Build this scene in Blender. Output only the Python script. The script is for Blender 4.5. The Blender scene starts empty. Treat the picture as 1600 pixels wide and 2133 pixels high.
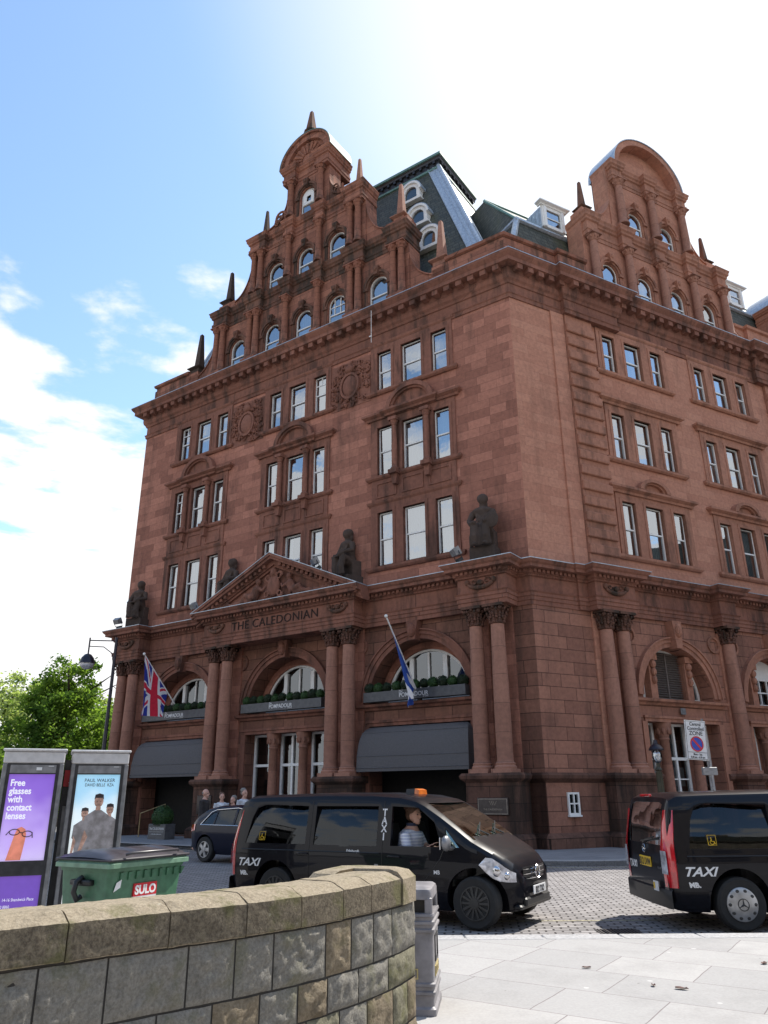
import bpy, bmesh, math, random
from mathutils import Vector, Matrix, noise
from mathutils.geometry import tessellate_polygon
R = math.radians
PI = math.pi
scn = bpy.context.scene
C = scn.collection

# ------------------------------------------------------------------ camera
cd = bpy.data.cameras.new('camera'); cam = bpy.data.objects.new('camera', cd); C.objects.link(cam)
cd.sensor_fit = 'HORIZONTAL'; cd.sensor_width = 36; cd.lens = 36*1575.3/1600
cd.clip_start = 0.05; cd.clip_end = 3000
PITCH, ROLL = R(20.468), R(-0.381)
F_ = Vector((0, math.cos(PITCH), math.sin(PITCH))); R_ = Vector((1, 0, 0)); U_ = R_.cross(F_)
r2 = R_*math.cos(ROLL)+U_*math.sin(ROLL); u2 = U_*math.cos(ROLL)-R_*math.sin(ROLL)
M = Matrix((r2, u2, -F_)).transposed().to_4x4(); M.translation = Vector((0, 0, 1.7))
cam.matrix_world = M
scn.camera = cam

# ------------------------------------------------------------------ sky, sun, exposure
SUN_AZ, SUN_EL = 49.0, 52.0                      # azimuth clockwise from +Y
w = bpy.data.worlds.new('World'); scn.world = w; w.use_nodes = True
nt = w.node_tree; nt.nodes.clear()
def N(t, ty, **kw):
    n = t.nodes.new(ty)
    for k, v in kw.items(): setattr(n, k, v)
    return n
wo = N(nt, 'ShaderNodeOutputWorld'); bg = N(nt, 'ShaderNodeBackground'); bg.inputs[1].default_value = 0.112
sk = N(nt, 'ShaderNodeTexSky', sky_type='NISHITA', sun_disc=False)
sk.sun_elevation = R(SUN_EL); sk.sun_rotation = R(SUN_AZ); sk.air_density = 1.0; sk.dust_density = 0.5; sk.ozone_density = 2.0
tc = N(nt, 'ShaderNodeTexCoord')
sd = Vector((math.sin(R(SUN_AZ))*math.cos(R(SUN_EL)), math.cos(R(SUN_AZ))*math.cos(R(SUN_EL)), math.sin(R(SUN_EL))))
def math_(t, op, a, b=None, c=None, clamp=False):
    n = t.nodes.new('ShaderNodeMath'); n.operation = op; n.use_clamp = clamp
    for i, v in enumerate((a, b, c)):
        if v is None: continue
        if hasattr(v, 'is_linked') or hasattr(v, 'links'): t.links.new(v, n.inputs[i])
        else: n.inputs[i].default_value = v
    return n.outputs[0]
def maprange(t, v, a, b, c=0, d=1, smooth=True):
    n = t.nodes.new('ShaderNodeMapRange'); n.interpolation_type = 'SMOOTHSTEP' if smooth else 'LINEAR'
    t.links.new(v, n.inputs[0])
    for i, q in enumerate((a, b, c, d)): n.inputs[i+1].default_value = q
    return n.outputs[0]
def mixc(t, f, a, b, bt='MIX'):
    n = t.nodes.new('ShaderNodeMix'); n.data_type = 'RGBA'; n.blend_type = bt
    for i, v in ((0, f), (6, a), (7, b)):
        if hasattr(v, 'links'): t.links.new(v, n.inputs[i])
        elif isinstance(v, (int, float)): n.inputs[i].default_value = v
        else: n.inputs[i].default_value = (*v[:3], 1)
    return n.outputs[2]
# thin bright cloud veil round the sun, broken cumulus lower down
dt = N(nt, 'ShaderNodeVectorMath', operation='DOT_PRODUCT'); nt.links.new(tc.outputs['Generated'], dt.inputs[0]); dt.inputs[1].default_value = sd
sep = N(nt, 'ShaderNodeSeparateXYZ'); nt.links.new(tc.outputs['Generated'], sep.inputs[0])
zc = math_(nt, 'MAXIMUM', sep.outputs[2], 0.06)
cx_ = math_(nt, 'DIVIDE', sep.outputs[0], zc); cy_ = math_(nt, 'DIVIDE', sep.outputs[1], zc)
cmb = N(nt, 'ShaderNodeCombineXYZ'); nt.links.new(cx_, cmb.inputs[0]); nt.links.new(cy_, cmb.inputs[1])
ns = N(nt, 'ShaderNodeTexNoise'); ns.inputs['Scale'].default_value = 2.6; ns.inputs['Detail'].default_value = 9; ns.inputs['Roughness'].default_value = 0.56
ns.inputs['Distortion'].default_value = 0.1
mp = N(nt, 'ShaderNodeMapping'); mp.inputs['Location'].default_value = (3.1, 0.4, 0); nt.links.new(cmb.outputs[0], mp.inputs[0]); nt.links.new(mp.outputs[0], ns.inputs[0])
veil = maprange(nt, dt.outputs['Value'], 0.74, 0.975, 0, 1)
low = maprange(nt, sep.outputs[2], 0.20, 0.72, 1, 0, False)
cl = math_(nt, 'ADD', ns.outputs[0], math_(nt, 'MULTIPLY', low, 0.42))
cl = maprange(nt, cl, 0.655, 0.79, 0, 1)
cov = math_(nt, 'MAXIMUM', cl, math_(nt, 'MULTIPLY', veil, 0.97))
CLOUD = 7.2
skyb = mixc(nt, 1.0, sk.outputs[0], (1.98, 2.03, 1.93), 'MULTIPLY')
skyc = mixc(nt, cov, skyb, (CLOUD, CLOUD, CLOUD*1.01))
nt.links.new(skyc, bg.inputs[0]); nt.links.new(bg.outputs[0], wo.inputs[0])
sl = bpy.data.lights.new('sun', 'SUN'); sl.energy = 5.0; sl.angle = R(0.5); sl.color = (1, 0.95, 0.87)
so = bpy.data.objects.new('sun', sl); C.objects.link(so); so.location = sd*50
so.rotation_euler = sd.to_track_quat('Z', 'Y').to_euler()
scn.view_settings.view_transform = 'Standard'; scn.view_settings.look = 'None'; scn.view_settings.gamma = 1
scn.view_settings.exposure = 0.52
scn.render.engine = 'CYCLES'
scn.cycles.max_bounces = 6; scn.cycles.transparent_max_bounces = 12; scn.cycles.caustics_reflective = False; scn.cycles.caustics_refractive = False

# ------------------------------------------------------------------ frames of the two facades
dAr = Vector((0.8215, -0.5702, 0)).normalized(); A0 = Vector((-3.97, 30.92, 0))
CP = A0+dAr*10.838
dBr = Vector((0.8799, 0.4752, 0)).normalized()
def frame(o, d):
    y = Vector((0, 0, 1)).cross(d); m = Matrix((d, y, Vector((0, 0, 1)))).transposed().to_4x4(); m.translation = o
    return m
FA = frame(A0, dAr); FB = frame(CP, dBr); FI = Matrix.Identity(4)
def AW(x, y): v = FA @ Vector((x, y, 0)); return (v.x, v.y)
def BW(x, y): v = FB @ Vector((x, y, 0)); return (v.x, v.y)

# ------------------------------------------------------------------ materials
MATS = {}
def newmat(name):
    m = bpy.data.materials.new(name); m.use_nodes = True; t = m.node_tree
    p = t.nodes['Principled BSDF']; MATS[name] = m
    return m, t, p
def plain(name, col, rough=0.6, metal=0, spec=0.5, coat=0, noise_amt=0.12, scale=9, bump=0.0, emit=None, var=None):
    m, t, p = newmat(name)
    tcn = N(t, 'ShaderNodeTexCoord'); nz = N(t, 'ShaderNodeTexNoise'); nz.inputs['Scale'].default_value = scale; nz.inputs['Detail'].default_value = 6
    t.links.new(tcn.outputs['Object'], nz.inputs[0])
    f = maprange(t, nz.outputs[0], 0.3, 0.7)
    c2 = var or tuple(max(0, c*(1-2.2*noise_amt)) for c in col)
    c1 = tuple(min(1, c*(1+noise_amt)) for c in col)
    t.links.new(mixc(t, f, c2, c1), p.inputs['Base Color'])
    p.inputs['Roughness'].default_value = rough; p.inputs['Metallic'].default_value = metal
    p.inputs['Specular IOR Level'].default_value = spec; p.inputs['Coat Weight'].default_value = coat; p.inputs['Coat Roughness'].default_value = 0.04
    if bump:
        b = N(t, 'ShaderNodeBump'); b.inputs['Strength'].default_value = bump; b.inputs['Distance'].default_value = 0.02
        t.links.new(nz.outputs[0], b.inputs['Height']); t.links.new(b.outputs[0], p.inputs['Normal'])
    if emit: p.inputs['Emission Color'].default_value = (*emit[0], 1); p.inputs['Emission Strength'].default_value = emit[1]
    return m
def stone(name, c1, c2, bw=0.95, bh=0.36, mortar=0.008, stain=0.45, staincol=(0.035, 0.028, 0.024), mortarcol=(0.09, 0.05, 0.04), bump=0.35, stainscale=0.35, lo=0.5, hi=0.72, off=(0, 0)):
    m, t, p = newmat(name)
    tcn = N(t, 'ShaderNodeTexCoord'); s = N(t, 'ShaderNodeSeparateXYZ'); t.links.new(tcn.outputs['Object'], s.inputs[0])
    u = math_(t, 'ADD', math_(t, 'ADD', s.outputs[0], s.outputs[1]), 50.13+off[0])
    v = math_(t, 'ADD', s.outputs[2], 0.09+off[1])
    c = N(t, 'ShaderNodeCombineXYZ'); t.links.new(u, c.inputs[0]); t.links.new(v, c.inputs[1])
    br = N(t, 'ShaderNodeTexBrick'); t.links.new(c.outputs[0], br.inputs[0])
    br.inputs['Scale'].default_value = 1; br.inputs['Brick Width'].default_value = bw; br.inputs['Row Height'].default_value = bh
    br.inputs['Mortar Size'].default_value = mortar; br.inputs['Mortar Smooth'].default_value = 0.3; br.inputs['Bias'].default_value = 0.0
    br.inputs['Color1'].default_value = (*c1, 1); br.inputs['Color2'].default_value = (*c2, 1); br.inputs['Mortar'].default_value = (*mortarcol, 1)
    br.offset = 0.5; br.squash = 0.72; br.squash_frequency = 3
    nz = N(t, 'ShaderNodeTexNoise'); nz.inputs['Scale'].default_value = 7; nz.inputs['Detail'].default_value = 8; nz.inputs['Roughness'].default_value = 0.65
    t.links.new(tcn.outputs['Object'], nz.inputs[0])
    col = mixc(t, 0.5, br.outputs[0], mixc(t, maprange(t, nz.outputs[0], 0.3, 0.7), (0.72, 0.72, 0.72), (1.26, 1.23, 1.2)), 'MULTIPLY')
    mp2 = N(t, 'ShaderNodeMapping'); mp2.inputs['Scale'].default_value = (1, 1, 0.2); t.links.new(tcn.outputs['Object'], mp2.inputs[0])
    n2 = N(t, 'ShaderNodeTexNoise'); n2.inputs['Scale'].default_value = stainscale*2.4; n2.inputs['Detail'].default_value = 9; n2.inputs['Roughness'].default_value = 0.66
    t.links.new(mp2.outputs[0], n2.inputs[0])
    col = mixc(t, math_(t, 'MULTIPLY', maprange(t, n2.outputs[0], lo, hi), stain), col, staincol)
    t.links.new(col, p.inputs['Base Color'])
    p.inputs['Roughness'].default_value = 0.92; p.inputs['Specular IOR Level'].default_value = 0.25
    b = N(t, 'ShaderNodeBump'); b.inputs['Strength'].default_value = bump; b.inputs['Distance'].default_value = 0.02
    h = math_(t, 'SUBTRACT', math_(t, 'MULTIPLY', nz.outputs[0], 0.8), math_(t, 'MULTIPLY', br.outputs['Fac'], 0.9))
    t.links.new(h, b.inputs['Height']); t.links.new(b.outputs[0], p.inputs['Normal'])
    return m
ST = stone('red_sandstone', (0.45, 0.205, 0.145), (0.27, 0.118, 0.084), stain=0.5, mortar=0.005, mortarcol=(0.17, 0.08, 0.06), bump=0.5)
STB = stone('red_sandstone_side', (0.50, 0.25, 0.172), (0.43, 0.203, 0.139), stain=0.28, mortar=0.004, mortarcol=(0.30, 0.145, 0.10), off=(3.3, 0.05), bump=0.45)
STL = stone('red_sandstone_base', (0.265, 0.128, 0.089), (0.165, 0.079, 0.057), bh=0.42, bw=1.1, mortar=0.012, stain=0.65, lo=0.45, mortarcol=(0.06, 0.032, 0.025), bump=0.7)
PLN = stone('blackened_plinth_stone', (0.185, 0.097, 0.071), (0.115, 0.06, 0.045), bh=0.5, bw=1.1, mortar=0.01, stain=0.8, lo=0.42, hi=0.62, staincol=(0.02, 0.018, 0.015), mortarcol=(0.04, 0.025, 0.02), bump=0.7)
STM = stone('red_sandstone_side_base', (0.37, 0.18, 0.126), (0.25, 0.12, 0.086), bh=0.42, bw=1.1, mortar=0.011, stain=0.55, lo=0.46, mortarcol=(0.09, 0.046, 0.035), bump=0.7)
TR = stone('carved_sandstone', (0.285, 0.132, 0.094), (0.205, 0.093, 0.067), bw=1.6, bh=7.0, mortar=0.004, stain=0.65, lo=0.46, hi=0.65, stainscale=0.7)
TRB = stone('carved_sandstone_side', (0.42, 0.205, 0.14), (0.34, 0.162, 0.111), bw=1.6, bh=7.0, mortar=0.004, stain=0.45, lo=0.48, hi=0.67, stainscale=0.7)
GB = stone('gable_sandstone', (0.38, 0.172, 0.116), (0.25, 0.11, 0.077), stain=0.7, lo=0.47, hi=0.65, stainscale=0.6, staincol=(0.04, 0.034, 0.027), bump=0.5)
SOOT_SHADE = stone('sooty_and_shaded_sandstone', (0.20, 0.103, 0.072), (0.145, 0.071, 0.052), bw=1.6, bh=7.0, mortar=0.004, stain=0.8, lo=0.42, hi=0.62, stainscale=0.9, staincol=(0.03, 0.03, 0.024))
BLK = stone('blackened_and_shaded_stone', (0.10, 0.072, 0.06), (0.08, 0.058, 0.048), bw=9, bh=9, mortar=0, stain=0.7, lo=0.4)
COL = stone('column_sandstone', (0.37, 0.19, 0.138), (0.29, 0.147, 0.106), bw=9, bh=0.9, mortar=0.006, stain=0.5, stainscale=0.8)
WHT = plain('white_paint', (0.82, 0.82, 0.80), 0.45, noise_amt=0.03)
LEAD = plain('lead_sheet', (0.44, 0.50, 0.56), 0.3, 0.3, var=(0.33, 0.39, 0.46))
COPP = plain('copper_green_edge', (0.13, 0.25, 0.22), 0.6)
BLACKP = plain('black_plastic', (0.012, 0.012, 0.013), 0.45)
RUB = plain('rubber', (0.018, 0.018, 0.018), 0.8)
DARK = plain('dark_interior', (0.012, 0.011, 0.010), 0.9)
GREY = plain('grey_awning_canvas', (0.125, 0.12, 0.125), 0.85, scale=120, noise_amt=0.25, bump=0.1)
BOXG = plain('grey_planter_paint', (0.085, 0.088, 0.095), 0.5)
STEEL = plain('brushed_steel', (0.58, 0.57, 0.57), 0.4, 0.25, noise_amt=0.06)
ALU = plain('grey_metal', (0.25, 0.25, 0.26), 0.45, 0.5)
DGREY = plain('dark_grey_metal', (0.05, 0.05, 0.055), 0.4, 0.5)
SIGNW = plain('sign_white', (0.7, 0.7, 0.7), 0.5, noise_amt=0.04)
TXTW = plain('white_lettering', (0.72, 0.72, 0.72), 0.5, noise_amt=0.02)
TXTD = plain('dark_lettering', (0.02, 0.02, 0.025), 0.5, noise_amt=0.02)
CARVE = plain('carved_letter_shadow', (0.03, 0.016, 0.013), 0.9, noise_amt=0.1)
RED = plain('red_paint', (0.55, 0.02, 0.03), 0.4, noise_amt=0.04)
BLUE = plain('blue_paint', (0.015, 0.06, 0.42), 0.4, noise_amt=0.04)
YEL = plain('yellow_plate', (0.75, 0.48, 0.02), 0.4, noise_amt=0.04)
def slate():
    m = stone('roof_slate', (0.10, 0.105, 0.088), (0.06, 0.068, 0.06), bw=0.34, bh=0.22, mortar=0.012, stain=0.5, staincol=(0.10, 0.11, 0.05), mortarcol=(0.02, 0.022, 0.02), bump=0.7)
    MATS['roof_slate'].node_tree.nodes['Principled BSDF'].inputs['Roughness'].default_value = 0.6
    return m
SLATE = slate()
def glassmat(name, tint=(0.6, 0.66, 0.68), gloss=0.45, rough=0.02, trans=True, gcol=(0.9, 0.95, 1.0)):
    m = bpy.data.materials.new(name); m.use_nodes = True; t = m.node_tree; t.nodes.clear()
    o = N(t, 'ShaderNodeOutputMaterial'); mx = N(t, 'ShaderNodeMixShader'); g = N(t, 'ShaderNodeBsdfGlossy'); g.inputs['Roughness'].default_value = rough
    g.inputs['Color'].default_value = (*gcol, 1)
    tcn = N(t, 'ShaderNodeTexCoord'); nz = N(t, 'ShaderNodeTexNoise'); nz.inputs['Scale'].default_value = 1.6; b = N(t, 'ShaderNodeBump'); b.inputs['Strength'].default_value = 0.06; b.inputs['Distance'].default_value = 0.05
    t.links.new(tcn.outputs['Object'], nz.inputs[0]); t.links.new(nz.outputs[0], b.inputs['Height']); t.links.new(b.outputs[0], g.inputs['Normal'])
    tr = N(t, 'ShaderNodeBsdfTransparent'); tr.inputs[0].default_value = (*tint, 1)
    lw = N(t, 'ShaderNodeLayerWeight'); lw.inputs[0].default_value = 0.35
    f = math_(t, 'MAXIMUM', math_(t, 'MULTIPLY', lw.outputs['Fresnel'], 1.0), gloss)
    t.links.new(f, mx.inputs[0]); t.links.new(tr.outputs[0], mx.inputs[1]); t.links.new(g.outputs[0], mx.inputs[2]); t.links.new(mx.outputs[0], o.inputs[0])
    return m
GL = glassmat('window_glass', gloss=0.42)
GLD = glassmat('dark_window_glass', tint=(0.35, 0.4, 0.4), gloss=0.16)
CGL = glassmat('tinted_car_glass', tint=(0.16, 0.17, 0.18), gloss=0.03)
WGL = glassmat('windscreen_glass', tint=(0.35, 0.42, 0.40), gloss=0.34, gcol=(0.75, 0.95, 0.88))
LGL = glassmat('clear_lens', tint=(0.9, 0.93, 0.95), gloss=0.3)
def curtain():
    m, t, p = newmat('net_curtain')
    tcn = N(t, 'ShaderNodeTexCoord'); wv = N(t, 'ShaderNodeTexWave'); wv.inputs['Scale'].default_value = 5; wv.inputs['Distortion'].default_value = 2.5
    t.links.new(tcn.outputs['Object'], wv.inputs[0])
    t.links.new(mixc(t, wv.outputs['Fac'], (0.36, 0.38, 0.42), (0.62, 0.64, 0.68)), p.inputs['Base Color']); p.inputs['Roughness'].default_value = 0.9
    return m
CURT = curtain()
def carpaint(name, col):
    m, t, p = newmat(name)
    p.inputs['Base Color'].default_value = (*col, 1); p.inputs['Roughness'].default_value = 0.35; p.inputs['Specular IOR Level'].default_value = 0.08
    p.inputs['Coat Weight'].default_value = 0.5; p.inputs['Coat Roughness'].default_value = 0.025; p.inputs['Coat IOR'].default_value = 1.45
    tcn = N(t, 'ShaderNodeTexCoord'); n3 = N(t, 'ShaderNodeTexNoise'); n3.inputs['Scale'].default_value = 1.6; t.links.new(tcn.outputs['Object'], n3.inputs[0])
    b = N(t, 'ShaderNodeBump'); b.inputs['Strength'].default_value = 0.12; b.inputs['Distance'].default_value = 0.03
    t.links.new(n3.outputs[0], b.inputs['Height']); t.links.new(b.outputs[0], p.inputs['Coat Normal'])
    return m
PAINT = carpaint('black_car_paint', (0.006, 0.006, 0.009))
NAVY = carpaint('navy_car_paint', (0.006, 0.008, 0.022))
REDL = plain('red_lamp_lens', (0.6, 0.01, 0.02), 0.12, spec=0.8, coat=1)
CLRL = plain('clear_lamp', (0.66, 0.66, 0.70), 0.12, 0.3, coat=1, scale=14, noise_amt=0.2)
CHR = plain('chrome', (0.6, 0.6, 0.62), 0.08, 1.0, noise_amt=0.02)
ORG = plain('orange_lamp', (0.95, 0.22, 0.03), 0.3, coat=0.6)
HUB = plain('silver_hub', (0.42, 0.42, 0.42), 0.35, 0.6)
HUBD = plain('black_hub', (0.03, 0.03, 0.03), 0.4)

# ------------------------------------------------------------------ mesh builder
class MB:
    def __init__(s): s.v = []; s.f = []; s.m = []; s.mi = 0
    def add(s, vs, fs):
        b = len(s.v); s.v += [tuple(q) for q in vs]; s.f += [tuple(b+i for i in f) for f in fs]; s.m += [s.mi]*len(fs); return s
    def box(s, x0, x1, y0, y1, z0, z1):
        return s.add([(x0,y0,z0),(x1,y0,z0),(x1,y1,z0),(x0,y1,z0),(x0,y0,z1),(x1,y0,z1),(x1,y1,z1),(x0,y1,z1)],
            [(0,1,5,4),(1,2,6,5),(2,3,7,6),(3,0,4,7),(4,5,6,7),(3,2,1,0)])
    def bbox(s, x0, x1, y0, y1, z0, z1, b=0.02):   # bevelled box
        def ring(z, d): 
            X0,X1,Y0,Y1 = x0+d,x1-d,y0+d,y1-d
            return [(X0+b,Y0,z),(X1-b,Y0,z),(X1,Y0+b,z),(X1,Y1-b,z),(X1-b,Y1,z),(X0+b,Y1,z),(X0,Y1-b,z),(X0,Y0+b,z)]
        rs = [ring(z0,b),ring(z0+b,0),ring(z1-b,0),ring(z1,b)]
        return s.loft(rs, True, True)
    def loft(s, rings, closed=True, caps=False):
        n = len(rings[0]); vs = [p for r in rings for p in r]; fs = []
        for i in range(len(rings)-1):
            for j in range(n if closed else n-1):
                k = (j+1) % n; fs.append((i*n+j, i*n+k, (i+1)*n+k, (i+1)*n+j))
        if caps: fs.append(tuple(reversed(range(n)))); fs.append(tuple((len(rings)-1)*n+j for j in range(n)))
        return s.add(vs, fs)
    def lathe(s, cx, cy, prof, n=16, caps=True):
        return s.loft([[(cx+r*math.cos(2*PI*j/n), cy+r*math.sin(2*PI*j/n), z) for j in range(n)] for r, z in prof], True, caps)
    def prism(s, poly, y0, y1):     # polygon in xz, extruded along y
        n = len(poly); vs = [(x, y0, z) for x, z in poly]+[(x, y1, z) for x, z in poly]
        tri = tessellate_polygon([[Vector((x, z, 0)) for x, z in poly]])
        fs = [tuple(t) for t in tri]+[tuple(n+i for i in reversed(t)) for t in tri]+[(i, (i+1) % n, n+(i+1) % n, n+i) for i in range(n)]
        return s.add(vs, fs)
    def plate(s, polys, y0, depth, outer=True, back=False):   # xz polygon with holes
        pts = [p for q in polys for p in q]
        tri = tessellate_polygon([[Vector((x, z, 0)) for x, z in q] for q in polys])
        s.add([(x, y0, z) for x, z in pts], [tuple(t) for t in tri])
        if back: s.add([(x, y0+depth, z) for x, z in pts], [tuple(t) for t in tri])
        for k, q in enumerate(polys):
            if k == 0 and not outer: continue
            n = len(q); s.add([(x, y0, z) for x, z in q]+[(x, y0+depth, z) for x, z in q], [(i, (i+1) % n, n+(i+1) % n, n+i) for i in range(n)])
        return s
    def sweep(s, path, prof, closed=False):
        P = [Vector((p[0], p[1])) for p in path]; n = len(P); rings = []
        for i in range(n):
            def nr(a, b): d = (b-a).normalized(); return Vector((d.y, -d.x))
            if closed: n1, n2 = nr(P[i-1], P[i]), nr(P[i], P[(i+1) % n])
            else: n1 = nr(P[i-1], P[i]) if i else None; n2 = nr(P[i], P[i+1]) if i < n-1 else None; n1 = n1 or n2; n2 = n2 or n1
            m = (n1+n2)/max(0.25, 1+n1.dot(n2))
            rings.append([(P[i].x+m.x*o, P[i].y+m.y*o, z) for o, z in prof])
        if closed: rings.append(rings[0])
        return s.loft(rings, True, not closed)
    def tube(s, pts, r, n=8, caps=True):
        P = [Vector(p) for p in pts]; rings = []; rr = r if isinstance(r, (list, tuple)) else [r]*len(P)
        up = None
        for i, p in enumerate(P):
            d = (P[min(i+1, len(P)-1)]-P[max(i-1, 0)]).normalized()
            if up is None: up = Vector((0, 0, 1)) if abs(d.z) < 0.9 else Vector((1, 0, 0))
            a = d.cross(up).normalized(); b = a.cross(d).normalized(); up = b
            rings.append([tuple(p+(a*math.cos(2*PI*j/n)+b*math.sin(2*PI*j/n))*rr[i]) for j in range(n)])
        return s.loft(rings, True, caps)
    def ell(s, c, r, n=12, m=8, rot=None):
        rings = []
        for i in range(m+1):
            t = -PI/2+PI*i/m; rr = max(0.001, math.cos(t))
            ring = []
            for j in range(n):
                q = Vector((rr*math.cos(2*PI*j/n)*r[0], rr*math.sin(2*PI*j/n)*r[1], math.sin(t)*r[2]))
                if rot: q = rot @ q
                ring.append((c[0]+q.x, c[1]+q.y, c[2]+q.z))
            rings.append(ring)
        return s.loft(rings, True, True)
    def arcband(s, cx, cz, r0, r1, y0, y1, a0=0, a1=PI, n=28, sz=1.0):  # ring segment in xz
        rings = []
        for i in range(n+1):
            a = a0+(a1-a0)*i/n; c, q = math.cos(a), math.sin(a)*sz
            rings.append([(cx+r0*c, y0, cz+r0*q), (cx+r1*c, y0, cz+r1*q), (cx+r1*c, y1, cz+r1*q), (cx+r0*c, y1, cz+r0*q)])
        return s.loft(rings, True, True)
    def tf(s, m): s.v = [tuple(m @ Vector(p)) for p in s.v]; return s
    def join(s, o, m=None):
        vs = o.v if m is None else [tuple(m @ Vector(p)) for p in o.v]
        b = len(s.v); s.v += vs; s.f += [tuple(b+i for i in f) for f in o.f]; s.m += [s.mi+k for k in o.m]; return s
    def mesh(s, name, mats, smooth=None, fix=False):
        me = bpy.data.meshes.new(name); me.from_pydata(s.v, [], s.f)
        for m in (mats if isinstance(mats, (list, tuple)) else [mats]): me.materials.append(m)
        me.polygons.foreach_set('material_index', s.m)
        if fix:
            bm = bmesh.new(); bm.from_mesh(me); bmesh.ops.remove_doubles(bm, verts=bm.verts, dist=1e-5); bmesh.ops.recalc_face_normals(bm, faces=bm.faces); bm.to_mesh(me); bm.free()
        if smooth is not None:
            me.polygons.foreach_set('use_smooth', [True]*len(me.polygons)); me.set_sharp_from_angle(angle=R(smooth))
        me.update(); return me
    def obj(s, name, mats, parent=None, mat=None, smooth=None, fix=False):
        return put(name, s.mesh(name, mats, smooth, fix), parent, mat)
ABS = {}
def put(name, me, parent=None, mat=None):
    o = bpy.data.objects.new(name, me); C.objects.link(o)
    mw = mat if mat is not None else (ABS[parent.name] if parent else FI)
    ABS[o.name] = mw.copy()
    if parent: o.parent = parent; o.matrix_basis = ABS[parent.name].inverted() @ mw
    else: o.matrix_basis = mw
    return o
def tag(o, label=None, cat=None, group=None, kind=None):
    for k, v in (('label', label), ('category', cat), ('group', group), ('kind', kind)):
        if v: o[k] = v
    return o
def thing(name, label, cat, mat=None, group=None, loc=None, rz=0):
    if mat is None: mat = Matrix.Translation(loc or (0, 0, 0)) @ Matrix.Rotation(rz, 4, 'Z')
    o = put(name, None, None, mat); o.empty_display_size = 0.3
    return tag(o, label, cat, group)
def struct(name, mb, m): return tag(mb.obj(name, m), kind='structure')
def at(x, y, z): return Matrix.Translation((x, y, z))
def text_mb(txt, size, thick=0.004, align='CENTER', shear=0, bold=0, xs=1.0, spacing=1.0):
    cu = bpy.data.curves.new('t', 'FONT'); cu.body = txt; cu.size = size; cu.extrude = thick/2; cu.align_x = align; cu.shear = shear; cu.offset = bold; cu.space_character = spacing
    cu.resolution_u = 3
    o = bpy.data.objects.new('t', cu); C.objects.link(o); dg = bpy.context.evaluated_depsgraph_get(); dg.update()
    me = bpy.data.meshes.new_from_object(o.evaluated_get(dg)); b = MB()
    b.add([(p.co.x*xs, -p.co.z, p.co.y) for p in me.vertices], [tuple(f.vertices) for f in me.polygons])   # reads along +x, faces -y
    bpy.data.objects.remove(o); bpy.data.meshes.remove(me); return b
def arch(cx, hw, z0, zs, n=20, sz=1.0): # closed polygon with a round head
    return [(cx-hw, z0), (cx+hw, z0)]+[(cx+hw*math.cos(PI*i/n), zs+hw*sz*math.sin(PI*i/n)) for i in range(n+1)]
def rect(x0, x1, z0, z1): return [(x0, z0), (x1, z0), (x1, z1), (x0, z1)]

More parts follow.
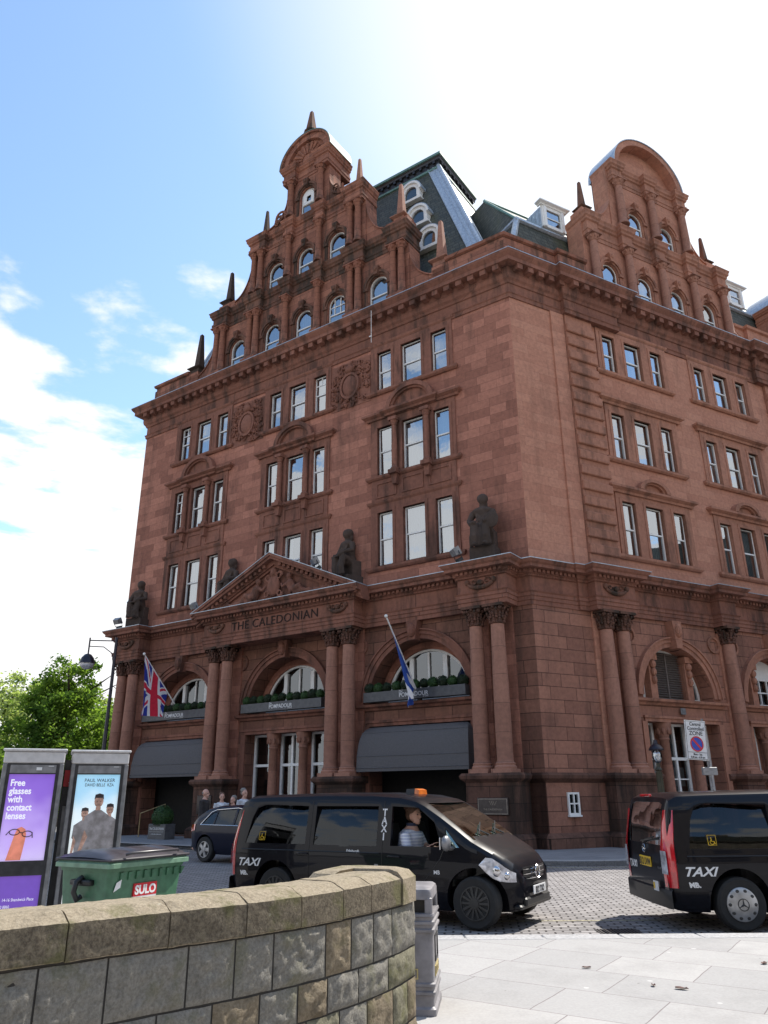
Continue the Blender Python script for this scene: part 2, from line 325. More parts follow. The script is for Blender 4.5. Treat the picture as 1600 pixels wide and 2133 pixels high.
# ------------------------------------------------------------------ ground
g = MB(); g.add([(-900,-300,-0.03),(900,-300,-0.03),(900,1500,-0.03),(-900,1500,-0.03)], [(0,1,2,3)])
struct('ground', g, plain('ground_earth', (0.09, 0.085, 0.07), 0.95))
def paving(name, c1, c2, mc, bw, bh, ms, rot, bump=0.5, rough=0.85, dirt=0.35, sq=1.0, warp=0.22):
    m, t, p = newmat(name)
    tcn = N(t, 'ShaderNodeTexCoord'); mpn = N(t, 'ShaderNodeMapping'); mpn.inputs['Rotation'].default_value = (0, 0, R(rot)); mpn.inputs['Location'].default_value = (40, 40, 0)
    t.links.new(tcn.outputs['Object'], mpn.inputs[0])
    nw = N(t, 'ShaderNodeTexNoise'); nw.inputs['Scale'].default_value = 2.5; t.links.new(mpn.outputs[0], nw.inputs[0])
    vm = N(t, 'ShaderNodeVectorMath', operation='MULTIPLY_ADD'); t.links.new(nw.outputs['Color'], vm.inputs[0]); vm.inputs[1].default_value = (bh*warp, bh*warp, 0); t.links.new(mpn.outputs[0], vm.inputs[2])
    br = N(t, 'ShaderNodeTexBrick'); t.links.new(vm.outputs[0], br.inputs[0])
    br.inputs['Scale'].default_value = 1; br.inputs['Brick Width'].default_value = bw; br.inputs['Row Height'].default_value = bh; br.inputs['Mortar Size'].default_value = ms; br.inputs['Mortar Smooth'].default_value = 0.35
    br.inputs['Color1'].default_value = (*c1, 1); br.inputs['Color2'].default_value = (*c2, 1); br.inputs['Mortar'].default_value = (*mc, 1); br.squash = sq; br.squash_frequency = 2
    nz = N(t, 'ShaderNodeTexNoise'); nz.inputs['Scale'].default_value = 45; nz.inputs['Detail'].default_value = 5; t.links.new(tcn.outputs['Object'], nz.inputs[0])
    n2 = N(t, 'ShaderNodeTexNoise'); n2.inputs['Scale'].default_value = 1.1; n2.inputs['Detail'].default_value = 8; n2.inputs['Roughness'].default_value = 0.7; t.links.new(tcn.outputs['Object'], n2.inputs[0])
    vo = N(t, 'ShaderNodeTexVoronoi'); vo.inputs['Scale'].default_value = 3.2; t.links.new(tcn.outputs['Object'], vo.inputs[0])
    col = mixc(t, math_(t, 'MULTIPLY', maprange(t, n2.outputs[0], 0.42, 0.7), dirt), br.outputs[0], tuple(c*0.45 for c in c1))
    col = mixc(t, 0.25, col, mixc(t, nz.outputs[0], (0.3, 0.3, 0.3), (1.6, 1.6, 1.6)), 'MULTIPLY')
    col = mixc(t, math_(t, 'MULTIPLY', maprange(t, vo.outputs['Distance'], 0.045, 0.03), 0.5), col, (0.06, 0.045, 0.04))
    v2 = N(t, 'ShaderNodeTexVoronoi'); v2.inputs['Scale'].default_value = 1.7; mv = N(t, 'ShaderNodeMapping'); mv.inputs['Location'].default_value = (3.3, 7.7, 0); t.links.new(tcn.outputs['Object'], mv.inputs[0]); t.links.new(mv.outputs[0], v2.inputs[0])
    col = mixc(t, math_(t, 'MULTIPLY', maprange(t, v2.outputs['Distance'], 0.05, 0.04), 0.45), col, (0.62, 0.6, 0.58))
    t.links.new(col, p.inputs['Base Color']); p.inputs['Roughness'].default_value = rough; p.inputs['Specular IOR Level'].default_value = 0.3
    b = N(t, 'ShaderNodeBump'); b.inputs['Strength'].default_value = bump; b.inputs['Distance'].default_value = 0.03
    t.links.new(math_(t, 'SUBTRACT', math_(t, 'MULTIPLY', nz.outputs[0], 0.15), br.outputs['Fac']), b.inputs['Height']); t.links.new(b.outputs[0], p.inputs['Normal'])
    return m
SETT = paving('granite_setts', (0.38, 0.355, 0.345), (0.24, 0.225, 0.22), (0.04, 0.035, 0.035), 0.22, 0.13, 0.016, 6, bump=0.8, rough=0.6)
FLAG = paving('paving_flags', (0.385, 0.37, 0.355), (0.32, 0.31, 0.30), (0.19, 0.16, 0.16), 1.25, 0.8, 0.006, 33, bump=0.2, dirt=0.3, sq=0.7, warp=0.03)
FLAGD = paving('hotel_paving_flags', (0.26, 0.26, 0.27), (0.22, 0.22, 0.235), (0.09, 0.09, 0.09), 0.9, 0.6, 0.008, -30, bump=0.2, dirt=0.3)
KERB = plain('granite_kerb', (0.36, 0.35, 0.345), 0.8, scale=30, bump=0.2)
g = MB(); g.add([(-60,9.9,0),(60,9.9,0),(60,80,0),(-60,80,0)], [(0,1,2,3)]); struct('road', g, SETT)
def slab(poly, z0, z1):
    b = MB(); n = len(poly); tri = tessellate_polygon([[Vector((x, y, 0)) for x, y in poly]])
    b.add([(x, y, z1) for x, y in poly], [tuple(t) for t in tri]); b.add([(x, y, z0) for x, y in poly]+[(x, y, z1) for x, y in poly], [(i, (i+1) % n, n+(i+1) % n, n+i) for i in range(n)]); return b
KY = 10.22
def kl(x): return KY+0.006*x if x > -2.2 else KY+0.006*x+0.0*(x)
struct('pavement', slab([(-40, KY-0.3), (40, KY-0.06+0.0), (40, -12), (-40, -12)], 0, 0.118), FLAG)
g = MB()
for i in range(-22, 30):
    x0, x1 = i*0.92, i*0.92+0.912; g.bbox(x0, x1, KY-0.32+0.004*x0, KY+0.0+0.004*x0, -0.02, 0.122, 0.012)
struct('kerb', g, KERB)
# hotel pavement following the two facades, rounded at the corner
def off_path(d, n=7):
    nA = Vector((-dAr.y, dAr.x)); nA = -nA if nA.y > 0 else nA; nB = Vector((-dBr.y, dBr.x)); nB = -nB if nB.y > 0 else nB
    a = math.atan2(nA.y, nA.x); b = math.atan2(nB.y, nB.x); c = Vector((CP.x, CP.y))
    pts = [Vector(AW(-60, -d))]+[c+Vector((math.cos(a+(b-a)*i/n), math.sin(a+(b-a)*i/n)))*d for i in range(n+1)]+[Vector(BW(60, -d))]
    return [(p.x, p.y) for p in pts]
op = off_path(4.2)
struct('hotel_pavement', slab(op+[BW(60, 6), (CP.x, CP.y+8), AW(-60, 6)], 0, 0.12), FLAGD)
g = MB(); g.sweep(op, [(-0.3, 0.0), (-0.3, 0.124), (-0.02, 0.124), (0.0, 0.11), (0.0, 0.0)]); struct('hotel_kerb', g, KERB)
YL = plain('faded_yellow_line', (0.44, 0.40, 0.27), 0.8, scale=25, noise_amt=0.3)
g = MB()
g.add([(-20, 11.95, 0.005), (40, 12.2, 0.005), (40, 12.26, 0.005), (-20, 12.01, 0.005)], [(0, 1, 2, 3)])
q = off_path(4.5); q2 = off_path(4.6); n = len(q); g.add([(x, y, 0.005) for x, y in q]+[(x, y, 0.005) for x, y in q2], [(i, i+1, n+i+1, n+i) for i in range(n-1)])
tag(g.obj('road_marking', YL), kind='structure')
g = MB(); DR = plain('iron_grating', (0.06, 0.055, 0.055), 0.6, 0.4)
g.box(2.75, 3.3, 10.95, 11.35, 0.001, 0.006)
for i in range(11): g.box(2.78+i*0.045, 2.8+i*0.045, 10.98, 11.32, 0.006, 0.014)
tag(g.obj('drain_cover', DR), 'iron gully grating set in the cobbles beside the near kerb', 'drain cover')

def fuse(mb, voxel, mats, smooth_it=2, name='fused'):
    me = mb.mesh(name, mats); o = bpy.data.objects.new('f', me); C.objects.link(o)
    r = o.modifiers.new('r', 'REMESH'); r.mode = 'VOXEL'; r.voxel_size = voxel; r.use_smooth_shade = True
    if smooth_it: s = o.modifiers.new('s', 'SMOOTH'); s.iterations = smooth_it; s.factor = 0.5
    dg = bpy.context.evaluated_depsgraph_get(); dg.update()
    out = bpy.data.meshes.new_from_object(o.evaluated_get(dg)); out.name = name
    bpy.data.objects.remove(o); return out

# ------------------------------------------------------------------ the hotel
H = thing('grand_hotel', 'huge red sandstone grand hotel with stepped baroque gables, statues and rows of white sash windows', 'hotel', FA)
OUT = [(-10.838, 9), (-10.838, 22), (10.838, 22), (10.838, 9)]
ZA = [(10.0, 12.2, 'r1'), (13.82, 15.96, 'r2'), (17.73, 19.57, 'r3')]
ZB = [(10.0, 12.14, 'r1'), (13.96, 15.93, 'r2'), (17.87, 19.57, 'r3')]
WX = [(-1.68, -0.96), (-0.46, 0.54), (1.02, 1.75)]
WXB = [(-1.72, -1.03), (-0.48, 0.46), (1.03, 1.70)]
BA = [-6.24, 0.0, 6.24]; BB = [6.40, 11.86, 19.6, 25.0]
cache = {}; PR = random.Random(1)
def sash(w, h, head=0, top_open=0, kind=0):
    key = ('sash', round(w, 2), round(h, 2), head, top_open, kind)
    if key in cache: return cache[key]
    f = MB(); t = 0.055; hw = w/2
    if head:
        zs = h-hw; f.plate([arch(0, hw, 0, zs), arch(0, hw-t, t, zs)[:]], 0, 0.08)
    else: f.plate([rect(-hw, hw, 0, h), rect(-hw+t, hw-t, t, h-t)], 0, 0.08)
    mid = h*0.5 if not head else (h-hw)*0.62
    f.box(-hw+t-0.005, hw-t+0.005, -0.004, 0.06, mid-0.03, mid+0.03)
    if top_open:
        zt = h-t; f.box(-hw+t, hw-t, 0.004, 0.05, h*0.76, h*0.76+0.05); f.box(-0.02, 0.02, 0.006, 0.05, h*0.76, zt)
    if head == 2:
        f.box(-hw*0.4, -hw*0.4+0.04, 0.004, 0.05, mid, h-0.15); f.box(hw*0.4-0.04, hw*0.4, 0.004, 0.05, mid, h-0.15); f.box(-hw+t, hw-t, 0.006, 0.05, mid+0.42, mid+0.46)
    p = MB()
    if head: p.plate([arch(0, hw-t, t, h-hw, 14)], 0.045, 0.004)
    else: p.plate([rect(-hw+t, hw-t, t, mid)], 0.045, 0.004); p.plate([rect(-hw+t, hw-t, mid, h-t)], 0.025, 0.004)
    c = MB()
    def drape(x0, x1, z0, z1):
        n = max(4, int((x1-x0)/0.04)); vs = []
        for i in range(n+1):
            x = x0+(x1-x0)*i/n; y = 0.2+0.018*math.sin(i*1.9)+0.01*math.sin(i*0.7); vs += [(x, y, z0), (x, y, z1)]
        c.add(vs, [(2*i, 2*i+2, 2*i+3, 2*i+1) for i in range(n)])
    zt = h-0.06
    if kind == 1: drape(-hw+0.02, hw-0.02, 0.02, zt)
    elif kind == 2: drape(-hw+0.02, -hw+w*0.3, 0.02, zt); drape(hw-w*0.3, hw-0.02, 0.02, zt)
    elif kind == 3: drape(-hw+0.02, hw-0.02, h*0.0+0.02, h*0.52)
    elif kind == 4: drape(hw-w*0.35, hw-0.02, 0.02, zt)
    cache[key] = (f.mesh('window', WHT), p.mesh('pane', GL), c.mesh('curtain', CURT) if c.v else None)
    return cache[key]
def window(fr, x, z, w, h, y=0.10, **k):
    a, b, c = sash(w, h, **k); m = fr @ at(x, y, z)
    PR.seed(int(x*97+z*31+y*7)); o = put('window', a, H, m); put('pane', b, o, m @ Matrix.Rotation(R(PR.uniform(-1.6, 1.6)), 4, 'Z') @ Matrix.Rotation(R(PR.uniform(-1.0, 1.0)), 4, 'X'))
    if c: put('curtain', c, o, m)
    return o
def part(name, mb, m, fr=FA, smooth=None, parent=None, fix=False): return mb.obj(name, m, parent or H, fr, smooth, fix)
def mould(b, x0, x1, z, prof, y=0.0, ret=0.25, zs=1.0):
    return b.sweep([(x0, y+ret), (x0, y), (x1, y), (x1, y+ret)], [(o, z+q*zs) for o, q in prof])
HOOD = [(-0.02, 0), (0.05, 0), (0.07, 0.09), (0.16, 0.14), (0.21, 0.17), (0.21, 0.26), (-0.02, 0.31)]
SILL = [(-0.02, 0), (0.08, 0), (0.13, 0.05), (0.15, 0.08), (0.15, 0.17), (-0.02, 0.19)]
CAP = [(-0.02, 0), (0.04, 0.0), (0.10, 0.08), (0.12, 0.16), (-0.02, 0.18)]
# --- upper walls
holesA = [rect(b+x0, b+x1, z0, z1) for b in BA for z0, z1, _ in ZA for x0, x1 in WX]
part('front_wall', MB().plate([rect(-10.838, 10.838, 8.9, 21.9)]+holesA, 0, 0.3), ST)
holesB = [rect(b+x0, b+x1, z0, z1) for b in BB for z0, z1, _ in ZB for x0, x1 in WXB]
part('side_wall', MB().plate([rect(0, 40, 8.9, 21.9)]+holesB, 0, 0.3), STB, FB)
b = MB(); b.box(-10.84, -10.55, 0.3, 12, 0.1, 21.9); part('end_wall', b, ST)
b = MB(); b.box(-10.5, 9.9, 0.95, 1.05, 0.2, 21.9); part('dark_room_backing', b, DARK)  # backing sheets coloured near black to stand in for the rooms' darkness
b = MB(); b.plate([[(-6, 21.9), (6, 21.9), (6, 25.8), (3.6, 25.8), (3.6, 29.6), (1.3, 29.6), (1.3, 33), (-1.3, 33), (-1.3, 29.6), (-3.6, 29.6), (-3.6, 25.8), (-6, 25.8)]], 1.12, 0.1, back=True); part('dark_room_backing', b, DARK)
b = MB(); b.box(0.9, 40, 0.95, 1.05, 0.2, 21.9); part('dark_room_backing', b, DARK, FB)
b = MB(); b.plate([[(4.6, 21.9), (13.6, 21.9), (13.6, 25.8), (11.6, 25.8), (11.6, 29.6), (6.6, 29.6), (6.6, 25.8), (4.6, 25.8)]], 1.08, 0.1, back=True); part('dark_room_backing', b, DARK, FB)
rng = random.Random(5)
kA = {('r3', 6.24): [0, 4, 1], ('r3', 0): [1, 3, 1], ('r3', -6.24): [3, 3, 2], ('r2', 6.24): [4, 1, 1], ('r2', 0): [2, 0, 1], ('r2', -6.24): [0, 2, 1], ('r1', 6.24): [1, 1, 1], ('r1', 0): [1, 2, 1], ('r1', -6.24): [1, 1, 2]}
for bx in BA:
    for z0, z1, rn in ZA:
        for i, (x0, x1) in enumerate(WX):
            window(FA, bx+(x0+x1)/2, z0, x1-x0, z1-z0, kind=kA[(rn, bx)][i], top_open=1 if (rn, i, bx) in (('r3', 2, 0.0), ('r3', 0, -6.24), ('r2', 2, 0.0), ('r2', 0, -6.24)) else 0)
for bx in BB[:3]:
    for z0, z1, rn in ZB:
        for i, (x0, x1) in enumerate(WXB): window(FB, bx+(x0+x1)/2, z0, x1-x0, z1-z0, kind=rng.choice([1, 1, 3, 1, 2, 0]))
def surround(fr, bx, z0, z1, wx, rn, side):
    b = MB(); hs = [rect(bx+a, bx+c, z0, z1) for a, c in wx]
    zt = {'r3': 0.30, 'r2': 0.36, 'r1': 0.32}[rn]; e = 2.02
    b.plate([rect(bx-e, bx+e, z0-0.02, z1+zt)]+hs, -0.05, 0.3)
    # fine architraves round every light
    for a, c in wx: b.plate([rect(bx+a-0.12, bx+c+0.12, z0, z1+0.12), rect(bx+a, bx+c, z0+0.001, z1)], -0.075, 0.03)
    mould(b, bx-e-0.06, bx+e+0.06, z0-0.21, SILL)
    if rn == 'r3': mould(b, bx-e, bx+e, z1+zt, CAP)
    if (rn == 'r2') or (side and rn == 'r1'):
        mould(b, bx-e-0.12, bx+e+0.12, z1+zt, HOOD, y=-0.07)
        if not side or rn == 'r1':
            q, hh, zz = (1.14, 0.80, z1+zt+0.29) if not side else (0.82, 0.62, z1+zt+0.29)
            b.arcband(bx, zz, q-0.2, q, -0.27, 0.0, sz=hh, n=20); b.arcband(bx, zz, q-0.3, q-0.2, -0.18, 0.0, sz=hh, n=20)
            b.prism([(bx+(q-0.28)*math.cos(PI*i/16), zz+(q-0.28)*hh*math.sin(PI*i/16)) for i in range(17)], -0.06, 0.0)
            if not side: mould(b, bx-1.18, bx+1.18, z1+zt+0.02, HOOD, y=-0.15)
    if not side and rn == 'r1': mould(b, bx-e-0.05, bx+e+0.05, z1+zt, CAP)
    if not side and rn == 'r2':   # colonnettes on brackets
        for s in (-1, 1):
            x = bx+s*0.76+0.02
            b.lathe(x, -0.19, [(0.17, z0-0.02), (0.17, z0+0.06), (0.12, z0+0.13), (0.125, z0+0.9), (0.105, z1-0.2), (0.14, z1-0.17), (0.12, z1-0.12), (0.17, z1-0.02), (0.17, z1+0.03)], 12)
            b.box(x-0.2, x+0.2, -0.38, -0.05, z1+0.02, z1+0.16)
            b.prism([(x-0.14, z0-0.2), (x+0.14, z0-0.2), (x+0.09, z0-0.62), (x-0.09, z0-0.62)], -0.26, 0.0); b.box(x-0.2, x+0.2, -0.4, 0.0, z0-0.2, z0-0.03)
        b.plate([rect(bx-e+0.05, bx+e-0.05, z0-1.12, z0-0.22)], -0.05, 0.05)
        for k in (-1, 0, 1): b.plate([rect(bx+k*1.25-0.5, bx+k*1.25+0.5, z0-1.0, z0-0.34), rect(bx+k*1.25-0.42, bx+k*1.25+0.42, z0-0.93, z0-0.41)], -0.085, 0.04)
    part('window_surround', b, TRB if side else TR, fr)
for bx in BA:
    for z0, z1, rn in ZA: surround(FA, bx, z0, z1, WX, rn, False)
for bx in BB[:3]:
    for z0, z1, rn in ZB: surround(FB, bx, z0, z1, WXB, rn, True)
# --- coats of arms between the top windows
def curl(b, cx, cz, r, turns, dirn, y, th, a0=0):
    pts = []; n = 14
    for i in range(n+1):
        a = a0+dirn*turns*2*PI*i/n; rr = r*(1-0.8*i/n); pts.append((cx+rr*math.cos(a), y, cz+rr*math.sin(a)))
    b.tube(pts, [th*(1-0.5*i/n) for i in range(n+1)], 6)
def coat(cx, cz, seed):
    rg = random.Random(seed); b = MB()
    b.ell((cx, -0.05, cz-0.1), (0.42, 0.16, 0.55), 16, 10); b.arcband(cx, cz-0.1, 0.42, 0.52, -0.16, 0.0, 0, 2*PI, 28, 1.25)
    b.ell((cx, -0.12, cz+0.72), (0.24, 0.14, 0.2)); b.ell((cx, -0.1, cz+0.95), (0.09, 0.09, 0.12))
    for s in (-1, 1):
        for k in range(40):
            a = rg.uniform(-1.5, 1.5); r = rg.uniform(0.55, 1.1)
            curl(b, cx+s*min(0.92, r*math.cos(a)*1.1), cz+max(-1.0, min(1.0, r*math.sin(a)*1.12)), rg.uniform(0.07, 0.17), rg.uniform(0.6, 1.3), rg.choice((-1, 1)), -0.07, rg.uniform(0.03, 0.055), rg.uniform(0, 6))
        for k in range(26):
            a = rg.uniform(-1.5, 1.5); r = rg.uniform(0.6, 1.02); b.ell((cx+s*r*math.cos(a)*0.97, -0.06, cz+r*math.sin(a)*1.03), (rg.uniform(0.04, 0.1), 0.1, rg.uniform(0.04, 0.12)), 8, 5)
    b.plate([rect(cx-1.06, cx+1.06, cz-1.12, cz+1.12)], -0.02, 0.02)
    part('coat_of_arms', b, TR, smooth=60)
coat(-3.12, 18.55, 3); coat(3.12, 18.55, 8)
# --- top entablature running round both facades
def wpath(A_, B_): return [AW(*p) for p in A_]+[BW(*p) for p in B_]
BR = [(2.65, 0), (2.65, -0.22), (5.5, -0.22), (5.5, 0), (14.4, 0), (14.4, -0.22), (17.1, -0.22), (17.1, 0), (40, 0)]
TOPP = wpath([(-10.838, 9), (-10.838, 0), (10.838, 0)], BR)
ENT = [(-0.3, 19.86), (0.05, 19.86), (0.07, 20.0), (0.11, 20.04), (0.02, 20.07), (0.02, 20.5), (0.07, 20.52), (0.10, 20.62), (0.17, 20.70), (0.2, 20.83), (0.2, 20.95), (0.2, 21.16), (0.55, 21.2), (0.55, 21.36), (0.60, 21.42), (0.68, 21.52), (0.70, 21.6), (0.2, 21.9), (-0.3, 22.0)]
b = MB(); b.sweep(TOPP, ENT)
def along(b, P, step, fn):
    for i in range(len(P)-1):
        a, c = Vector(P[i]), Vector(P[i+1]); L = (c-a).length
        if L < 0.5: continue
        d = (c-a)/L; n = Vector((d.y, -d.x)); k = max(1, int(round(L/step)))
        for j in range(k):
            q = a+d*(L*(j+0.5)/k); m = Matrix(((d.x, -n.x, 0, q.x), (d.y, -n.y, 0, q.y), (0, 0, 1, 0), (0, 0, 0, 1)))
            t = MB(); fn(t); b.join(t, m)
along(b, TOPP[:-1]+[BW(24, 0)], 0.56, lambda t: t.box(-0.13, 0.13, -0.5, -0.1, 20.97, 21.19))
part('main_cornice', b, TR, FI)
PPR = [(-0.35, 21.9), (0.0, 21.9), (0.0, 22.05), (-0.05, 22.1), (-0.05, 22.95), (0.05, 23.0), (0.08, 23.12), (-0.1, 23.2), (-0.35, 23.2)]
b = MB(); b.sweep([(-10.7, 6), (-10.7, 0.12), (-8.0, 0.12)], PPR); part('parapet', b, GB)
b = MB(); b.sweep(wpath([(8.0, 0.12), (10.75, 0.12)], [(2.7, 0.1), (2.7, -0.1), (4.3, -0.1)]), PPR); part('parapet', b, GB, FI)
b = MB(); b.sweep([(13.9, 0.1), (14.6, 0.1), (14.6, -0.1), (17.0, -0.1)], PPR); part('parapet', b, STB, FB)
b = MB(); b.sweep(wpath([(-10.838, 6), (-10.838, -0.0), (10.838, -0.0)], BR[:-1]+[(30, 0)]), [(0.66, 21.6), (0.715, 21.6), (0.715, 21.625), (0.66, 21.64)]); part('cornice_lead_edge', b, LEAD, FI)
# --- quoined pilasters and corner strip of the side facade
b = MB(); b.box(2.0, 2.65, -0.07, 0.02, 9.2, 19.86); part('corner_strip', b, STB, FB)
for x0 in (2.68, 15.0):
    b = MB(); b.box(x0, x0+1.42, -0.14, 0.02, 9.2, 19.9)
    z = 9.75
    while z < 19.6: b.bbox(x0-0.02, x0+1.46, -0.24, 0.0, z, z+0.36, 0.03); z += 0.62
    part('quoined_pilaster', b, TRB, FB)

# --- gables
def obelisk(b, x, y, z, s=1.0):
    def sq(r, zz): return [(x-r, y-r, zz), (x+r, y-r, zz), (x+r, y+r, zz), (x-r, y+r, zz)]
    b.loft([sq(0.27*s, z), sq(0.27*s, z+0.2*s), sq(0.40*s, z+0.26*s), sq(0.40*s, z+0.31*s), sq(0.17*s, z+0.42*s), sq(0.165*s, z+0.52*s), sq(0.07*s, z+2.25*s), sq(0.015, z+2.32*s)], True, True)
def smallcol(b, x, y, z0, z1, r):
    h = z1-z0
    b.lathe(x, y, [(r*1.45, z0), (r*1.45, z0+0.08), (r*1.3, z0+0.14), (r*1.05, z0+0.2), (r, z0+h*0.3), (r*0.86, z1-0.36), (r*1.05, z1-0.33), (r*0.9, z1-0.3), (r*1.15, z1-0.18), (r*1.5, z1-0.06)], 14)
    for k in range(8): a = k*PI/4+0.4; b.ell((x+r*1.2*math.cos(a), y+r*1.2*math.sin(a), z1-0.14), (0.05, 0.05, 0.1), 6, 4)
    b.box(x-r*1.55, x+r*1.55, y-r*1.55, y+r*1.55, z1-0.06, z1)
def archrow(b, cx, hw, z0, zs, y):    # archivolt, imposts and keystone round an arched opening
    b.arcband(cx, zs, hw+0.02, hw+0.12, y-0.07, y+0.05, n=16); b.arcband(cx, zs, hw+0.12, hw+0.24, y-0.13, y+0.05, n=16)
    for s in (-1, 1): b.box(cx+s*(hw+0.02), cx+s*(hw+0.26), y-0.12, y+0.05, zs-0.14, zs); b.box(cx+s*(hw+0.05), cx+s*(hw+0.22), y-0.05, y+0.03, z0, zs-0.14)
    b.prism([(cx-0.09, zs+hw-0.02), (cx+0.09, zs+hw-0.02), (cx+0.16, zs+hw+0.42), (cx-0.16, zs+hw+0.42)], y-0.24, y+0.03)
    b.ell((cx, y-0.22, zs+hw+0.26), (0.1, 0.1, 0.14), 8, 6)
def ent(b, x0, x1, z0, z1, y, breaks, bw=0.32, bo=0.26, deep=0.9):   # entablature that breaks forward over the columns
    path = [(x0, y+deep), (x0, y)]
    for c0, c1 in breaks:
        if c0 > x0+0.02: path += [(c0, y), (c0, y-bo)]
        else: path[-1] = (x0, y-bo)
        if c1 < x1-0.02: path += [(c1, y-bo), (c1, y)]
        else: path += [(x1, y-bo)]
    if path[-1][0] < x1-0.01: path.append((x1, y))
    path.append((x1, y+deep)); h = z1-z0
    b.sweep(path, [(-0.2, z0), (0.03, z0), (0.03, z0+h*0.16), (0.06, z0+h*0.18), (0.06, z0+h*0.3), (0.01, z0+h*0.32), (0.01, z0+h*0.58), (0.08, z0+h*0.62), (0.09, z0+h*0.7), (0.15, z0+h*0.76), (0.16, z0+h*0.86), (0.2, z0+h*0.94), (0.2, z0+h*0.97), (-0.2, z1)])
    b.box(x0+0.02, x1-0.02, y-0.0, y+deep, z0+0.02, z1-0.03)
def curve(x0, z0, x1, z1, n=12, bulge=0.35):  # concave sweep from (x0,z0) high to (x1,z1) low with a small lip
    pts = []
    for i in range(n+1):
        t = i/n; a = t*PI/2; pts.append((x0+(x1-x0)*(1-math.cos(a)), z0+(z1-z0)*math.sin(a)))
    return pts
YG = 0.2
def wing(b, cx, s, xi, zt, xo, zb, z0, y, th, scroll=False):  # curved shoulder, s = side
    pts = curve(xi, zt, xo, zb); poly = [(xi-0.05, z0)]+[(xi-0.05, zt)]+pts+[(xo, z0)]
    if s < 0: poly = [(-x, z) for x, z in reversed(poly)]
    b.prism([(cx+x, z) for x, z in poly], y, y+th)
    lip = [(cx+s*x, z) for x, z in pts]
    for i in range(len(lip)-1):
        (ax, az), (bx_, bz) = lip[i], lip[i+1]
        b.add([(ax, y-0.07, az), (bx_, y-0.07, bz), (bx_, y+th+0.03, bz), (ax, y+th+0.03, az), (ax, y-0.07, az+0.07), (bx_, y-0.07, bz+0.07), (bx_, y+th+0.03, bz+0.07), (ax, y+th+0.03, az+0.07)],
            [(0, 1, 5, 4), (4, 5, 6, 7), (0, 3, 2, 1), (3, 7, 6, 2)])
    if scroll: 
        for k in range(3): curl(b, cx+s*(xi+0.45+0.1*k), (zt+zb)/2-0.2-0.15*k, 0.42-0.1*k, 1.1, -s, y-0.05, 0.07)
def gable_front():
    y = YG
    t1 = [arch(x, 0.50, 22.0, 23.34, 14) for x in (-4.45, -2.05, 0, 2.05, 4.45)]
    t2 = [arch(x, 0.50, 25.85, 27.06, 14) for x in (-2.0, 0, 2.0)]
    t3 = [arch(0, 0.46, 29.65, 30.95, 14)]
    out = [(-6.15, 21.9), (6.15, 21.9), (6.15, 25.9), (3.75, 25.9), (3.75, 29.7), (1.45, 29.7), (1.45, 33.2), (-1.45, 33.2), (-1.45, 29.7), (-3.75, 29.7), (-3.75, 25.9), (-6.15, 25.9)]
    part('gable_wall', MB().plate([out]+t1+t2+t3, y, 0.9), GB)
    for x, z0, zs in [(x, 22.0, 23.34) for x in (-4.45, -2.05, 0, 2.05, 4.45)]+[(x, 25.85, 27.06) for x in (-2.0, 0, 2.0)]+[(0, 29.65, 30.95)]:
        b = MB(); archrow(b, x, 0.50, z0, zs, y); part('gable_arch', b, SOOT_SHADE)
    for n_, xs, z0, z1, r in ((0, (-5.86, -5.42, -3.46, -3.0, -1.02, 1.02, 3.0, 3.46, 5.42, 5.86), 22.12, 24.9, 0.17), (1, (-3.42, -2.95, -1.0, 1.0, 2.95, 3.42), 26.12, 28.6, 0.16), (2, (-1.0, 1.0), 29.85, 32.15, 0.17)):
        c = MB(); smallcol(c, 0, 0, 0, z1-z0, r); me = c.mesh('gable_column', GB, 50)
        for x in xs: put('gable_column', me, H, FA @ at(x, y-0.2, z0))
    b = MB(); ent(b, -6.15, 6.15, 24.9, 25.95, y, [(-6.15, -5.15), (-3.75, -2.72), (-1.26, -0.78), (0.78, 1.26), (2.72, 3.75), (5.15, 6.15)]); part('gable_cornice', b, SOOT_SHADE)
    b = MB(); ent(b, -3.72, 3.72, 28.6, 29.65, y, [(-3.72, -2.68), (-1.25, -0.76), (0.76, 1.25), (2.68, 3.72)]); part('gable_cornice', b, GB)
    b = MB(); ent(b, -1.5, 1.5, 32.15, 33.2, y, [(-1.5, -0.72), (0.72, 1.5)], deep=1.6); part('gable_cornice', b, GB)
    for x0, x1 in ((-6.1, -5.2), (-3.7, -2.76), (-1.24, -0.8), (0.8, 1.24), (2.76, 3.7), (5.2, 6.1)): b = MB(); b.box(x0, x1, y-0.48, y+0.02, 21.95, 22.14); part('gable_footing', b, GB)
    for s in (-1, 1):
        b = MB()
        wing(b, 0, s, 6.15, 24.6, 7.8, 22.55, 21.95, y+0.05, 0.55); wing(b, 0, s, 3.75, 28.6, 5.0, 26.35, 25.9, y+0.05, 0.6); wing(b, 0, s, 1.45, 31.3, 3.0, 29.95, 29.6, y+0.05, 0.8, True)
        b.box(s*7.3, s*10.75, y-0.05, y+0.5, 21.95, 22.8)
        b.box(min(s*4.9, s*6.1), max(s*4.9, s*6.1), y, y+0.75, 25.9, 26.5); b.box(min(s*2.75, s*3.6), max(s*2.75, s*3.6), y, y+0.75, 29.6, 29.95)
        for x, z in ((7.65, 22.95), (5.6, 26.4), (3.15, 29.85)): b.box(s*x-0.34, s*x+0.34, y-0.05, y+0.6, z-0.5, z+0.02)
        part('gable_shoulder', b, GB)
    for s in (-1, 1):
        for x, z, sc in ((7.65, 22.97, 1.12), (5.6, 26.42, 1.02), (3.15, 29.87, 0.82)):
            o = MB(); obelisk(o, 0, 0, 0, sc); part('obelisk', o, BLK if s < 0 else COL, FA @ at(s*x, y+0.3, z))  # shade painted in: unlit left obelisks dark, lit right ones pale
    b = MB()
